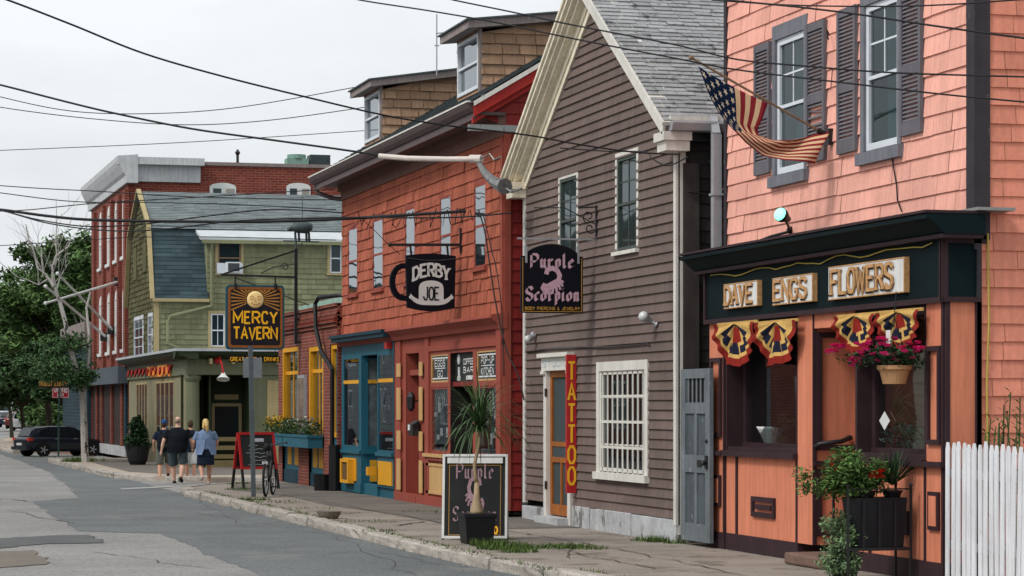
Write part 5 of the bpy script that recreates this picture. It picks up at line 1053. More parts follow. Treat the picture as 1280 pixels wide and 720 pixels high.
# ground floor
c0 = R(249, 0, YT)[0]; c1 = R(312, 0, YT)[0]
ow = [Wt(161 + 10, 184, 485, 0), Wt(195, 217, 485, 0)]
zw0, zw1 = .55, 2.52
swn = [(F(184, 0, XT)[0], F(170.5, 0, XT)[0], zw0, zw1), (F(217, 0, XT)[0], F(195, 0, XT)[0], zw0, zw1)]
b = MB(); flatwall(b, MT_, YT + .25, yN, 0, 2.75, swn, 0); b.build('shop_wall', mat('putty_wall', hexc('#9f9a7c', .72), .75, .1, 1.5, .12, streak=.15), tv)
b = MB(); b.wb(MT_, YT - .05, yN, 2.66, 3.1, -.25, .06); b.wb(MTy, XT + .252, 20, 2.66, 3.1, -.25, .05); b.wb(MTy, c1, 20, 0, 2.66, -.25, 0); b.build('frieze', M_SAGE, tv)
b = MB()
for M, s0, s1 in ((MT_, YT - .45, yN), (MTy, XT - .45, 20)): b.profile(M, s0, s1, [(-.2, 3.1), (.08, 3.1), (.16, 3.16), (.34, 3.2), (.40, 3.25), (.42, 3.32), (-.2, 3.34)])
b.build('cornice', M_SAGED, tv)
b = MB(); b.wb(MT_, YT - .48, yN, 3.325, 3.40, -.3, .46); b.wb(MTy, XT - .47, 20, 3.326, 3.401, -8.0, .47); b.build('roof_edge', mat('aluminium_edge', (.42, .45, .48), .5, .1, 3, .3), tv)
for k in range(7): x = R(262 + 28 * k, 0, YT)[0]; f = MB(); f.box(x - .04, x + .04, YT - .3, YT - .05, 2.96, 3.12); f.build('bracket', M_BEIGT, tv)
b = MB(); b.lathe([(.24, 0), (.24, .12), (.2, .16), (.19, 2.45), (.22, 2.5), (.25, 2.56), (.25, 2.66)], (R(240, 0, YT)[0] + .05, YT + .22, .0), 14); b.build('column', M_SAGE, tv, smooth=False)
b = MB(); b.box(c0 - .35, c1 + .1, YT + 1.3, YT + 1.35, 0, 2.7); b.box(XT + .6, XT + .65, YT + .3, YT + 1.35, 0, 2.7); b.box(c1 - .02, c1, YT, YT + 1.35, 0, 2.7); b.box(XT, c1, YT, YT + 1.4, 2.64, 2.67); b.build('porch_wall', M_SAGED, tv)
b = MB(); r = Wy(YT + 1.3, 268, 298, 532, 553 + 6); ring(b, MY(YT + 1.3), r[0], r[1], .85, 1.75, .09, 0, .05); b.wb(MY(YT + 1.3), r[0], r[1], 1.95, 2.1, 0, .03); fo = b.build('porch_window', M_BEIGT, tv)
b = MB(); b.face([(r[0], YT + 1.28, .85), (r[1], YT + 1.28, .85), (r[1], YT + 1.28, 1.75), (r[0], YT + 1.28, 1.75)]); b.build('pane', M_SKYG, fo)
b = MB(); 
for z in (.25, .5, .75): b.wb(MTy, c0 + .25, c1, z, z + .12, -.1, -.04)
b.wb(MTy, c0 + .2, c1, 0, .2, -.2, .0); b.build('rail', mat('rail_brown', hexc('#8a7b55', .7), .6), tv)
b = MB(); r0, r1 = R(334, 0, YT)[0], R(350, 0, YT)[0]; b.wb(MTy, r0, r1 + .6, .1, 2.5, 0, .03); b.build('side_door', M_BEIGT, tv)
for r in swn:
    n = 3 if r[1] - r[0] < 2.2 else 4
    f = MB(); ring(f, MT_, r[0] + .05, r[1] - .05, zw0 + .05, zw1 - .05, .06, -.06, .006)
    for k in range(1, n): s = r[0] + (r[1] - r[0]) * k / n; f.wb(MT_, s - .05, s + .05, zw0, zw1, -.02, .004)
    fo = f.build('shop_window', M_BEIGT, tv)
    g = MB(); g.face([MT_(r[0], zw0, -.012), MT_(r[1], zw0, -.012), MT_(r[1], zw1, -.012), MT_(r[0], zw1, -.012)]); g.build('pane', M_DKG, fo)
    g = MB(); g.face([MT_(r[0], zw1 - .55, -.04), MT_(r[1], zw1 - .55, -.04), MT_(r[1], zw1, -.04), MT_(r[0], zw1, -.04)]); g.build('blind', mat('maroon_blind', (.13, .012, .014), .8), fo)
    g = MB(); rr = random.Random(3)
    for k in range(8): s = rr.uniform(r[0], r[1] - .4); g.lathe([(.12, 0), (.16, .2), (.05, .35)], MT_(s + .2, zw0 + rr.uniform(.0, .4), -.3), 8)
    g.build('crockery', M_PALE, fo); room(fo, MT_, r, 1.0, M_DARK, -.12)
M_NEON = glow('lit_letters', (.75, .24, .04), .22)
b = MB(); ML = MX(XT - .12); l0, l1 = F(219.5, 0, XT)[0], F(163, 0, XT)[0]
word(b, ML, 'TAVERN', -(l0 + (l1 - l0) * .52), 2.72, (l1 - l0) * .46, .24, .10, .0, fl=-1, thick=.05, sp=.3); o = b.build('letters', M_NEON, tv)
b = MB(); rr = random.Random(4)
b.tube([MT_(l0 + (l1 - l0) * i / 20, 2.97 + .02 * math.sin(i), .09) for i in range(21)], .02, 5)
for k in range(11): s = l0 + (l1 - l0) * (k + .5) / 11; b.prism([MT_(s - .3, 2.97, .08), MT_(s + .3, 2.97, .08), MT_(s + .16, 2.84, .12), MT_(s, 2.72, .13), MT_(s - .16, 2.84, .12)], (-.04, 0, 0))
b.build('bunting', mat('red_bunting', (.36, .03, .025), .8, .2, 6), tv)
# barn lamp and its arm
bx, bz = R(279, 473, YT - .5)
bl_ = thing('barn_lamp', 'white shaded gooseneck lamp on a red arm over the tavern porch', 'lamp', (bx, YT - .5, bz))
m = MB(); m.tube([(bx - .1, YT - .05, bz + .55), (bx - .08, YT - .25, bz + .62), (bx - .03, YT - .45, bz + .4), (bx, YT - .5, bz + .15)], .03, 6); m.lathe([(.05, 0), (.12, .12), (.05, .24)], (bx - .1, YT - .06, bz + .42), 8); m.build('arm', M_RED, bl_)
m = MB(); m.lathe([(.05, .18), (.08, .10), (.17, .0), (.19, -.03), (.17, -.01)], (bx, YT - .5, bz), 16, axis=(.1, .35, 1)); m.build('shade', M_STICK, bl_)
# ================================================================== tall brick building with white cornice
XK, YK, yK2 = 9.9, 88.25, 101.0
M_BRK3 = brickmat('warm_brick', hexc('#984837', .7), hexc('#823a2e', .7), (.26, .15, .12), .27, .088, soot=.25, bump=.3)
tb = thing('brick_block', 'tall red brick block with arched windows and a heavy white cornice', 'building', (XK, YK, 0))
MK, MKy = MX(XK), MY(YK); zK = 10.15
b = MB(); kw = []
for pl, pr in ((124.5, 128.5), (134.5, 139.5), (144, 148.5), (153.5, 157.5)):
    s0, s1 = F(pr, 0, XK)[0], F(pl, 0, XK)[0]
    for z0, z1 in ((7.0, 8.8), (3.75, 5.6)): kw.append((s0, s1, z0, z1))
flatwall(b, MK, YK, yK2, 3.1, zK, kw); b.build('front_wall', M_BRK3, tb)
b = MB(); flatwall(b, MKy, XK, 24, 0, zK, []); b.box(XK, 24, yK2 - .01, yK2, 0, zK); b.box(23.9, 24, YK, yK2, 0, zK); b.box(XK + .1, 24, YK + .1, yK2, zK - .5, zK - .45); b.build('side_wall', M_BRK3, tb)
b = MB(); b.box(XK + 2.6, 24.1, YK - .06, YK + .3, zK, zK + .12); b.build('coping', M_GREYW, tb)
b = MB()
for px in (120, 131.5, 142, 151, 159.3): y = F(px, 0, XK)[0]; b.wb(MK, y - .28, y + .28, 3.1, zK - .9, -.02, .12)
b.build('pilaster', M_BRK3, tb)
for r in kw:
    f = MB(); w = (r[1] - r[0]) / 2; c = (r[0] + r[1]) / 2
    f.prism([MK(c + w * math.cos(math.pi * i / 8), r[3] - .02 + .35 * math.sin(math.pi * i / 8), .005) for i in range(9)], (-.012, 0, 0))
    f.wb(MK, r[0], r[0] + .16, r[2], r[3], -.05, .02); f.wb(MK, r[1] - .16, r[1], r[2], r[3], -.05, .02); f.wb(MK, r[0], r[1], (r[2] + r[3]) / 2 - .05, (r[2] + r[3]) / 2 + .05, -.05, .018); f.wb(MK, r[0] - .1, r[1] + .1, r[2] - .12, r[2], -.05, .1); fo = f.build('window', M_STICK, tb)
    g = MB(); g.face([MK(r[0], r[2], -.01), MK(r[1], r[2], -.01), MK(r[1], r[3], -.01), MK(r[0], r[3], -.01)]); g.build('pane', mat('white_blind', (.55, .56, .56), .5, .05), fo)
for pl, pr, pt, pb in ((262, 295, 234, 262), (358, 388, 234, 262)):
    x0, x1, z0, z1 = Wy(YK, pl, pr, pt, pb); c = (x0 + x1) / 2; w = (x1 - x0) / 2
    f = MB(); f.prism([(x0, YK - .03, z0), (x1, YK - .03, z0), (x1, YK - .03, z1)] + [(c + w * math.cos(math.pi * i / 10), YK - .03, z1 + .15 * math.sin(math.pi * i / 10)) for i in range(1, 10)] + [(x0, YK - .03, z1)], (0, .02, 0)); fo = f.build('window', M_STICK, tb)
    for k in (0, 1): g = MB(); g.box(x0 + .12 + k * w, x0 + w - .06 + k * w, YK - .045, YK - .032, z0, z1 - .05); g.build('pane', M_SKYG if k == 0 else mat('pane_beige', (.30, .28, .25), .3), fo)
M_WCOR = mat('white_cornice', (.50, .52, .53), .7, .1, 2, .2, streak=.2, peel=((.34, .33, .31), .30, 3))
b = MB(); b.profile(MK, YK - .45, yK2 + .3, [(-.3, zK - .70), (.10, zK - .70), (.12, zK - .45), (.2, zK - .35), (.32, zK - .1), (.38, zK + .05), (.40, zK + .22), (-.3, zK + .28)])
b.wb(MKy, XK - .1, XK + 2.5, zK - .62, zK - .05, -.1, .12); b.wb(MKy, XK - .36, XK + 2.6, zK - .05, zK + .2, -.1, .42); b.build('cornice', M_WCOR, tb)
b = MB(); b.wb(MK, YK, yK2, 2.55, 3.15, -.1, .35); b.build('fascia', mat('slate_fascia', (.085, .105, .125), .7, .15, 2, .15, streak=.2), tb)
b = MB(); b.wb(MK, YK + .2, yK2, 0, .35, -.2, .08); b.build('plinth', M_FOUND, tb)
b = MB(); b.box(XK + .05, XK + .45, YK + .02, yK2 - .02, .3, 2.6); b.build('shop_wall', mat('unlit_shop', (.035, .022, .02), .7, .3, 2), tb)  # dark brown box painting the dimness of the shop interior
for px in (121, 127, 139.5, 152, 157): y = F(px, 0, XK)[0]; b = MB(); b.wb(MK, y - .22, y + .22, .35, 2.55, -.04, .03); b.build('pier', M_BRK3 if px != 157 else M_TEALD, tb)
rt = MB(); x0, x1 = R(388, 0, 92)[0], R(413, 0, 92)[0]; rt.box(x0, x1, 92, 92.7, zK - .5, zK + .85); tag(rt.build('rooftop_condenser', mat('condenser_blue', (.035, .055, .06), .5, .2, 9)), 'dark rooftop air condenser box standing on the tall brick block', 'air conditioner')
rt = MB(); x0, x1 = R(359, 0, 92)[0], R(386, 0, 92)[0]; rt.box(x0, x1, 92, 92.6, zK - .5, zK + .7); rt.lathe([(.35, 0), (.35, .15)], ((x0 + x1) / 2, 92.3, zK + .7), 12); tag(rt.build('rooftop_unit', mat('unit_green', (.18, .33, .27), .6, .15, 6)), 'pale green rooftop ventilation unit on the tall brick block', 'air conditioner')
rt = MB(); x = R(297, 0, 92)[0]; rt.lathe([(.08, 0), (.08, .5), (.16, .52), (.16, .62), (.05, .65), (.05, .9), (.1, 1.0), (.02, 1.12)], (x, 92, zK - .45 + .3), 8); tag(rt.build('roof_vent', M_IRON), 'small dark finial shaped vent pipe on the roof of the brick block', 'vent')
# white flag poles leaning out from the brick front
for (pw, yw), (pt_, yt_), lab in (((151, 352), (57, 379), 'white flag pole sloping gently downward from the brick front, tip among the birch limbs'), ((143, 413), (72, 342), 'steep white flag pole rising to the birch limbs from the brick front'), ((134, 421), (57, 358), 'lower white flag pole, its foot below the other two on the brick front')):
    y, z = F(pw, yw, XK); dst = D(pt_, yt_, 86.5)
    m = MB(); m.tube([(XK - .05, y, z), tuple(dst)], [.05, .04], 8); m.ball(tuple(dst), .07, 8); t = tag(m.build('flag_pole', M_STICK), lab, 'flag pole', 'flag poles of the brick block'); m = MB(); m.box(XK - .25, XK, y - .12, y + .12, z - .15, z + .15); m.build('mount', M_IRON, t)
# dark blue shop next door, and what is seen beyond it
M_NAVY = mat('navy_clapboard', (.022, .045, .06), .7, .15, 1.5, .15)
bh = thing('blue_house', 'dark blue clapboard shop with a grey parapet behind the birch', 'house', (XK - .2, 101, 0))
b = MB(); siding(b, MX(XK - .15), .1, 4.2, lambda z: (yK2 + .05, 112), [], .14, .018, None); siding(b, MY(yK2 + .05), .1, 4.2, lambda z: (XK - .15, XK + .1), [], .14, .018, None); b.build('front_wall', M_NAVY, bh); b = MB(); b.box(XK, 22, 111.9, 112, 0, 4.2); b.box(21.9, 22, 101.1, 112, 0, 4.2); b.box(XK, 22, 101.1, 112, 4.1, 4.2); b.build('back_wall', M_NAVY, bh)
b = MB(); b.wb(MX(XK - .15), yK2 + .05, 112, 4.2, 5.1, -.3, .12); b.build('parapet', M_GREYW, bh)
# ================================================================== tavern sign on its bracket
sy2 = 56.1; M2 = MY(sy2 - .06)
x0, z0 = R(282, 437, sy2); x1, z1 = R(355, 357, sy2); w = x1 - x0; h = z1 - z0
mt = thing('tavern_sign', 'hanging sign with a smiling sun over gold letters MERCY TAVERN', 'pub sign', ((x0 + x1) / 2, sy2, z0))
def rr_(x0, x1, z0, z1, r, n=5):
    o = []
    for cx, cz, a0 in ((x1 - r, z1 - r, 0), (x0 + r, z1 - r, 90), (x0 + r, z0 + r, 180), (x1 - r, z0 + r, 270)):
        for i in range(n + 1): a = rad(a0 + 90 * i / n); o.append((cx + r * math.cos(a), cz + r * math.sin(a)))
    return o
m = MB(); m.prism([(x, sy2 - .06, z) for x, z in rr_(x0, x1, z0, z1, .09)], (0, .12, 0)); m.build('frame', mat('sign_teal', (.02, .075, .10), .6, .1, 4), mt)
m = MB(); e = .045; m.face([M2(x, z, .003) for x, z in rr_(x0 + e, x1 - e, z0 + e, z1 - e, .07)]); m.build('border', mat('sign_copper', (.30, .10, .02), .6, .15, 8), mt)
m = MB(); e = .10; m.face([M2(x, z, .006) for x, z in rr_(x0 + e, x1 - e, z0 + e, z1 - e, .05)]); m.build('field', mat('sign_field', (.014, .012, .018), .6, .1, 4), mt)
M_GOLDY = mat('sign_gold', hexc('#ffbe2a', .98), .5, .08, 9); M_SUNF = mat('sun_face', hexc('#ffdf9c', .95), .6, .1, 12)
q = MB(); sx, sz = (x0 + x1) / 2, z0 + h * .775; M_RAY = mat('ray_copper', (.50, .22, .04), .6)
for i in range(25):
    a = math.pi * (-.13 + 1.26 * i / 24); d = Vector((math.cos(a), math.sin(a))); n_ = Vector((-d.y, d.x)); L_ = min((w * .5 - .115) / max(abs(d.x), 1e-3), (z1 - .11 - sz) / max(d.y, 1e-3) if d.y > 0 else 9, w * .45)
    p0 = Vector((sx, sz)) + d * w * .155; p1 = Vector((sx, sz)) + d * L_
    if L_ > w * .16: q.face([M2(*(p0 - n_ * .008), .008), M2(*(p1 - n_ * .016), .008), M2(*(p1 + n_ * .016), .008), M2(*(p0 + n_ * .008), .008)])
q.build('rays', M_RAY, mt)
q = MB(); q.lathe([(w * .145, 0), (w * .14, .008), (w * .10, .02), (.001, .026)], M2(sx, sz, .006), 24, axis=(0, -1, 0)); fo = q.build('sun_disc', M_SUNF, mt, smooth=True)
q = MB(); r = w * .145
for s in (-1, 1):
    pen(q, M2, [(sx + s * r * .7, sz + r * .28), (sx + s * r * .42, sz + r * .45), (sx + s * r * .15, sz + r * .25)], .012, .034); pen(q, M2, [(sx + s * r * .65, sz + r * .12), (sx + s * r * .4, sz + r * .02), (sx + s * r * .2, sz + r * .12)], .014, .034)
pen(q, M2, [(sx + .006, sz + r * .2), (sx - r * .1, sz - r * .2), (sx + r * .12, sz - r * .22)], .010, .035); pen(q, M2, [(sx - r * .5, sz - r * .38), (sx - r * .2, sz - r * .56), (sx + r * .2, sz - r * .56), (sx + r * .5, sz - r * .38)], .016, .034); q.build('face_lines', M_RAY, fo)
q = MB(); wid_ = {'E': .75, 'C': .8}
word(q, M2, 'MERCY', x0 + w * .13, z0 + h * .41, w * .74, h * .175, .042, .010, sp=.38, widths=wid_); word(q, M2, 'TAVERN', x0 + w * .13, z0 + h * .17, w * .74, h * .175, .042, .010, sp=.34, widths=wid_); q.build('letters', M_GOLDY, mt)
# bracket mast with pig weather vane, on the brick shop
bk = thing('sign_bracket', 'black iron sign bracket and mast fixed to the brick shop', 'bracket', (XB, sy2, 3.1))
xm = XB - .12; zb, zt = R(370, 430, sy2)[1], R(370, 312, sy2)[1]; za = R(330, 346, sy2)[1]; xl = R(276, 343, sy2)[0]
m = MB(); m.bar((xm, sy2, zb), (xm, sy2, zt + .02), .07); m.build('mast', M_IRON, bk)
m = MB(); m.bar((xl, sy2, za + .03), (xm, sy2, za), .045); m.bar((xl + .0, sy2, za + .03), (xm, sy2, zt - .02), .04); m.tube([(xm - .25 - .10 * math.cos(t * .6) * (1 - t / 16), sy2, za + .22 + .10 * math.sin(t * .6) * (1 - t / 16)) for t in range(13)], .012, 5); m.tube([(xm - .02, sy2, za + .3), (xm - .5, sy2, za + .22), (xl + .9, sy2, za + .08)], .012, 5); m.tube([(xl + .3, sy2, za - .02), (xm + .3, sy2, za - .62)], .012, 5); m.build('arm', M_IRON, bk)
for px in (294, 344): x = R(px, 0, sy2)[0]; m = MB(); m.box(x - .03, x + .03, sy2 - .09, sy2 + .09, z1 - .10, z1 + .03); m.bar((x, sy2, z1), (x, sy2, za + .02), .03); m.build('sign_hook', M_IRON, bk)
m = MB(); m.bar((xm, sy2, zb + .04), (XB + .02, sy2, zb + .04), .05); m.bar((xm, sy2, 3.7), (XB + .02, sy2, 3.7), .05); m.build('wall_stay', M_IRON, bk)
m = MB(); px_, pz_ = R(377, 287, sy2)
M_VERD = mat('green_copper', (.05, .075, .075), .6, .2, 9, .3)
wv_ = thing('weather_vane', 'verdigris pig weather vane on top of the sign bracket mast', 'weather vane', (xm, sy2, zt))
m.tube([(px_ - .26, sy2, pz_ + .02), (px_ - .2, sy2, pz_ + .03), (px_ - .12, sy2, pz_ + .05), (px_ + .1, sy2, pz_ + .05), (px_ + .2, sy2, pz_ + .02), (px_ + .23, sy2, pz_ - .01)], [.03, .075, .13, .14, .115, .03], 10)
for dx in (-.14, -.06, .11, .17): m.bar((px_ + dx, sy2 + .03, pz_ - .06), (px_ + dx + .01, sy2 + .03, pz_ - .26), .045)
m.prism([(px_ - .19, sy2, pz_ + .09), (px_ - .12, sy2, pz_ + .12), (px_ - .17, sy2, pz_ + .19)], (0, .03, 0)); m.tube([(px_ - .24, sy2, pz_ + .02), (px_ - .32, sy2, pz_ - .01)], [.05, .035], 8)
m.build('pig', M_VERD, wv_, smooth=True); m = MB(); m.bar((px_ - .42, sy2, pz_ - .26), (px_ + .4, sy2, pz_ - .27), .03); m.bar((px_ - .05, sy2 - .35, pz_ - .34), (px_ - .05, sy2 + .35, pz_ - .34), .025); m.bar((px_ - .38, sy2, pz_ - .34), (px_ + .3, sy2, pz_ - .34), .02); m.tube([(xm, sy2, zt), (xm, sy2, pz_ - .2)], .025, 6); m.tube([(px_ + .02, sy2, pz_ + .1), (px_ + .02, sy2, pz_ + .75)], .008, 4); m.build('vane_rod', M_VERD, wv_)
# small board below
xs0, xs1 = R(286, 0, sy2)[0], R(350, 0, sy2)[0]; zs1, zs0 = R(318, 445, sy2)[1], R(318, 453, sy2)[1]
m = MB(); m.box(xs0, xs1, sy2 - .03, sy2 + .03, zs0, zs1); fs = tag(m.build('food_sign', M_BLK), 'thin black board reading GREAT FOOD & DRINKS hung under the tavern sign', 'pub sign')
q = MB(); word(q, MY(sy2 - .03), 'GREAT FOOD & DRINKS', xs0 + .03, zs0 + .03, xs1 - xs0 - .06, zs1 - zs0 - .06, .013, .003, sp=.4); q.build('letters', M_GOLDY, fs)
for px in (290, 344): x = R(px, 0, sy2)[0]; m = MB(); m.tube([(x, sy2, zs1), (x, sy2, z0)], .008, 5); m.build('chain', M_IRON, fs)
# ================================================================== the other side of the street (seen in the windows)
def plainhouse(name, label, y0, y1, zt, m, X=-6.0, rows=2, bays=4, roofm=None, gable=0.):
    t = thing(name, label, 'building', (X, (y0 + y1) / 2, 0)); M = lambda s, tt, n: (X + n, s, tt); hs_ = []
    for i in range(bays):
        c = y0 + (y1 - y0) * (i + .5) / bays
        for k in range(rows): z = 1.0 + k * 2.9; hs_.append((c - .5, c + .5, z, z + 1.6))
    b = MB(); siding(b, M, 0, zt, lambda z: (y0, y1), hs_, .3, .02, None) if 'brick' not in m.name else flatwall(b, M, y0, y1, 0, zt, hs_); b.build('front_wall', m, t)
    b = MB(); b.box(X - 9, X - .01, y0, y0 + .02, 0, zt); b.box(X - 9, X - .01, y1 - .02, y1, 0, zt); b.box(X - 9.02, X - 9, y0, y1, 0, zt); b.build('back_wall', m, t)
    b = MB()
    if gable: b.prism([(X + .3, y0 - .2, zt), (X - 4.5, y0 - .2, zt + gable), (X - 9.3, y0 - .2, zt)], (0, y1 - y0 + .4, 0))
    else: b.box(X - 9.2, X + .35, y0 - .05, y1 + .05, zt, zt + .35)
    b.build('roof', roofm or M_DROOF, t)
    for r in hs_:
        f = MB(); ring(f, M, r[0] + .05, r[1] - .05, r[2] + .05, r[3] - .05, .09, -.06, .03); f.wb(M, r[0], r[1], (r[2] + r[3]) / 2 - .03, (r[2] + r[3]) / 2 + .03, -.05, .0); fo = f.build('window', M_VINYL, t)
        g = MB(); g.face([M(r[0], r[2], -.04), M(r[1], r[2], -.04), M(r[1], r[3], -.04), M(r[0], r[3], -.04)]); g.build('pane', M_SKYG, fo)
M_CL = mat('cream_clapboard', (.45, .42, .34), .8, .1, 1); M_GC = mat('grey_clapboard', (.20, .22, .23), .8, .1, 1)
plainhouse('clapboard_row', 'cream clapboard row across the street, mirrored in the shop windows', 34, 62, 6.2, M_CL, gable=2.2, bays=8)
plainhouse('brick_row', 'red brick row with a flat roof across the street, mirrored in the shop windows', 64, 104, 8.0, M_BRK3, bays=10)
plainhouse('grey_row', 'grey clapboard row with a pitched roof farther along across the street', 108, 142, 6.0, M_GC, gable=2.5, bays=8)
plainhouse('cream_row', 'cream clapboard row with a flat roof far along across the street', 146, 186, 8.5, M_CL, bays=8)
plainhouse('dark_row', 'dark brick row with a pitched roof at the far end across the street', 190, 250, 8.5, M_BRK3, gable=2.5, bays=10)
# ================================================================== trees
M_BARK = mat('dark_bark', (.05, .042, .034), .9, .25, 3, .1, bump=.8, bscale=20)
M_BIRCH = mat('birch_bark', (.40, .38, .35), .85, .15, 3, .15, peel=((.05, .045, .04), .42, 5))
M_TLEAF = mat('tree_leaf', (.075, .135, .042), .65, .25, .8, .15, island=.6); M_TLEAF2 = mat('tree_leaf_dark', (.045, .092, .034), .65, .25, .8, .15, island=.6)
def branch(mb, p, d, L, r, depth, rng_, spread=.6, tips=None, up=.15):
    pts = [Vector(p)]; n = 4; d = Vector(d).normalized()
    for i in range(n): d = (d + Vector((rng_.gauss(0, .13), rng_.gauss(0, .13), up * .3 + rng_.gauss(0, .06)))).normalized(); pts.append(pts[-1] + d * L / n)
    mb.tube(pts, [r * (1 - .55 * i / n) for i in range(n + 1)], 6 if r > .04 else 4)
    if tips is not None: tips.append(pts[-1].copy())
    if depth:
        for k in range(rng_.choice((2, 3, 3))):
            q = pts[rng_.choice((2, 3, 4))]; a = rng_.random() * 6.28
            nd = (d + Vector((math.cos(a), math.sin(a), rng_.uniform(-.1, .5))) * spread * rng_.uniform(.7, 1.3)).normalized()
            branch(mb, q, nd, L * rng_.uniform(.55, .8), r * .55, depth - 1, rng_, spread, tips, up)
def tree(base, c, rxy, rzv, n, leaf, m, label, seed, trunk=.22, name='street_tree'):
    g = random.Random(seed); t = thing(name, label, 'tree', base, 'street trees beyond the brick block'); base = Vector(base); c = Vector(c)
    mb = MB(); tips = []; fork = base.lerp(Vector((c.x, c.y, c.z - rzv * .6)), .8)
    mb.tube([base, base.lerp(fork, .5) + Vector((g.gauss(0, .1), g.gauss(0, .1), 0)), fork], [trunk, trunk * .8, trunk * .65], 8)
    for k in range(6): a = k * 1.05 + g.random(); branch(mb, fork, (math.cos(a), math.sin(a), .9), rzv * .8, trunk * .45, 2, g, .7, tips)
    mb.build('trunk', M_BARK, t)
    f = MB(); k = 0
    for q in range(max(20, n // 260)):
        d = Vector((g.gauss(0, 1), g.gauss(0, 1), g.gauss(0, 1))).normalized() * g.uniform(.35, 1.0)
        if d.z < -.55: d.z *= .6
        cc = c + Vector((d.x * rxy, d.y * rxy, d.z * rzv)); rr_ = rxy * g.uniform(.16, .34)
        leaves(f, cc, (rr_, rr_, rr_ * .65), 260, leaf, 0, g, .2, .2)
    o = f.build('crown', m, t, fix=False)
    return t
def at(px, py, Z): return D(px, py, Z)
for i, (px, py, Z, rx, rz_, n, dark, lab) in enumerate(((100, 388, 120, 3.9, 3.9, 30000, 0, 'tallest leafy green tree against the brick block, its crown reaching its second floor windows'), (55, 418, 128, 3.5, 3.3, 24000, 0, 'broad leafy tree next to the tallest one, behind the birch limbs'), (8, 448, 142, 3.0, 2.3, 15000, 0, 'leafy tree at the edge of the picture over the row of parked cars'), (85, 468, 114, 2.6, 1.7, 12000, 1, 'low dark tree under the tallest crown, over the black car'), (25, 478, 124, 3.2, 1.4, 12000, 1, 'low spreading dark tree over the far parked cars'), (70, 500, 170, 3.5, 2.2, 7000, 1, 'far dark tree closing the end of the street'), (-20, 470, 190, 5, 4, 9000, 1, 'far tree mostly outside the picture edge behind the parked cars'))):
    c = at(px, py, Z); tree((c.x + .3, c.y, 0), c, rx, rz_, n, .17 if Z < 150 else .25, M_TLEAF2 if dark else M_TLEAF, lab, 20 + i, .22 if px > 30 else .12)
# birch with bare limbs
bt = G(107, 577); Zb = 79.6
bi = thing('birch_tree', 'white barked birch with bare pale upper limbs growing from the far pavement', 'tree', bt)
m = MB(); g = random.Random(4)
def limb(px, r0, r1, twigs=0):
    P = [D(x, y, Zb + dz) for x, y, dz in px]; k = len(P); m.tube(P, [r0 + (r1 - r0) * i / (k - 1) for i in range(k)], 7 if r0 > .05 else 5)
    for i in range(twigs):
        q = P[g.randrange(1, k)]; branch(m, q, (g.uniform(-.9, .5), g.uniform(-.3, .3), g.uniform(.3, 1)), g.uniform(.7, 1.6), .012, 1, g, .5)
limb([(107, 579, 0), (106, 560, 0), (105, 530, 0), (104, 505, 0), (103, 488, 0)], .125, .10)
limb([(103, 490, 0), (97, 468, -.1), (92, 450, -.2), (86, 425, -.2), (81, 400, -.2), (75, 378, -.2)], .085, .065)
limb([(104, 492, 0), (110, 470, .1), (111, 440, .1), (111, 415, .1), (108, 385, .2), (113, 365, .2)], .065, .03, 2)
limb([(75, 378, -.2), (69, 362, -.3), (62, 350, -.3), (54, 340, -.3), (47, 335, -.3), (42, 312, -.3), (36, 300, -.3), (32, 280, -.3)], .06, .015, 3)
limb([(72, 368, -.2), (66, 355, .2), (66, 335, .2), (70, 320, .2), (79, 313, .2), (86, 308, .2), (88, 298, .2)], .055, .015, 3)
limb([(66, 340, .2), (71, 325, .2), (70, 300, .2), (71, 275, .2), (70, 248, .2)], .03, .008, 2)
limb([(54, 340, -.3), (52, 322, -.4), (52, 310, -.4)], .04, .012, 2); limb([(60, 349, -.3), (48, 356, -.5), (35, 350, -.6), (22, 346, -.7)], .03, .008, 3); limb([(70, 364, .2), (74, 350, .3), (80, 336, .3)], .035, .01, 2)
m.build('trunk', M_BIRCH, bi)
f = MB(); 
for px, py, r in ((78, 432, .8), (93, 428, .6), (66, 452, .9), (86, 455, 1.0), (76, 462, .8), (98, 466, .7), (62, 462, .7), (98, 478, .5), (108, 470, .4)): leaves(f, D(px, py, Zb + g.uniform(-.8, .8)), (r, r, r * .6), 420, .085, 0, g, .3, .15)
f.build('crown', M_TLEAF2, bi, fix=False)
# grass and shrubs
def tuft(mb, c, r, n, h, g=rnd):
    for i in range(n):
        a = g.random() * 6.28; q = Vector(c) + Vector((math.cos(a), math.sin(a), 0)) * r * math.sqrt(g.random()) * Vector((1, 1, 1)).x; d = Vector((g.gauss(0, .5), g.gauss(0, .5), 1)).normalized(); s = Vector((-d.y, d.x, 0)).normalized() * .008 if abs(d.x) + abs(d.y) > .01 else Vector((.008, 0, 0)); hh = h * g.uniform(.4, 1.2)
        mb.face([q - s, q + s, q + d * hh + Vector((d.x, d.y, 0)) * hh * .4])
M_GRASS = mat('grass_green', (.07, .115, .028), .75, .3, 3, .12, island=.45)
gr = MB()
for px, py, r, n, h in ((630, 686, .35, 420, .12), (612, 682, .25, 260, .12), (648, 690, .25, 160, .1), (690, 685, .3, 220, .07), (712, 684, .3, 240, .07), (735, 686, .25, 120, .06), (304, 612, .4, 160, .08), (318, 625, .3, 160, .08), (300, 605, .3, 90, .08), (472, 664, .3, 50, .05), (455, 652, .5, 60, .05), (540, 640, .5, 60, .05), (812, 676, .25, 160, .09), (826, 677, .2, 160, .1), (843, 679, .15, 80, .08), (432, 606, .4, 80, .1), (1008, 700, .2, 60, .06), (60, 572, .6, 90, .07), (385, 636, .5, 60, .04), (345, 628, .5, 60, .05)): tuft(gr, G(px, py, .0), r, n, h)
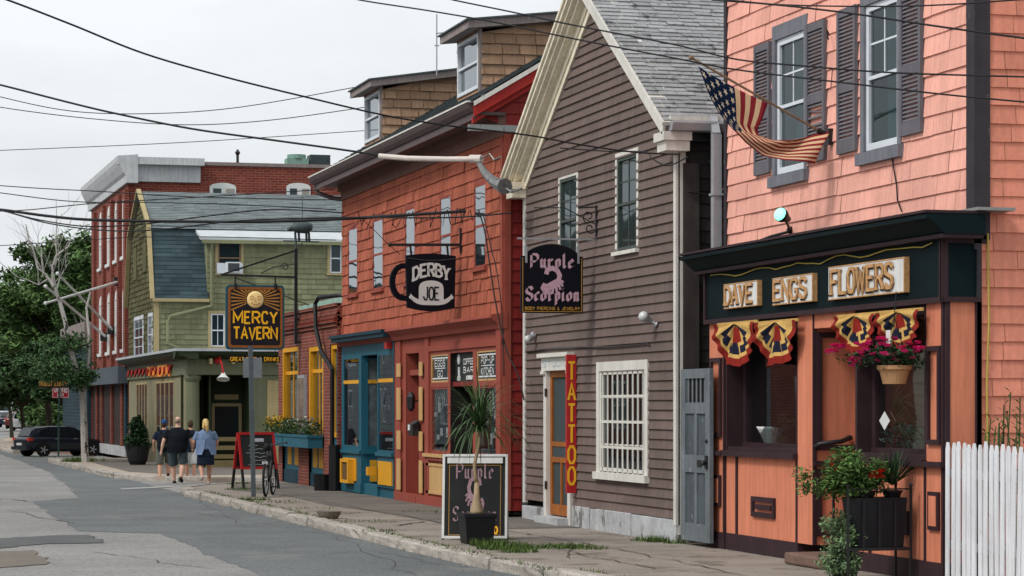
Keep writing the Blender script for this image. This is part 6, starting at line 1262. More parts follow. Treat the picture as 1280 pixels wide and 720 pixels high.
for i in range(500):
    y = rnd.uniform(22, 52); tuft(gr, (7.42 + rnd.gauss(0, .05) + (.35 if y < 26 else 0), y, 0), .05, 2, .045)
tag(gr.build('grass', M_GRASS, fix=False), kind='stuff')
gr = MB()
for i in range(14): tuft(gr, bt + Vector((rnd.uniform(-.7, .5), rnd.uniform(-.5, .5), 0)), .3, 60, .2)
gr.build('grass', M_GRASS, fix=False)['kind'] = 'stuff'
lv = MB(); g = random.Random(9)
for i in range(900):
    y = g.uniform(20, 58); x = 7.2 + (0.6 if y < 24 else .1) - abs(g.gauss(0, .18)); a = g.random() * 6.28; s = g.uniform(.012, .03); lv.face([(x + s * math.cos(a + k * 2.1), y + s * math.sin(a + k * 2.1), RZ + .018 + g.random() * .01) for k in range(3)])
for i in range(700):
    y = g.uniform(20, 58); x = g.uniform(7.5, 10.4); a = g.random() * 6.28; s = g.uniform(.01, .025); lv.face([(x + s * math.cos(a + k * 2.1), y + s * math.sin(a + k * 2.1), .008 + g.random() * .006) for k in range(3)])
tag(lv.build('fallen_leaves', mat('litter', (.17, .12, .06), .8, .4, 9, island=.6), fix=False), kind='stuff')
# ================================================================== cars
M_TYRE = mat('tyre', (.016, .016, .017), .8, .1); M_RIM = mat('alloy', (.45, .46, .47), .35, .1, 9, .5, metal=.7); M_CGLASS = glassmat('car_glass', (.008, .012, .014), 1.6); M_LAMPR = mat('tail_red', (.55, .035, .015), .25, .1, 5, .5); M_PLATE = mat('plate', (.5, .5, .5), .5)
def carpaint(n, c): return mat('paint_' + n, c, .28, .04, 1, .55)
def car(label, loc, rz, m, sc=1., big=True):
    t = thing('parked_car', label, 'car', loc, None, True, rz); t.scale = (sc, sc, sc)
    # (x, half width, sill, belt): the lower body
    ST = [(-2.22, .70, .42, .82), (-2.16, .80, .34, .96), (-1.9, .87, .26, 1.0), (-1.2, .90, .22, 1.0), (0, .91, .22, .97), (.9, .90, .22, .95), (1.5, .88, .23, .90), (2.0, .80, .28, .80), (2.2, .66, .36, .68)]
    b = MB(); n = 10; base = 0
    for x, w, z0, z1 in ST:
        zm = (z0 + z1) / 2
        for y, z in ((-.55 * w, z0), (-.92 * w, z0 + .04), (-w, zm), (-.97 * w, z1 - .08), (-.88 * w, z1), (.88 * w, z1), (.97 * w, z1 - .08), (w, zm), (.92 * w, z0 + .04), (.55 * w, z0)): b.v.append((x, y, z))
    for i in range(len(ST) - 1):
        for k in range(n): b.f.append((i * n + k, i * n + (k + 1) % n, (i + 1) * n + (k + 1) % n, (i + 1) * n + k)); b.mi.append(0)
    b.f += [tuple(range(n))[::-1], tuple(range((len(ST) - 1) * n, len(ST) * n))]; b.mi += [0, 0]
    o = b.build('body', m, t, smooth=True); mod = o.modifiers.new('s', 'SUBSURF'); mod.levels = mod.render_levels = 1
    # roof and pillars
    zb, zr_ = .93, 1.50
    RF = [(-2.02, -1.72, .74, .60), (-1.0, -1.0, .80, .66), (.1, .0, .80, .66), (1.25, .45, .76, .62)]
    b = MB(); i0 = 0
    for xb, xt, wb_, wt in RF:
        zt = zr_ - (.07 if xt in (-1.72,) else .05 if xt == .45 else 0)
        b.v += [(xb, -wb_, zb), (xt, -wt, zt - .03), (xt, -wt * .8, zt), (xt, wt * .8, zt), (xt, wt, zt - .03), (xb, wb_, zb)]
    for i in range(3):
        for k in range(5): b.f.append((i * 6 + k, i * 6 + k + 1, i * 6 + 7 + k, i * 6 + 6 + k)); b.mi.append(0)
    b.f += [(0, 1, 2, 3, 4, 5), (18, 19, 20, 21, 22, 23)]; b.mi += [0, 0]; b.build('cabin', m, t)
    def onside(x, z, s):                     # a point on the cabin flank
        f_ = (z - zb) / (zr_ - zb - .03); f_ = max(0, min(1, f_))
        wbt = .74 + (.06) * min(1, max(0, (x + 2.0) / 1.0)) - .04 * max(0, (x - .1) / 1.1); return (x, s * (wbt + (-.14) * f_ + .012), z)
    for s in (-1, 1):
        for q in (((-1.55, 1.03), (-1.0, 1.02), (-1.0, 1.38), (-1.42, 1.30)), ((-.92, 1.0), (-.05, .99), (-.05, 1.41), (-.92, 1.40)), ((.03, .99), (.92, .99), (.38, 1.38), (.03, 1.41))):
            g = MB(); g.face([onside(x, z, s) for x, z in q]); g.build('side_window', M_CGLASS, t)
        for x in (-1.36, 1.36):
            g = MB(); g.lathe([(.20, -.1), (.31, -.1), (.335, -.06), (.335, .06), (.31, .1), (.22, .1)], (x, s * .80, .335), 20, axis=(0, s, 0)); w = g.build('wheel', M_TYRE, t)
            g = MB(); g.lathe([(.215, .095), (.20, .07), (.19, .06), (.001, .06)], (x, s * .80, .335), 20, axis=(0, s, 0), cap=False)
            for k in range(5): a = k * 1.2566; g.bar((x, s * .90, .335), (x + .2 * math.cos(a), s * .90, .335 + .2 * math.sin(a)), .055, .02, up=(0, 1, 0))
            g.build('rim', M_RIM, w)
            g = MB(); g.lathe([(.39, .0), (.39, .012)], (x, s * .885, .36), 20, axis=(0, s, 0)); g.build('wheel_arch', M_TYRE, t)
        for x in (-.72, .28): g = MB(); g.box(x, x + .2, s * .915 - .012, s * .915 + .02, .86, .90); g.build('door_handle', M_RIM if big else m, t)
        g = MB(); g.box(.72, .88, s * .86, s * 1.04, .98, 1.1); g.build('mirror', m, t)
        g = MB(); g.prism([(-2.2, s * .66, .76), (-2.14, s * .845, .76), (-1.82, s * .895, .80), (-1.86, s * .89, .92), (-2.16, s * .80, .95), (-2.2, s * .66, .94)], (0, 0, .03)) if False else g.box(-2.17, -1.93, .62 if s > 0 else -.86, -.62 if s < 0 else .86, .78, .93); g.build('tail_light', M_LAMPR, t)
        g = MB(); g.box(1.92, 2.16, s * .5 if s > 0 else -.80, s * .5 if s < 0 else .80, .62, .76); g.build('headlight', M_VINYL, t)
    g = MB(); g.face([(-2.02, -.62, 1.02), (-2.02, .62, 1.02), (-1.80, .55, 1.38), (-1.80, -.55, 1.38)]); g.build('rear_window', M_CGLASS, t)
    g = MB(); g.face([(1.22, -.66, .98), (1.22, .66, .98), (.55, .56, 1.40), (.55, -.56, 1.40)]); g.build('windscreen', M_CGLASS, t)
    g = MB(); g.box(-2.25, -2.2, -.26, .26, .56, .68); g.build('number_plate', M_PLATE, t)
    g = MB(); g.box(-2.27, -2.1, -.8, .8, .34, .5); g.build('bumper', m, t)
    return t
p = G(66, 568, RZ); p.y += .6
car('black hatchback parked across the red paved crossing behind the birch', (8.35, 97.2, RZ), rad(23), carpaint('black', (.008, .012, .02)), .76)
for px, Z, lab, nm, c, rz in ((35, 196, 'white hatchback nearest in the row of cars parked far down the street', 'white', (.7, .7, .7), 70), (26, 214, 'maroon car parked ahead of the white hatchback far down the street', 'maroon', (.10, .014, .012), 70), (16, 230, 'dark blue car in the far parked row, just behind the white van like car', 'navy', (.012, .018, .035), 70), (6, 258, 'pale silver car farthest along the parked row', 'silver', (.42, .44, .46), 72), (48, 214, 'cream car parked off the street beside the trees, past the black hatchback', 'cream', (.55, .43, .26), 10)):
    q = D(px, 530, Z); car(lab, (q.x, q.y, RZ), rad(rz), carpaint(nm, c), .95, False)
# far street end: pale houses among the trees
def farhouse(px0, px1, pyt, Z, m, lab):
    a, c = D(px0, pyt, Z), D(px1, pyt, Z); t = thing('far_house', lab, 'house', ((a.x + c.x) / 2, a.y, 0))
    b = MB(); b.box(a.x, c.x, a.y, a.y + 8, 0, a.z); b.build('wall', m, t); b = MB(); b.prism([(a.x - .3, a.y - .3, a.z), (c.x + .3, a.y - .3, a.z), ((a.x + c.x) / 2, a.y - .3, a.z + 1.8)], (0, 8.6, 0)); b.build('roof', M_GREYW, t)
    for k in range(3): x = a.x + (c.x - a.x) * (k + .5) / 3; b = MB(); b.box(x - .5, x + .5, a.y - .06, a.y, 1.0, 2.4); b.build('window', M_SKYG, t)
farhouse(34, 58, 503, 262, mat('sand_wall', hexc('#b59a70', .8), .8), 'sand coloured house at the far end of the street between the trees'); farhouse(-12, 12, 482, 330, mat('far_white', (.55, .57, .6), .8), 'pale house at the farthest end of the street')
sb = MB(); g = random.Random(2)
for px in range(52, 100, 8): c = D(px, 522, 168); leaves(sb, c, (1.6, 1.4, 1.2), 500, .2, 0, g)
tag(sb.build('far_shrub', M_TLEAF, fix=False), 'green hedge like shrubs behind the black hatchback', 'shrub')
# ================================================================== people walking away at the corner
M_SKIN = mat('skin', hexc('#d9a48a', .85), .55, .06, 6, .3); M_SKIN2 = mat('skin_pale', hexc('#e0b49c', .85), .55, .06, 6, .3)
def ell(mb, c0, rows, n=12, m=0):            # rows: (x, y, z, rx, ry) loft of flat ellipses
    base = len(mb.v)
    for x, y, z, rx, ry in rows:
        for k in range(n): a = 2 * math.pi * k / n; mb.v.append((c0[0] + x + rx * math.cos(a), c0[1] + y + ry * math.sin(a), c0[2] + z))
    for i in range(len(rows) - 1):
        for k in range(n): mb.f.append((base + i * n + k, base + i * n + (k + 1) % n, base + (i + 1) * n + (k + 1) % n, base + (i + 1) * n + k)); mb.mi.append(m)
    mb.f.append(tuple(base + k for k in range(n))[::-1]); mb.f.append(tuple(base + (len(rows) - 1) * n + k for k in range(n))); mb.mi += [m, m]
def limb3(mb, pts, rad_, n=10): mb.tube(pts, rad_, n)
def weld(o, vox, sm=4):
    r = o.modifiers.new('weld', 'REMESH'); r.mode = 'VOXEL'; r.voxel_size = vox; r.use_smooth_shade = True
    s = o.modifiers.new('smooth', 'SMOOTH'); s.iterations = sm; s.factor = .5
def person(label, loc, H, fat, skin, hair, top, bottom, shoe, stride, lift, arms, hairstyle='short', short_sleeve=True, flap=None, cap=None, skirt=False, rz=0.):
    """Seen from behind: +Y is the way they walk. Heights are given for 1.75 m and scaled."""
    t = thing('person', label, 'person', loc, None, True, rz); t.scale = (H / 1.75,) * 3; o = (0, 0, 0)
    w = fat
    hipx = .10 * w
    # legs: s=-1 left, +1 right; stride forward (+y) for one and back for the other
    legs = []
    for s, st, lf in ((-1, stride, lift[0]), (1, -stride, lift[1])):
        hip = Vector((s * hipx, 0, .92)); ank = Vector((s * (.09 + .02 * w), st, .09 + lf)); knee = hip.lerp(ank, .5) + Vector((s * .01, .05 + (.05 if lf else 0), 0)); legs.append((s, hip, knee, ank, lf))
    b = MB()
    ell(b, o, [(0, 0, .84, .155 * w, .115 * w), (0, 0, .95, .175 * w, .14 * w), (0, .02, 1.08, .17 * w, .15 * w), (0, .01, 1.25, .185 * w, .13 * w), (0, 0, 1.38, .19 * (.5 + w / 2), .105), (0, .01, 1.45, .12, .075), (0, .02, 1.50, .062, .062), (0, .03, 1.56, .058, .062)])
    ell(b, o, [(0, .03, 1.535, .045, .05), (0, .04, 1.57, .066, .08), (0, .04, 1.64, .076, .096), (0, .035, 1.70, .072, .09), (0, .03, 1.74, .05, .06), (0, .03, 1.755, .015, .02)])
    b.tube([(0, .125, 1.655), (0, .155, 1.625), (0, .13, 1.61)], [.014, .02, .012], 6)
    for s in (-1, 1): b.ball((s * .078, .035, 1.645), .026, 8, sq=(.5, .8, 1.2))
    for s, hip, knee, ank, lf in legs:
        k = .5 + w / 2
        limb3(b, [hip, hip.lerp(knee, .5), knee, knee.lerp(ank, .35), ank, ank + Vector((0, .02, -.05))], [.098 * k, .085 * k, .062 * k, .066 * k, .042, .045])
    for s, el, hd in arms:
        sh = Vector((s * (.185 * (.5 + w / 2)), 0, 1.40)); el = Vector(el); hd = Vector(hd); k = .6 + .4 * w
        limb3(b, [sh, sh.lerp(el, .5), el, el.lerp(hd, .4), hd], [.058 * k, .052 * k, .042 * k, .042 * k, .028])
        d = (hd - el).normalized(); u = d.cross(Vector((1, 0, 0))).normalized(); v = Vector((-s, 0, 0))
        b.tube([hd - d * .02, hd + d * .05, hd + d * .095], [.026, .036, .03], 8)
        for i, (off, ln) in enumerate(((-.028, .062), (-.009, .075), (.010, .07), (.028, .055))): p = hd + d * .085 + u * off; b.tube([p, p + d * ln * .5 + v * .004, p + d * ln + v * .022], [.0105, .010, .008], 6)
        p = hd + d * .03 - u * .03; b.tube([p, p - u * .028 + d * .03, p - u * .03 + d * .06], [.013, .012, .009], 6)
    bo = b.build('body', skin, t); weld(bo, .011, 3)
    c = MB(); g = .022
    if True:
        z0 = .80 if flap is None else .92
        ell(c, o, [(0, 0, z0 + .02, .175 * w + g, .145 * w + g), (0, .0, .98, .185 * w + g, .15 * w + g), (0, .02, 1.08, .178 * w + g, .155 * w + g), (0, .01, 1.25, .19 * w + g, .135 * w + g), (0, 0, 1.38, .20 * (.5 + w / 2) + g, .11 + g), (0, .01, 1.45, .135, .09), (0, .02, 1.485, .08, .075)], 16)
        for s, el, hd in arms:
            sh = Vector((s * (.18 * (.5 + w / 2)), 0, 1.405)); el = Vector(el); k = .6 + .4 * w
            c.tube([sh, sh.lerp(el, .45), sh.lerp(el, .78)], [.078 * k, .078 * k, .08 * k], 10)
    so = c.build('shirt', top, t); weld(so, .014, 3)
    c = MB()
    if skirt: ell(c, o, [(0, 0, .52, .21 * w, .17 * w), (0, 0, .70, .205 * w, .165 * w), (0, 0, .9, .19 * w, .15 * w), (0, 0, 1.0, .17 * w, .14 * w)], 16)
    else:
        ell(c, o, [(0, 0, .80, .17 * w, .13 * w), (0, 0, .92, .185 * w, .148 * w), (0, 0, 1.02, .178 * w, .145 * w)], 14)
        for s, hip, knee, ank, lf in legs: k = .5 + w / 2; c.tube([hip, hip.lerp(knee, .55), hip.lerp(knee, 1.0) + Vector((0, 0, -.02))], [.115 * k, .108 * k, .112 * k], 12)
    co = c.build('skirt' if skirt else 'shorts', bottom, t); weld(co, .014, 2)
    for s, hip, knee, ank, lf in legs:
        c = MB(); tip = -.35 if lf else 0.
        hl = ank + Vector((0, -.06, -.06 + (.05 if lf else 0))); c.tube([hl, hl + Vector((0, .08, -.01 + tip * .08)), hl + Vector((0, .17, -.02 + tip * .17)), hl + Vector((0, .24, -.02 + tip * .24))], [.04, .05, .05, .03], 8); x = c.build('shoe', shoe, t, smooth=True)
        if lf == 0:
            for v in x.data.vertices: v.co.z = max(v.co.z, .004)
    c = MB()
    if hairstyle == 'bald': ell(c, o, [(0, .02, 1.60, .074, .085), (0, .025, 1.66, .079, .092), (0, .025, 1.70, .076, .088)], 14)
    else: ell(c, o, [(0, .0, 1.56, .066, .062), (0, .01, 1.62, .084, .09), (0, .02, 1.69, .086, .10), (0, .02, 1.74, .068, .08), (0, .02, 1.775, .03, .04)], 14)
    if hairstyle == 'pony': c.tube([(0, -.08, 1.70), (.01, -.12, 1.66), (.02, -.13, 1.58), (.035, -.12, 1.48), (.03, -.11, 1.40)], [.03, .045, .05, .045, .015], 8); c.tube([(-.05, -.03, 1.64), (-.07, -.08, 1.55), (-.06, -.1, 1.47)], [.03, .035, .01], 6)
    h = c.build('hair', hair, t, smooth=True)
    if cap:
        c = MB(); ell(c, o, [(0, .02, 1.665, .092, .108), (0, .02, 1.72, .09, .105), (0, .02, 1.77, .06, .07), (0, .02, 1.785, .01, .01)], 14); c.box(-.07, .07, .11, .21, 1.665, 1.68); c.build('cap', cap, t, smooth=False)
    if flap:
        for s in (-1, 1):
            c = MB(); c.face([(s * .02, -.16 * w - .0, 1.22), (s * .05, -.165 * w - .015, 1.0), (s * .13, -.17 * w - .03, .80), (s * .24 * w, -.11 * w, .80), (s * .235 * w, -.06, .95), (s * .225 * w, -.08, 1.2)]); ob = c.build('shirt_tail', flap, t); sd_ = ob.modifiers.new('s', 'SOLIDIFY'); sd_.thickness = .012
    return t
M_BLKT = mat('black_cloth', (.008, .009, .013), .9, .2, 8, .1); M_NAVYT = mat('navy_cloth', (.012, .018, .035), .9, .2, 8, .1); M_DENIM = mat('blue_chambray', hexc('#7d93b5', .75), .9, .14, 10, .1); M_OLSH = mat('grey_olive_shorts', (.10, .11, .095), .9, .2, 8, .1); M_BLSH = mat('slate_shorts', (.055, .075, .085), .9, .25, 8, .1)
M_GREYH = mat('grey_hair', (.30, .22, .18), .7, .2, 20); M_BLOND = mat('blond_hair', hexc('#d8b878', .85), .6, .25, 25, .3); M_BROWNH = mat('brown_hair', (.06, .035, .02), .6, .2, 20); M_SHOE = mat('dark_shoe', (.012, .012, .014), .6); M_SHOEW = mat('pale_shoe', (.5, .45, .4), .6)
def foot(px, py):
    Z = 62.0 - (py - 601) * .5; a = (px - 640) / FOC; return Vector((Z * (a * CY + SY), Z * (CY - a * SY), RZ))
p1 = foot(222, 601); p2 = foot(205, 597); p3 = foot(257, 602); p4 = foot(238, 596)
YW = -.18
person('big man in a black t-shirt and slate shorts, the broadest of the four walkers', p1, 1.62, 1.42, M_SKIN2, M_GREYH, M_BLKT, M_BLSH, M_SHOE, .17, (0, .07), ((-1, (-.36, -.06, 1.12), (-.42, -.04, .86)), (1, (.37, .02, 1.13), (.36, .16, .92))), 'bald', rz=YW - .12)
person('man in a navy t-shirt and blue cap with a black backpack', p2, 1.53, 1.02, M_SKIN, M_BROWNH, M_NAVYT, M_OLSH, M_SHOE, -.15, (.0, .11), ((-1, (-.29, .02, 1.14), (-.30, .16, .93)), (1, (.28, -.02, 1.14), (.27, .06, .9))), 'short', cap=mat('blue_cap', (.02, .06, .17), .8), rz=YW)
person('blond woman in an open backed blue shirt over a dark skirt', p3, 1.56, 1.16, M_SKIN, M_BLOND, M_DENIM, M_NAVYT, M_SHOEW, -.17, (.13, 0), ((-1, (-.31, .06, 1.14), (-.30, .24, 1.06)), (1, (.32, .04, 1.15), (.30, .2, .98))), 'pony', skirt=True, flap=M_DENIM, rz=YW + .15)
person('slim person mostly hidden behind the big man, walking ahead of him', p4, 1.52, .82, M_SKIN, M_BROWNH, M_NAVYT, M_SKIN2 if False else M_PALE, M_SHOE, .12, (0, 0), ((-1, (-.24, .05, 1.14), (-.2, .2, 1.0)), (1, (.24, .02, 1.14), (.24, .1, .9))), 'short', rz=YW)
bp = thing('backpack', 'black backpack with a pale logo worn by the man in the blue cap', 'backpack', p2, None, True, YW); bp.scale = (1.53 / 1.75,) * 3
m = MB(); ell(m, (0, -.235, 0), [(0, 0, .93, .13, .07), (0, -.02, .96, .15, .10), (0, -.03, 1.1, .155, .115), (0, -.02, 1.26, .14, .09), (0, 0, 1.36, .09, .05)], 12); m.build('bag', M_BLKT, bp, smooth=True)
m = MB(); ell(m, (0, -.33, 0), [(0, 0, .97, .10, .03), (0, -.01, 1.05, .105, .04), (0, 0, 1.12, .09, .02)], 10); m.build('pocket', mat('pack_grey', (.025, .027, .03), .8), bp, smooth=True)
for s in (-1, 1): m = MB(); m.tube([(s * .09, -.2, 1.36), (s * .11, -.08, 1.47), (s * .12, .1, 1.42), (s * .13, .16, 1.2), (s * .13, .05, 1.0), (s * .13, -.18, .97)], .018, 6); m.build('strap', M_BLKT, bp)
m = MB(); m.box(-.045, .045, -.335, -.325, 1.24, 1.27); m.build('label_patch', M_PALE, bp)
# ================================================================== street sign pole, bicycle, boards
M_GALV = mat('galvanised_post', (.12, .15, .165), .5, .15, 5, .35, metal=.5, streak=.15)
ps = G(317, 621); sp = thing('street_sign', 'back of a grey traffic sign on a dark leaning steel post at the kerb', 'street sign', ps)
Zp = FOC * CAMH / (621 - HOR); top = D(313, 432, Zp); m = MB(); m.bar(ps, top, .085, .05, up=(0, 1, 0))
m.build('post', M_GALV, sp); a, c = D(304.5, 472, Zp - .1), D(329, 447, Zp - .1); m = MB(); m.box(a.x, c.x, a.y - .06 + .1, a.y - .045 + .1, a.z, c.z) ; m.build('plate', mat('sign_back', (.19, .22, .24), .6, .1, 5, .2), sp)
def wheel(mb, c, r, ax, tr=.022):
    ax = Vector(ax).normalized(); u = ax.cross(Vector((0, 0, 1))).normalized(); v = Vector((0, 0, 1)); n = 24; pts = [Vector(c) + (u * math.cos(2 * math.pi * k / n) + v * math.sin(2 * math.pi * k / n)) * r for k in range(n + 1)]
    mb.tube(pts, tr, 6, cap=False); return u, v
bb = G(329, 622); bk_ = thing('bicycle', 'black bicycle parked upright at the kerb behind the sign post', 'bicycle', bb)
dirb = Vector((.31, 1, 0)).normalized(); axb = Vector((dirb.y, -dirb.x, 0)); wr = .335; P = lambda f_, z, s=0.: bb + dirb * f_ + Vector((0, 0, z)) + axb * s
for f_ in (.33, 1.38):
    m = MB(); wheel(m, P(f_, wr), wr - .022, axb, .024); w = m.build('wheel', M_TYRE, bk_, smooth=True)
    m = MB(); u, v = wheel(m, P(f_, wr), wr - .05, axb, .012); m.tube([P(f_, wr, -.04), P(f_, wr, .04)], .022, 8)
    for k in range(14): q = 2 * math.pi * k / 14; m.tube([P(f_, wr), P(f_, wr) + (u * math.cos(q) + v * math.sin(q)) * (wr - .05)], .0028, 3, cap=False)
    m.build('rim', M_RIM, w)
m = MB(); bbk = P(.82, .28); st = P(.72 - .09, .80); hd = P(1.22, .86); hd0 = P(1.26, .70)
if True:                                      # the rear wheel faces us; frame runs away from the viewer
    for a, c, r in ((P(.33, wr, .05), bbk, .011), (P(.33, wr, -.05), bbk, .011), (P(.33, wr, .05), P(.62, .72, .015), .010), (P(.33, wr, -.05), P(.62, .72, -.015), .010), (bbk, P(.60, .82), .018), (bbk, hd0, .019), (P(.63, .74), hd, .017), (hd, P(1.275, .62), .02), (P(1.275, .62, .05), P(1.38, wr, .05), .012), (P(1.275, .62, -.05), P(1.38, wr, -.05), .012), (P(1.275, .62, -.05), P(1.275, .62, .05), .014)): m.tube([a, c], r, 8)
m.build('frame', M_IRON, bk_, smooth=True)
m = MB(); m.tube([P(.60, .82), P(.585, .93)], .013, 8); m.build('seat_post', M_RIM, bk_); m = MB(); m.tube([P(.44, .945), P(.52, .955), P(.66, .95), P(.74, .94)], [.05, .075, .045, .02], 8); m.build('saddle', M_PALE if False else M_TYRE, bk_, smooth=True)
m = MB(); m.tube([P(1.2, .86), P(1.19, .98), P(1.22, 1.0)], .014, 8); m.tube([P(1.1, 1.04, -.31), P(1.17, 1.03, -.22), P(1.22, 1.0, -.06), P(1.22, 1.0, .06), P(1.17, 1.03, .22), P(1.1, 1.04, .31)], .012, 8); m.build('handlebar', M_IRON, bk_, smooth=True)
for s in (-1, 1): m = MB(); m.tube([P(1.1, 1.04, s * .31), P(1.0, 1.03, s * .325)], .018, 8); m.build('grip', M_TYRE, bk_); m = MB(); m.tube([P(.82, .28, s * .04), P(.82 + s * .12, .28 - s * .1, s * .08)], .01, 6); m.box(*[v for q in zip(P(.82 + s * .12, .28 - s * .1, s * .08) - Vector((.03, .05, .012)), P(.82 + s * .12, .28 - s * .1, s * .08) + Vector((.08, .05, .012))) for v in q]); m.build('pedal', M_TYRE, bk_)
m = MB(); m.lathe([(.085, -.004), (.085, .004)], P(.82, .28, .05), 18, axis=axb); m.build('chainring', M_RIM, bk_); m = MB(); m.box(*[v for q in zip(P(.25, .66) - Vector((.05, .03, .03)), P(.25, .66) + Vector((.05, .03, .03))) for v in q]); m.build('reflector', mat('reflector', (.55, .55, .55), .3), bk_)
# red framed sandwich board
def aboard(t, c, rz, w, h, lean, legs, frame, face, fw=.05):
    """Two leaning leaves on a ridge; C is the middle of the foot line, faces look along -Y before RZ."""
    cs, sn = math.cos(rz), math.sin(rz); T = lambda x, y, z: (c[0] + x * cs - y * sn, c[1] + x * sn + y * cs, c[2] + z)
    M1 = lambda s, tt, n: T(s, -lean + lean * tt / h - n, tt); M2_ = lambda s, tt, n: T(s, lean - lean * tt / h + n, tt)
    for i, M in enumerate((M1, M2_)):
        m = MB(); z0 = legs + fw; ring(m, M, -w / 2 + fw, w / 2 - fw, z0, h - fw, fw, -.012, .018)
        fo = m.build('frame', frame, t); m = MB(); m.wb(M, -w / 2 + fw, w / 2 - fw, z0, h - fw, -.004, .006); m.build('panel', face, fo)
        for s in (-1, 1):
            if legs: m = MB(); m.wb(M, s * w / 2 - (fw if s > 0 else 0), s * w / 2 + (fw if s < 0 else 0), 0, legs, -.02, .012); m.build('leg', M_BOARD, t)
    return M1
rb_ = G(319, 611); t = thing('sandwich_board', 'black chalk sandwich board with a red frame on black legs', 'sign board', rb_)
M_ = aboard(t, (rb_.x + .02, rb_.y + .1, 0), rad(16), .86, 1.20, .30, .42, M_RED, M_BOARD, .055)
q = MB(); g = random.Random(6); q.wb(M_, -.12, .17, 1.0, 1.07, .008, .010)
for k in range(6):
    z = .92 - k * .08; w0 = -.28 + g.random() * .1; n_ = g.randint(5, 9); pen(q, M_, [(w0 + i * .055, z + g.uniform(-.016, .016)) for i in range(n_)], .008, .009)
q.build('chalk_writing', mat('chalk', (.45, .50, .55), .9, .2, 30), t)
# scorpion sandwich board by the kerb
sb0 = G(606, 674); t = thing('sandwich_board', 'white framed sandwich board with a scorpion beside the potted palm', 'sign board', sb0)
M_WPLAS = mat('white_plastic', (.62, .62, .60), .5, .08, 4, .25, streak=.12)
M_ = aboard(t, (8.22, 32.55, 0), rad(-17), .86, 1.12, .26, .02, M_WPLAS, mat('board_black', (.011, .012, .012), .5, .3, 3, .2), .032)
q = MB(); 
x0_, w_ = -.37, .74; zt_ = 1.0
q.wb(M_, -.366, .366, 1.0, 1.075, .02, .03); q.build('top_panel', M_WPLAS, t)
q = MB(); word(q, M_, 'Purple', -.24, .80, .48, .20, .026, .012, nib=nib, sp=.32); word(q, M_, 'Scorpion', -.28, .25, .56, .18, .026, .012, nib=nib, sp=.32)
kk[0] = 0
def dr2(p, w): kk[0] += 1; pen(q, M_, [(-.34 + (1 - a) * .68, .04 + b_ * .98) for a, b_ in p], w * .9, .012 + kk[0] * .0004)
scorpion(dr2, 1.); q.build('letters', mat('letter_dusty', hexc('#b08f98', .7), .7, .2, 20), t)
q = MB(); word(q, M_, 'TATTOO', .0, .085, .30, .085, .020, .012, sp=.3); q.build('small_letters', M_GOLDY, t); q = MB(); ring(q, M_, -.335, .335, .07, .97, .007, 0.006, .009); q.build('gold_line', M_GOLD, t)
# ponytail palm in a black pot
pp_ = G(596, 679); t = thing('potted_palm', 'ponytail palm with a swollen pale trunk in a square black pot', 'potted plant', pp_)
m = MB(); s0_, s1_ = .17, .205; m.hexa([pp_ + Vector(v) for v in ((-s0_, -s0_, 0), (s0_, -s0_, 0), (s0_, s0_, 0), (-s0_, s0_, 0), (-s1_, -s1_, .36), (s1_, -s1_, .36), (s1_, s1_, .36), (-s1_, s1_, .36))]); ring(m, lambda s, tt, n: (pp_.x + s, pp_.y - n, pp_.z + tt), -s1_, s1_, .36, .36, 0, 0, 0) if False else m.box(pp_.x - s1_ - .012, pp_.x + s1_ + .012, pp_.y - s1_ - .012, pp_.y + s1_ + .012, .345, .385); m.build('pot', mat('black_pot', (.010, .010, .013), .5, .1, 3, .25), t)
m = MB(); m.lathe([(.095, .38), (.088, .42), (.062, .50), (.040, .62), (.029, .78)], pp_, 12); m.tube([pp_ + Vector(v) for v in ((0, 0, .76), (-.02, 0, .88), (-.03, 0, 1.0), (.0, 0, 1.14), (.03, 0, 1.3), (.03, 0, 1.42))], [.029, .025, .023, .022, .021, .018], 8); m.build('trunk', mat('palm_bark', hexc('#b09a7c', .8), .85, .2, 6, .1, bump=.6, bscale=40, peel=((.16, .12, .08), .36, 9)), t, smooth=True)
m = MB(); g = random.Random(12); tp = pp_ + Vector((.03, 0, 1.42))
for i in range(180):
    a = g.random() * 6.283; L_ = g.uniform(.6, 1.12); el = g.uniform(.15, 1.35) if i > 60 else g.uniform(1.0, 1.5); d = Vector((math.cos(a) * math.cos(el), math.sin(a) * math.cos(el), math.sin(el))); p = tp + d * .02; sd_ = Vector((-math.sin(a), math.cos(a), 0)); pr = None; n_ = 8; wv_2 = g.uniform(-.4, .4)
    for k in range(n_ + 1):
        w2 = .0105 * (1 - (k / n_) ** 2) + .001; e_ = (p - sd_ * w2, p + sd_ * w2)
        if pr: m.face([pr[0], pr[1], e_[1], e_[0]])
        pr = e_; p = p + d * L_ / n_; d = (d + Vector((0, 0, -.24 - .10 * k / n_)) + sd_ * wv_2 * .08).normalized()
m.build('fronds', mat('palm_leaf', (.045, .085, .03), .55, .25, 2, .25, island=.5), t, fix=False)
# stone bowl on the kerb
q = G(411, 648); m = MB(); m.lathe([(.14, 0), (.17, .04), (.20, .11), (.185, .115), (.15, .06), (.001, .05)], (q.x, q.y, .004), 14, cap=True); tag(m.build('dog_bowl', mat('stone_bowl', (.17, .15, .12), .8, .25, 6, bump=.4, bscale=40), smooth=False), 'low grey brown bowl lying on the kerb edge', 'bowl')
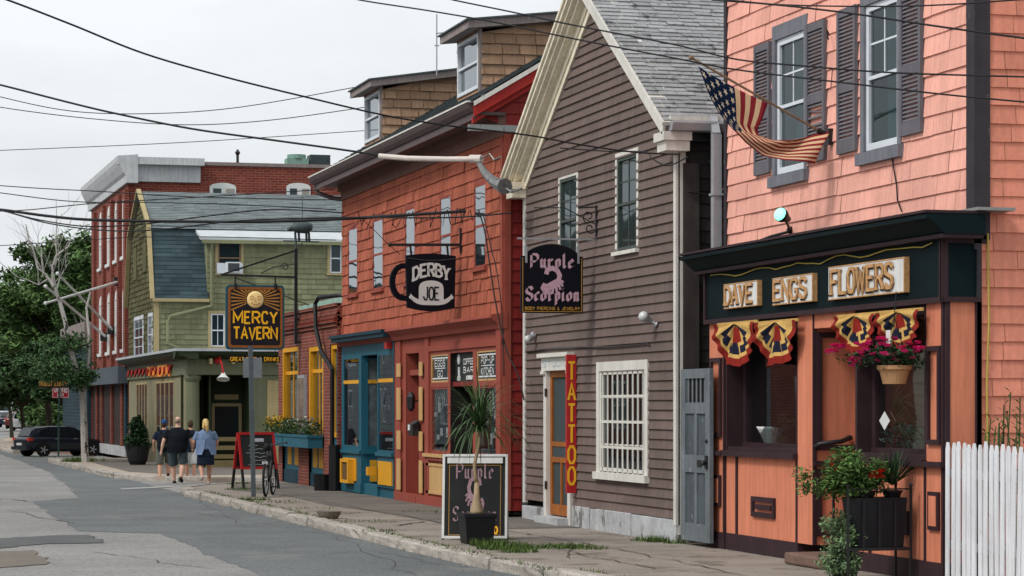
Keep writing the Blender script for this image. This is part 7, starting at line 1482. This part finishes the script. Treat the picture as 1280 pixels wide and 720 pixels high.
# clipped conifer in a dark pot
q = G(172, 581); t = thing('topiary', 'clipped dark evergreen cone in a big round pot outside the tavern', 'potted plant', q); m = MB(); m.lathe([(.22, 0), (.29, .12), (.34, .36), (.37, .54), (.39, .58), (.35, .58), (.32, .5)], q, 18); m.build('pot', mat('pot_dark', (.02, .02, .023), .6), t)
m = MB(); g = random.Random(3)
for k in range(16): f_ = k / 15; leaves(m, q + Vector((g.gauss(0, .04), g.gauss(0, .04), .56 + f_ * .80)), (.40 * (1 - f_) ** .6 + .04, .40 * (1 - f_) ** .6 + .04, .14), 230, .06, 0, g, 0, .5)
m.build('foliage', M_LEAFD, t, fix=False)
# wrong way sign and the brown hanging board beyond it
q = G(73, 571); Zq = FOC * CAMH / (571 - HOR); t = thing('wrong_way_sign', 'red WRONG WAY traffic sign on a dark green post by the birch', 'street sign', q)
m = MB(); m.bar(q, D(74, 484, Zq), .07, .05); m.build('post', mat('post_green', (.02, .05, .045), .6), t); a, c = D(65, 497.5, Zq), D(86.5, 485, Zq)
m = MB(); m.box(a.x, c.x, a.y - .05, a.y - .035, a.z, c.z); o = m.build('plate', mat('wrong_red', (.30, .012, .03), .45), t); MQ = MY(a.y - .052)
m = MB(); word(m, MQ, 'WRONG', a.x + .07, a.z + .195, c.x - a.x - .14, .115, .018, .002, sp=.4); word(m, MQ, 'WAY', a.x + .18, a.z + .05, c.x - a.x - .36, .11, .018, .002, sp=.4); ring(m, MQ, a.x + .03, c.x - .03, a.z + .03, c.z - .03, .012, 0, .002); m.build('letters', M_STICK, o)
a, c = D(48, 484, 104), D(87, 475, 104); t = tag((lambda m: (m.box(a.x, c.x, a.y, a.y + .08, a.z, c.z), m.build('hanging_sign', mat('brown_sign', (.035, .022, .014), .6)))[1])(MB()), 'long dark brown board with gold letters under the trees beyond the red traffic sign', 'shop sign')
m = MB(); word(m, MY(a.y), 'ROOST LUNCH', a.x + .06, a.z + .06, c.x - a.x - .12, .18, .03, .004, sp=.4); m.build('letters', M_GOLD, t)
m = MB(); m.bar((a.x + .2, a.y + .04, c.z), (a.x + .2, a.y + .04, c.z + .5), .03); m.bar((c.x - .2, a.y + .04, c.z), (c.x - .2, a.y + .04, c.z + .5), .03); m.bar((a.x - .1, a.y + .04, c.z + .5), (9.8, a.y + .04, c.z + .5), .06); m.build('hanger', M_IRON, t)
# ================================================================== flower shop dressing
# picket fence in two stretches
M_PICK = mat('picket_white', (.66, .67, .70), .7, .06, 3, .2, streak=.22, fine=.05, peel=((.40, .39, .37), .33, 7))
fy0, fy1 = F(1185, 0, XS)[0], F(1262, 0, XS)[0]
def picketfence(y0, y1, n, h, label, lean, kind='picket_fence'):
    t = thing(kind, label, 'fence', (XS, (y0 + y1) / 2, 0)); g = random.Random(n)
    for k in range(n):
        y = y0 + (y1 - y0) * k / max(1, n - 1); hh = h + g.uniform(-.02, .02); l = g.gauss(0, .010) + lean; w = .043 + g.uniform(-.003, .003); dx_ = g.uniform(-.006, .006)
        m = MB(); m.prism([(XS - .02, y - w, .03), (XS - .02, y + w, .03), (XS - .02, y + w + l, hh - .07), (XS - .02, y + .018 + l, hh), (XS - .02, y - .018 + l, hh), (XS - .02, y - w + l, hh - .07)], (.013, 0, 0)); m.v = [(a_ + dx_, b_, c_) for a_, b_, c_ in m.v]; m.build('picket', M_PICK, t)
    for z in (.35, 1.05): m = MB(); m.box(XS + .003, XS + .05, min(y0, y1) - .04, max(y0, y1) + .04, z, z + .08); m.build('rail', M_PICK, t)
picketfence(fy0 - .03, fy1, 12, 1.40, 'white picket fence between the coral shop corner and the gap at the picture edge', 0); picketfence(F(1265, 0, XS)[0] - .04, 19.0, 24, 1.37, 'second stretch of white pickets leaning away past the gap in the fence', -.05)
# lilies behind the fence
for k, (px, h_, lab) in enumerate(((1233, 1.62, 'tall budding lily leaves by the yellow cable behind the picket fence'), (1258, 1.72, 'tallest leafy stems behind the middle of the picket fence'), (1276, 1.85, 'leafy stems behind the leaning pickets at the picture edge'))):
    y = F(px, 0, XS + .35)[0]; t = thing('garden_lily', lab, 'plant', (XS + .35, y, 0)); g = random.Random(40 + k); m = MB(); ml = MB()
    for q in range(7):
        bx_, by_ = XS + .35 + g.uniform(-.12, .12), y + g.uniform(-.2, .2); hh = h_ * g.uniform(.8, 1.05); tx, tyy = bx_ + g.uniform(-.1, .1), by_ + g.uniform(-.15, .15); m.tube([(bx_, by_, 0), ((bx_ + tx) / 2, (by_ + tyy) / 2, hh * .6), (tx, tyy, hh)], .007, 4)
        for i in range(16):
            f_ = .45 + .55 * i / 15; a = g.random() * 6.28; d = Vector((math.cos(a), math.sin(a), .7)).normalized(); p = Vector((bx_ + (tx - bx_) * f_, by_ + (tyy - by_) * f_, hh * f_)); u = Vector((-d.y, d.x, 0)).normalized() * .012; L_ = .14; ml.face([p, p + d * L_ * .5 + u, p + d * L_ + Vector((0, 0, -.03)), p + d * L_ * .5 - u])
    m.build('stem', M_LEAF, t); ml.build('foliage', M_LEAF, t, fix=False)
m = MB(); xw = R(1233, 0, YP)[0]; m.tube([(xw, YP - .03, R(1233, 292, YP)[1]), (xw + .01, YP - .035, 2.6), (xw - .01, YP - .03, 2.0), (xw, YP - .03, 1.0)], .011, 5); m.build('yellow_cable', MATS['yellow_cable'], ph)
# bunting fans
M_BUN = mat('bunting_cream', hexc('#d6ad66', .8), .9, .12, 7, .1, streak=.15); M_BUNR = mat('bunting_red', hexc('#8c2a22', .8), .9, .12, 7, .1); M_BUNB = mat('bunting_navy', (.012, .014, .03), .9, .12, 7, .1)
def bunting(pl, pr, pt, pb, lab, seed):
    Xb = XS - .07; s0, s1, t0, t1 = Wx(Xb, pl, pr, pt, pb); cx, w, h = (s0 + s1) / 2, (s1 - s0), (t1 - t0); g = random.Random(seed)
    m = MB(); na, nr = 40, 10; idx = {}
    ph_ = g.random() * 6
    for i in range(na + 1):
        a = math.pi * i / na
        for j in range(nr + 1):
            r = .10 + .90 * j / nr; rr_ = r * (1 + .04 * math.sin(7 * a + ph_)); s = cx + math.cos(a) * w / 2 * rr_ * (1.02 - .16 * math.sin(a) * (1 - r)); z = t1 - math.sin(a) ** .9 * h * rr_ - .0
            n = .03 + .045 * r * (.5 + .5 * math.cos(16 * a + ph_ + 1.5 * math.sin(3 * a))) + .03 * math.sin(5 * a)
            idx[i, j] = len(m.v); m.v.append((Xb - n, s, z))
    for i in range(na):
        for j in range(nr):
            a = (i + .5) / na; r = (j + .5) / nr; k = 0
            if r > .82: k = 1
            elif .44 + .06 * math.sin(a * 21 + ph_) < r < .72 and .14 < a < .86: k = 2 if (i % 7) != 3 else 0
            elif r < .40 and abs(a - .5) < .14: k = 1
            elif r < .62 and (.10 < a < .17 or .83 < a < .90): k = 2
            m.f.append((idx[i, j], idx[i + 1, j], idx[i + 1, j + 1], idx[i, j + 1])); m.mi.append(k)
    m.wb(MX(Xb), s0, s1, t1 - .015, t1 + .02, .01, .03, 0)
    tag(m.build('fan_bunting', [M_BUN, M_BUNR, M_BUNB], smooth=False), lab, 'bunting', 'pleated fan bunting under the flower shop fascia')
for pl, pr, pt, pb, lab, sd_ in ((899, 949, 404, 458, 'cream red and navy fan bunting at the alley end of the shop front', 1), (950, 1000, 402, 457, 'fan bunting over the entrance side of the alley end shop window', 2), (1049, 1100, 394, 441, 'fan bunting over the pink blooms of the hanging basket', 3), (1101, 1156, 389, 436, 'fan bunting above the hanging basket pot, nearest the picket fence', 4)): bunting(pl, pr, pt, pb, lab, sd_)
# hanging basket
hbY = F(1118, 0, XS - .32)[0]; zt = F(1118, 458, XS - .32)[1]; zb = F(1118, 480, XS - .32)[1]; hc = Vector((XS - .32, hbY, zt)); t = thing('hanging_basket', 'tan hanging pot of bright pink geraniums in front of the shop window', 'hanging basket', hc)
M_TERR = mat('terracotta_tan', hexc('#b58a62', .85), .75, .1, 4, .2)
m = MB(); rb2 = .165; m.lathe([(rb2 * .70, zb - zt), (rb2 * .9, -.05), (rb2, -.035), (rb2 * 1.06, -.03), (rb2 * 1.06, .01), (rb2 * .92, .01), (rb2 * .9, -.03)], hc, 20); m.build('pot', M_TERR, t)
m = MB(); g = random.Random(21)
for k in range(12): a = k * .52; leaves(m, hc + Vector((math.cos(a) * .16, math.sin(a) * .16, .06 + g.random() * .12)), (.15, .15, .12), 60, .035, 0, g, .1, .2)
leaves(m, hc + Vector((-.35, .15, .08)), (.22, .2, .09), 90, .03, 0, g, .2, .2); m.build('foliage', M_LEAFD, t, fix=False)
m = MB(); 
for k in range(34): a = g.random() * 6.28; r = g.uniform(.08, .36); flowers(m, hc + Vector((math.cos(a) * r - .06, math.sin(a) * r, g.uniform(.02, .26))), (.025, .025, .025), 5, .042, 0, g)
for k in range(9): flowers(m, hc + Vector((-.42 - g.random() * .14, .25 + g.random() * .15, .12 + g.random() * .08)), (.03, .03, .03), 6, .042, 0, g)
for k in range(9): flowers(m, hc + Vector((-.30 - g.random() * .12, .1 + g.random() * .1, -.02 + g.random() * .08)), (.03, .03, .03), 5, .032, 0, g)
m.build('blossoms', M_PF, t, fix=False); m = MB()
for k in range(3): a = k * 2.1; m.tube([hc + Vector((math.cos(a) * .15, math.sin(a) * .15, 0)), hc + Vector((0, 0, .5)), hc + Vector((.02, 0, .75))], .005, 4)
m.build('hanger', M_IRON, t); m = MB(); q = hc + Vector((-.1, -.12, .22)); m.box(q.x, q.x + .008, q.y, q.y + .10, q.z, q.z + .14); m.build('label', M_STICK, t)
# flower stand with pots on the pavement
fs_ = Vector((10.17, 23.88, 0)); t = thing('plant_stand', 'black wrought iron plant stand in front of the coral bulkhead', 'plant stand', fs_)
m = MB(); sw, sd2 = .34, .19
for z in (.30,): m.box(fs_.x - sw, fs_.x + sw, fs_.y - sd2, fs_.y + sd2, z, z + .03)
m.build('shelf', M_IRON, t)
for sx_ in (-1, 1):
    for sy_ in (-1, 1): m = MB(); m.bar(fs_ + Vector((sx_ * sw, sy_ * sd2, 0)), fs_ + Vector((sx_ * sw, sy_ * sd2, .95)), .022); m.ball(fs_ + Vector((sx_ * sw, sy_ * sd2, .96)), .022, 8); m.build('leg', M_IRON, t)
m = MB()
for k in range(5): x = fs_.x - sw + 2 * sw * k / 4; m.bar((x, fs_.y - sd2, .33), (x, fs_.y - sd2, .80), .012)
m.tube([(fs_.x - sw, fs_.y - sd2 - .01, .92), (fs_.x + sw, fs_.y - sd2 - .01, .92)], .008, 5); m.build('grille', M_IRON, t)
def pot(c, r, h, m_, t): m = MB(); m.lathe([(r * .7, 0), (r, h * .85), (r * 1.07, h * .86), (r * 1.07, h), (r * .92, h), (r * .9, h * .9)], c, 16); return m.build('pot', m_, t)
M_POTB = MATS['black_pot']; g = random.Random(31)
q = fs_ + Vector((-.12, -.02, .80)); t = thing('potted_flowers', 'mass of leafy greens with red blooms filling the black planter', 'potted plant', q); pot(q, .14, .10, M_POTB, t); m = MB()
for k in range(52): leaves(m, q + Vector((g.gauss(-.08, .18), g.gauss(0, .1), .10 + abs(g.gauss(0, .17)))), (.13, .12, .12), 90, .030, 0, g, .1, .2)
for k in range(50): a = g.uniform(1.6, 4.4); d = Vector((math.cos(a), math.sin(a) * .6, g.uniform(.5, 1.6))).normalized(); p = q + Vector((0, 0, .25)); L_ = g.uniform(.25, .55); m.tube([p, p + d * L_ * .6, p + d * L_ + Vector((0, 0, -.16))], .004, 3)
m.build('foliage', mat('bright_leaf', (.075, .14, .035), .65, .3, 3, .2, island=.55), t, fix=False); m = MB()
for p in ((.06, -.18, .26), (.10, -.2, .23), (.04, -.2, .22), (.12, -.18, .28)): flowers(m, q + Vector(p), (.04, .03, .035), 9, .034, 0, g)
for p in ((-.34, -.05, .34), (-.30, -.1, .30)): flowers(m, q + Vector(p), (.03, .03, .03), 4, .025, 0, g)
m.build('blossoms', M_RF, t, fix=False)
q = fs_ + Vector((.22, 0, .80)); t = thing('potted_dracaena', 'spiky green dracaena in a dark pot on the plant stand', 'potted plant', q); pot(q, .10, .10, M_POTB, t); m = MB()
for k in range(46):
    a = g.random() * 6.28; el = g.uniform(.5, 1.45); d = Vector((math.cos(a) * math.cos(el), math.sin(a) * math.cos(el), math.sin(el))); u = Vector((-math.sin(a), math.cos(a), 0)) * .014; p = q + Vector((0, 0, .15)); L_ = g.uniform(.28, .46); m.face([p - u * .6, p + u * .6, p + d * L_ * .6 + u, p + d * L_ + Vector((0, 0, -.03)), p + d * L_ * .6 - u])
m.build('foliage', M_LEAFD, t, fix=False)
q = fs_ + Vector((-.06, 0, .331)); t = thing('dark_planter', 'long black planter box standing in the wrought iron plant stand', 'planter'); t.location = q; m = MB(); m.hexa([q + Vector(v) for v in ((-.14, -.14, 0), (.34, -.14, 0), (.34, .14, 0), (-.14, .14, 0), (-.20, -.17, .50), (.37, -.17, .50), (.37, .17, .50), (-.20, .17, .50))]); m.build('planter_box', M_POTB, t)
q = Vector((9.93, 24.0, 0)); t = thing('potted_ivy', 'bushy variegated pale green ivy in a pot beside the plant stand', 'potted plant', q); pot(q, .15, .22, M_POTB, t); m = MB()
for k in range(70): a = g.random() * 6.28; r = g.uniform(0, .24); z = g.uniform(.06, .64); leaves(m, q + Vector((math.cos(a) * r, math.sin(a) * r, z)), (.11, .11, .08), 80, .024, 0, g, .3, .4)
m.build('foliage', mat('variegated_leaf', (.16, .24, .12), .65, .3, 8, .15, island=.6), t, fix=False)
# things in the shop windows
q = Vector((XS + .44, F(968, 0, XS + .44)[0], 1.27)); m = MB(); m.lathe([(.1, 0), (.12, .03), (.20, .2), (.22, .235), (.2, .23), (.1, .05)], q, 18); tag(m.build('window_bowl', M_STICK, smooth=True), 'large white bowl standing inside the alley end shop window', 'bowl')
q = Vector((XS + .42, F(981, 0, XS + .42)[0], 1.27)); m = MB(); leaves(m, q + Vector((0, 0, .22)), (.15, .15, .2), 160, .04, 0, g); m.lathe([(.07, 0), (.09, .12)], q, 10); tag(m.build('window_plant', M_LEAFD, fix=False), 'small potted plant inside the alley end shop window', 'potted plant')
q = Vector((XS + .42, F(1128, 0, XS + .42)[0], 1.27)); m = MB(); leaves(m, q + Vector((0, 0, .16)), (.22, .5, .16), 380, .035, 0, g); tag(m.build('window_foliage', mat('window_leaf', (.10, .15, .12), .7, .3, 5, island=.5), fix=False), 'low green and white plants inside the shop window by the fence', 'potted plant')
M = MX(XS + .19); a = F(1106, 0, XS + .19)[0]; c = F(1106, 526, XS + .19)[1]; m = MB(); m.prism([M(a - .14, c, 0), M(a, c - .10, 0), M(a + .14, c, 0), M(a, c + .10, 0)], (-.004, 0, 0)); tag(m.build('diamond_sign', M_STICK), 'small white diamond shaped notice stuck on the shop window glass', 'sign')
# flood lamp with a lit green lens on the pink wall
a = MU(F(990, 0, XU)[0], F(990, 288, XU)[1], .02); c = (XU - .28, *F(980, 271, XU - .28))
M_GLENS = glow('green_lens', (.22, .95, .70), 1.6)
floodlamp(*c, (-.72, -.42, .3), .085, 'black flood lamp with a lit green lens above the shop cornice', M_GLENS, a, lit=True)
m = MB(); m.tube([MU(F(x, 0, XU)[0], F(x, y, XU)[1], n) for x, y, n in ((990, 290, .05), (975, 296, .12), (955, 303, .1), (935, 308, .25), (929, 316, .3), (931, 325, .34))], .018, 6); m.build('cable', M_TRUNKC, ph)
m = MB(); m.tube([MU(F(x, 0, XU)[0], F(x, y, XU)[1], .03) for x, y in ((1118, 195), (1121, 215), (1124, 232), (1125, 250), (1130, 264))], .008, 5); m.build('cable', M_TRUNKC, ph)
m = MB(); m.tube([(XU - .0 - .03, F(1040, 0, XU)[0], F(1036, 46, XU)[1] - .0)] + [MU(F(x, 0, XU)[0], F(x, y, XU)[1], n) for x, y, n in ((1041, 36, .08), (1044, 40, .1), (1045, 50, .09))], .008, 5); m.build('hook', M_TRUNKC, ph)
# the flag
fy = F(1040, 0, XU)[0]; tip = Vector((R(864, 72, fy)[0], fy, R(864, 72, fy)[1])); ft = Vector((XU - .05, fy, F(1040, 170, XU)[1])); fl = thing('flag', 'weathered American flag hanging twisted from a pole on the pink house', 'flag', ft)
m = MB(); m.tube([ft, tip], .014, 8); m.ball(tip, .03, 8); m.build('pole', mat('pole_wood', (.20, .13, .08), .6, .2, 9), fl); m = MB(); m.box(XU - .06, XU - .005, fy - .05, fy + .05, ft.z - .1, ft.z + .08); m.tube([ft + Vector((.02, 0, 0)), ft + (tip - ft) * .08], .028, 8); m.build('bracket', M_IRON, fl)
def zpt(x, y): return R(850 + x * .2362, 60 + y * .2362, fy)
U0 = [(97, 97), (150, 225), (205, 335), (265, 420), (345, 500), (430, 570), (520, 600), (600, 612), (675, 622)]; U1 = [(465, 292), (440, 360), (412, 425), (420, 462), (480, 492), (560, 495), (640, 480), (720, 455), (792, 440)]
def samp(C, v): f_ = v * (len(C) - 1); i = min(int(f_), len(C) - 2); k = f_ - i; return (C[i][0] + (C[i + 1][0] - C[i][0]) * k, C[i][1] + (C[i + 1][1] - C[i][1]) * k)
m = MB(); nu, nv = 26, 60; me_uv = []
for i in range(nu + 1):
    for j in range(nv + 1):
        u, v = i / nu, j / nv; a, c = samp(U0, v), samp(U1, v); bow = math.sin(math.pi * u) * (18 if v < .4 else 34 * math.sin(min(1, (v - .4) / .3) * 1.57)); x, z = zpt(a[0] + (c[0] - a[0]) * u - bow * .4, a[1] + (c[1] - a[1]) * u + bow * .35)
        off = .10 * math.sin(5.5 * v + 2.2 * u) * v + .05 * math.sin(13 * v - 3 * u) * min(1, v * 3) - .28 * max(0, v - .38) * (1 - u * .4); m.v.append((x, fy + off, z)); me_uv.append((u, v))
for i in range(nu):
    for j in range(nv): q = i * (nv + 1) + j; m.f.append((q, q + 1, q + nv + 2, q + nv + 1)); m.mi.append(0)
fm = bpy.data.materials.new('flag_cloth'); fm.use_nodes = True; tt = fm.node_tree; l = tt.links.new; bs = tt.nodes['Principled BSDF']; bs.inputs['Roughness'].default_value = .9; bs.inputs['Specular IOR Level'].default_value = .1
uvn = N(tt, 'ShaderNodeUVMap'); sx_ = N(tt, 'ShaderNodeSeparateXYZ'); l(uvn.outputs[0], sx_.inputs[0])
def mth(op, a, b_=None):
    n = N(tt, 'ShaderNodeMath', operation=op)
    for k, v in enumerate((a, b_)):
        if v is None: continue
        if isinstance(v, (int, float)): n.inputs[k].default_value = v
        else: l(v, n.inputs[k])
    return n.outputs[0]
stp = mth('MODULO', mth('FLOOR', mth('MULTIPLY', sx_.outputs[0], 13)), 2)
mx = N(tt, 'ShaderNodeMixRGB'); l(stp, mx.inputs[0]); mx.inputs[1].default_value = (.22, .02, .028, 1); mx.inputs[2].default_value = (*hexc('#d9b790', .85), 1)
can = mth('MULTIPLY', mth('LESS_THAN', sx_.outputs[0], 7 / 13), mth('LESS_THAN', sx_.outputs[1], .40))
fu = mth('SUBTRACT', mth('FRACT', mth('MULTIPLY', sx_.outputs[0], 9.3)), .5); fv = mth('SUBTRACT', mth('FRACT', mth('ADD', mth('MULTIPLY', sx_.outputs[1], 15), mth('MULTIPLY', mth('FLOOR', mth('MULTIPLY', sx_.outputs[0], 9.3)), .5))), .5)
ang = mth('ARCTAN2', fu, fv); rs = mth('ADD', .22, mth('MULTIPLY', mth('COSINE', mth('MULTIPLY', ang, 5)), .10)); star = mth('LESS_THAN', mth('SQRT', mth('ADD', mth('MULTIPLY', fu, fu), mth('MULTIPLY', fv, fv))), rs)
cx_ = N(tt, 'ShaderNodeMixRGB'); l(star, cx_.inputs[0]); cx_.inputs[1].default_value = (.006, .014, .04, 1); cx_.inputs[2].default_value = (*hexc('#d9c9b0', .85), 1)
m2 = N(tt, 'ShaderNodeMixRGB'); l(can, m2.inputs[0]); l(mx.outputs[0], m2.inputs[1]); l(cx_.outputs[0], m2.inputs[2]); l(m2.outputs[0], bs.inputs['Base Color'])
o = m.build('cloth', fm, fl, smooth=True, fix=False); uvl = o.data.uv_layers.new(name='UVMap')
for lp_ in o.data.loops: uvl.data[lp_.index].uv = me_uv[lp_.vertex_index]
so_ = o.modifiers.new('t', 'SOLIDIFY'); so_.thickness = .004
# aerial on the cafe roof
p0, p1_ = D(546, 76, 50.5), D(546, 18, 50.5); m = MB(); m.tube([p0 + Vector((0, 0, -.3)), p1_], .014, 5); m.bar(p1_ + Vector((-.02, 0, -.38)), p1_ + Vector((.14, 0, -.36)), .02); m.bar(p1_ + Vector((-.05, 0, -.62)), p1_ + Vector((.05, 0, -.62)), .02); tag(m.build('roof_aerial', M_PIPE), 'thin radio aerial standing on the cafe roof between the dormers', 'aerial')
# ================================================================== overhead cables
def wire(pts, Z0, Z1, r, label, sag=None, m=None, group='overhead cables', smoothn=6):
    n = len(pts); P = [D(x, y, Z0 + (Z1 - Z0) * i / (n - 1)) for i, (x, y) in enumerate(pts)]
    Q = []
    for i in range(n - 1):
        p0, p1, p2, p3 = P[max(0, i - 1)], P[i], P[i + 1], P[min(n - 1, i + 2)]
        for k in range(smoothn): t_ = k / smoothn; Q.append(.5 * ((2 * p1) + (p2 - p0) * t_ + (2 * p0 - 5 * p1 + 4 * p2 - p3) * t_ ** 2 + (3 * p1 - p0 - 3 * p2 + p3) * t_ ** 3))
    Q.append(P[-1]); b = MB(); b.tube(Q, r, 5); return tag(b.build('cable', m or M_TRUNKC, smooth=True), label, 'cable', group)
wire([(-40, -16), (12, 1), (90, 31), (180, 67), (280, 96), (385, 122), (480, 144), (560, 157), (660, 169), (720, 180), (790, 190), (850, 193)], 24, 31.5, .011, 'cable falling from the upper sky across the red building to the brown house eave')
wire([(420, -9), (450, 0), (540, 14), (620, 28), (720, 49), (840, 72), (920, 87), (1060, 104), (1180, 118), (1320, 131)], 27, 21, .008, 'cable crossing the brown gable and passing below the window heads of the pink house')
wire([(540, -7), (567, 0), (640, 15), (720, 32), (840, 55), (920, 74), (1000, 82), (1120, 91), (1320, 97)], 26, 21, .008, 'cable crossing the grey roof and the middle of both pink house windows')
wire([(880, -8), (912, 0), (1000, 9), (1080, 19), (1180, 34), (1320, 53)], 24, 20, .009, 'sloping cable over the tops of the grey shutters'); wire([(890, 0), (980, 6), (1080, 8), (1180, 6), (1320, -4)], 24, 20, .007, 'nearly level cable at the very top of the pink house')
wire([(-40, 98), (0, 106), (90, 129), (150, 143), (240, 161), (340, 175), (420, 186), (475, 194)], 44, 40.5, .018, 'thick black cable running into the pale sleeve at the red building')
wire([(-40, 108), (0, 121), (90, 139), (190, 142), (300, 134), (450, 108)], 60, 62, .011, 'slack thin cable against the sky above the thick black one'); wire([(-40, 124), (0, 134), (110, 148), (230, 156), (340, 150), (470, 132)], 60, 62, .011, 'slack thin cable against the sky, under its twin'); wire([(-40, 189), (0, 188), (230, 178), (460, 163)], 66, 66, .010, 'faint straight cable low in the sky above the brick block')
wire([(-40, 228), (0, 232), (60, 236), (120, 239), (240, 246), (420, 250)], 62, 60, .012, 'cable across the upper windows of the brick block'); wire([(-40, 236), (0, 241), (70, 250), (120, 253), (190, 253), (300, 256), (420, 262)], 61, 58, .012, 'cable meeting the tavern ridge')
wire([(-40, 260), (0, 262), (60, 270), (120, 275), (240, 277), (330, 277), (420, 274), (520, 268), (600, 263), (640, 262), (690, 257), (760, 252)], 50, 39.3, .028, 'heavy bundled cable strung along the red building'); wire([(-40, 262), (0, 263), (50, 275), (110, 283), (180, 280), (260, 270), (340, 262), (430, 266)], 50, 46, .013, 'slack strand dipping under the bundle before the tavern roof'); wire([(-40, 262), (0, 263), (60, 279), (130, 288), (200, 287), (300, 276), (420, 272), (560, 272), (640, 266)], 50.2, 39.4, .013, 'lowest slack strand of the bundle'); wire([(0, 264), (40, 262), (120, 254), (240, 247), (420, 236)], 50.4, 47, .010, 'strand rising from the bundle to the cafe eave')
wire([(-40, 308), (0, 307), (80, 302), (160, 297), (260, 296), (420, 300)], 70, 66, .011, 'cable passing behind the tavern sign mast'); 
g = random.Random(17)
b = MB()
for k in range(9):                            # loose loops lashed to the bundle
    x = 440 + k * 18 + g.uniform(-6, 6); P = [D(x + i * 3.2 + g.uniform(-3, 3), 272 - (x - 440) * .035 + g.uniform(-9, 16), 45 - k * .5) for i in range(6)]; b.tube(P, .008, 4)
b.tube([D(x, y, Z) for x, y, Z in ((455, 276, 45.5), (470, 290, 46), (485, 305, 46.5), (500, 318, 46.5))], .008, 4)
tag(b.build('cable_loops', M_TRUNKC), 'tangled loose wire loops lashed to the bundled cable', 'cable', 'overhead cables')
wire([(598, 262), (606, 290), (612, 330), (618, 370), (626, 410), (634, 440), (648, 470), (655, 500)], 40.3, 38.5, .012, 'cable dropping down the corner of the red building'); wire([(604, 268), (614, 310), (622, 345), (628, 400), (630, 470)], 40.2, 38.9, .009, 'thin cable dropping beside the corner of the red building')
b = MB(); b.tube([D(474, 195, 40.5), D(510, 198, 40.3), D(560, 199, 40.1), D(600, 198.5, 39.9)], .043, 10); b.tube([D(588, 198.5, 40), D(602, 198.5, 39.9)], .065, 10); tag(b.build('cable_sleeve', mat('pale_sleeve', (.60, .54, .50), .6, .08, 6)), 'pale pinkish plastic sleeve round the cable in front of the red building', 'cable guard')
b = MB(); b.tube([D(599, 204, 39.9), D(606, 216, 39.7), D(616, 226, 39.4), D(624, 231, 39.2), D(631, 233, 39.0)], [.045, .06, .08, .10, .13], 8); b.tube([D(600, 199, 39.9), D(612, 192, 39.7), D(618, 200, 39.6), D(626, 196, 39.4)], .012, 5); b.tube([D(628, 233, 39.1), D(640, 240, 38.9), D(652, 236, 38.7)], .02, 5); tag(b.build('service_head', mat('dull_zinc', (.22, .22, .22), .5, .2, 12, .4, metal=.5, peel=((.06, .06, .06), .4, 11))), 'dull metal service head and taped conduit at the corner of the red building', 'conduit')
wire([(700, 185), (760, 189), (806, 190), (815, 198), (835, 207), (860, 196)], 32.2, 31.0, .009, 'drooping end of the service cable under the brown house eave')
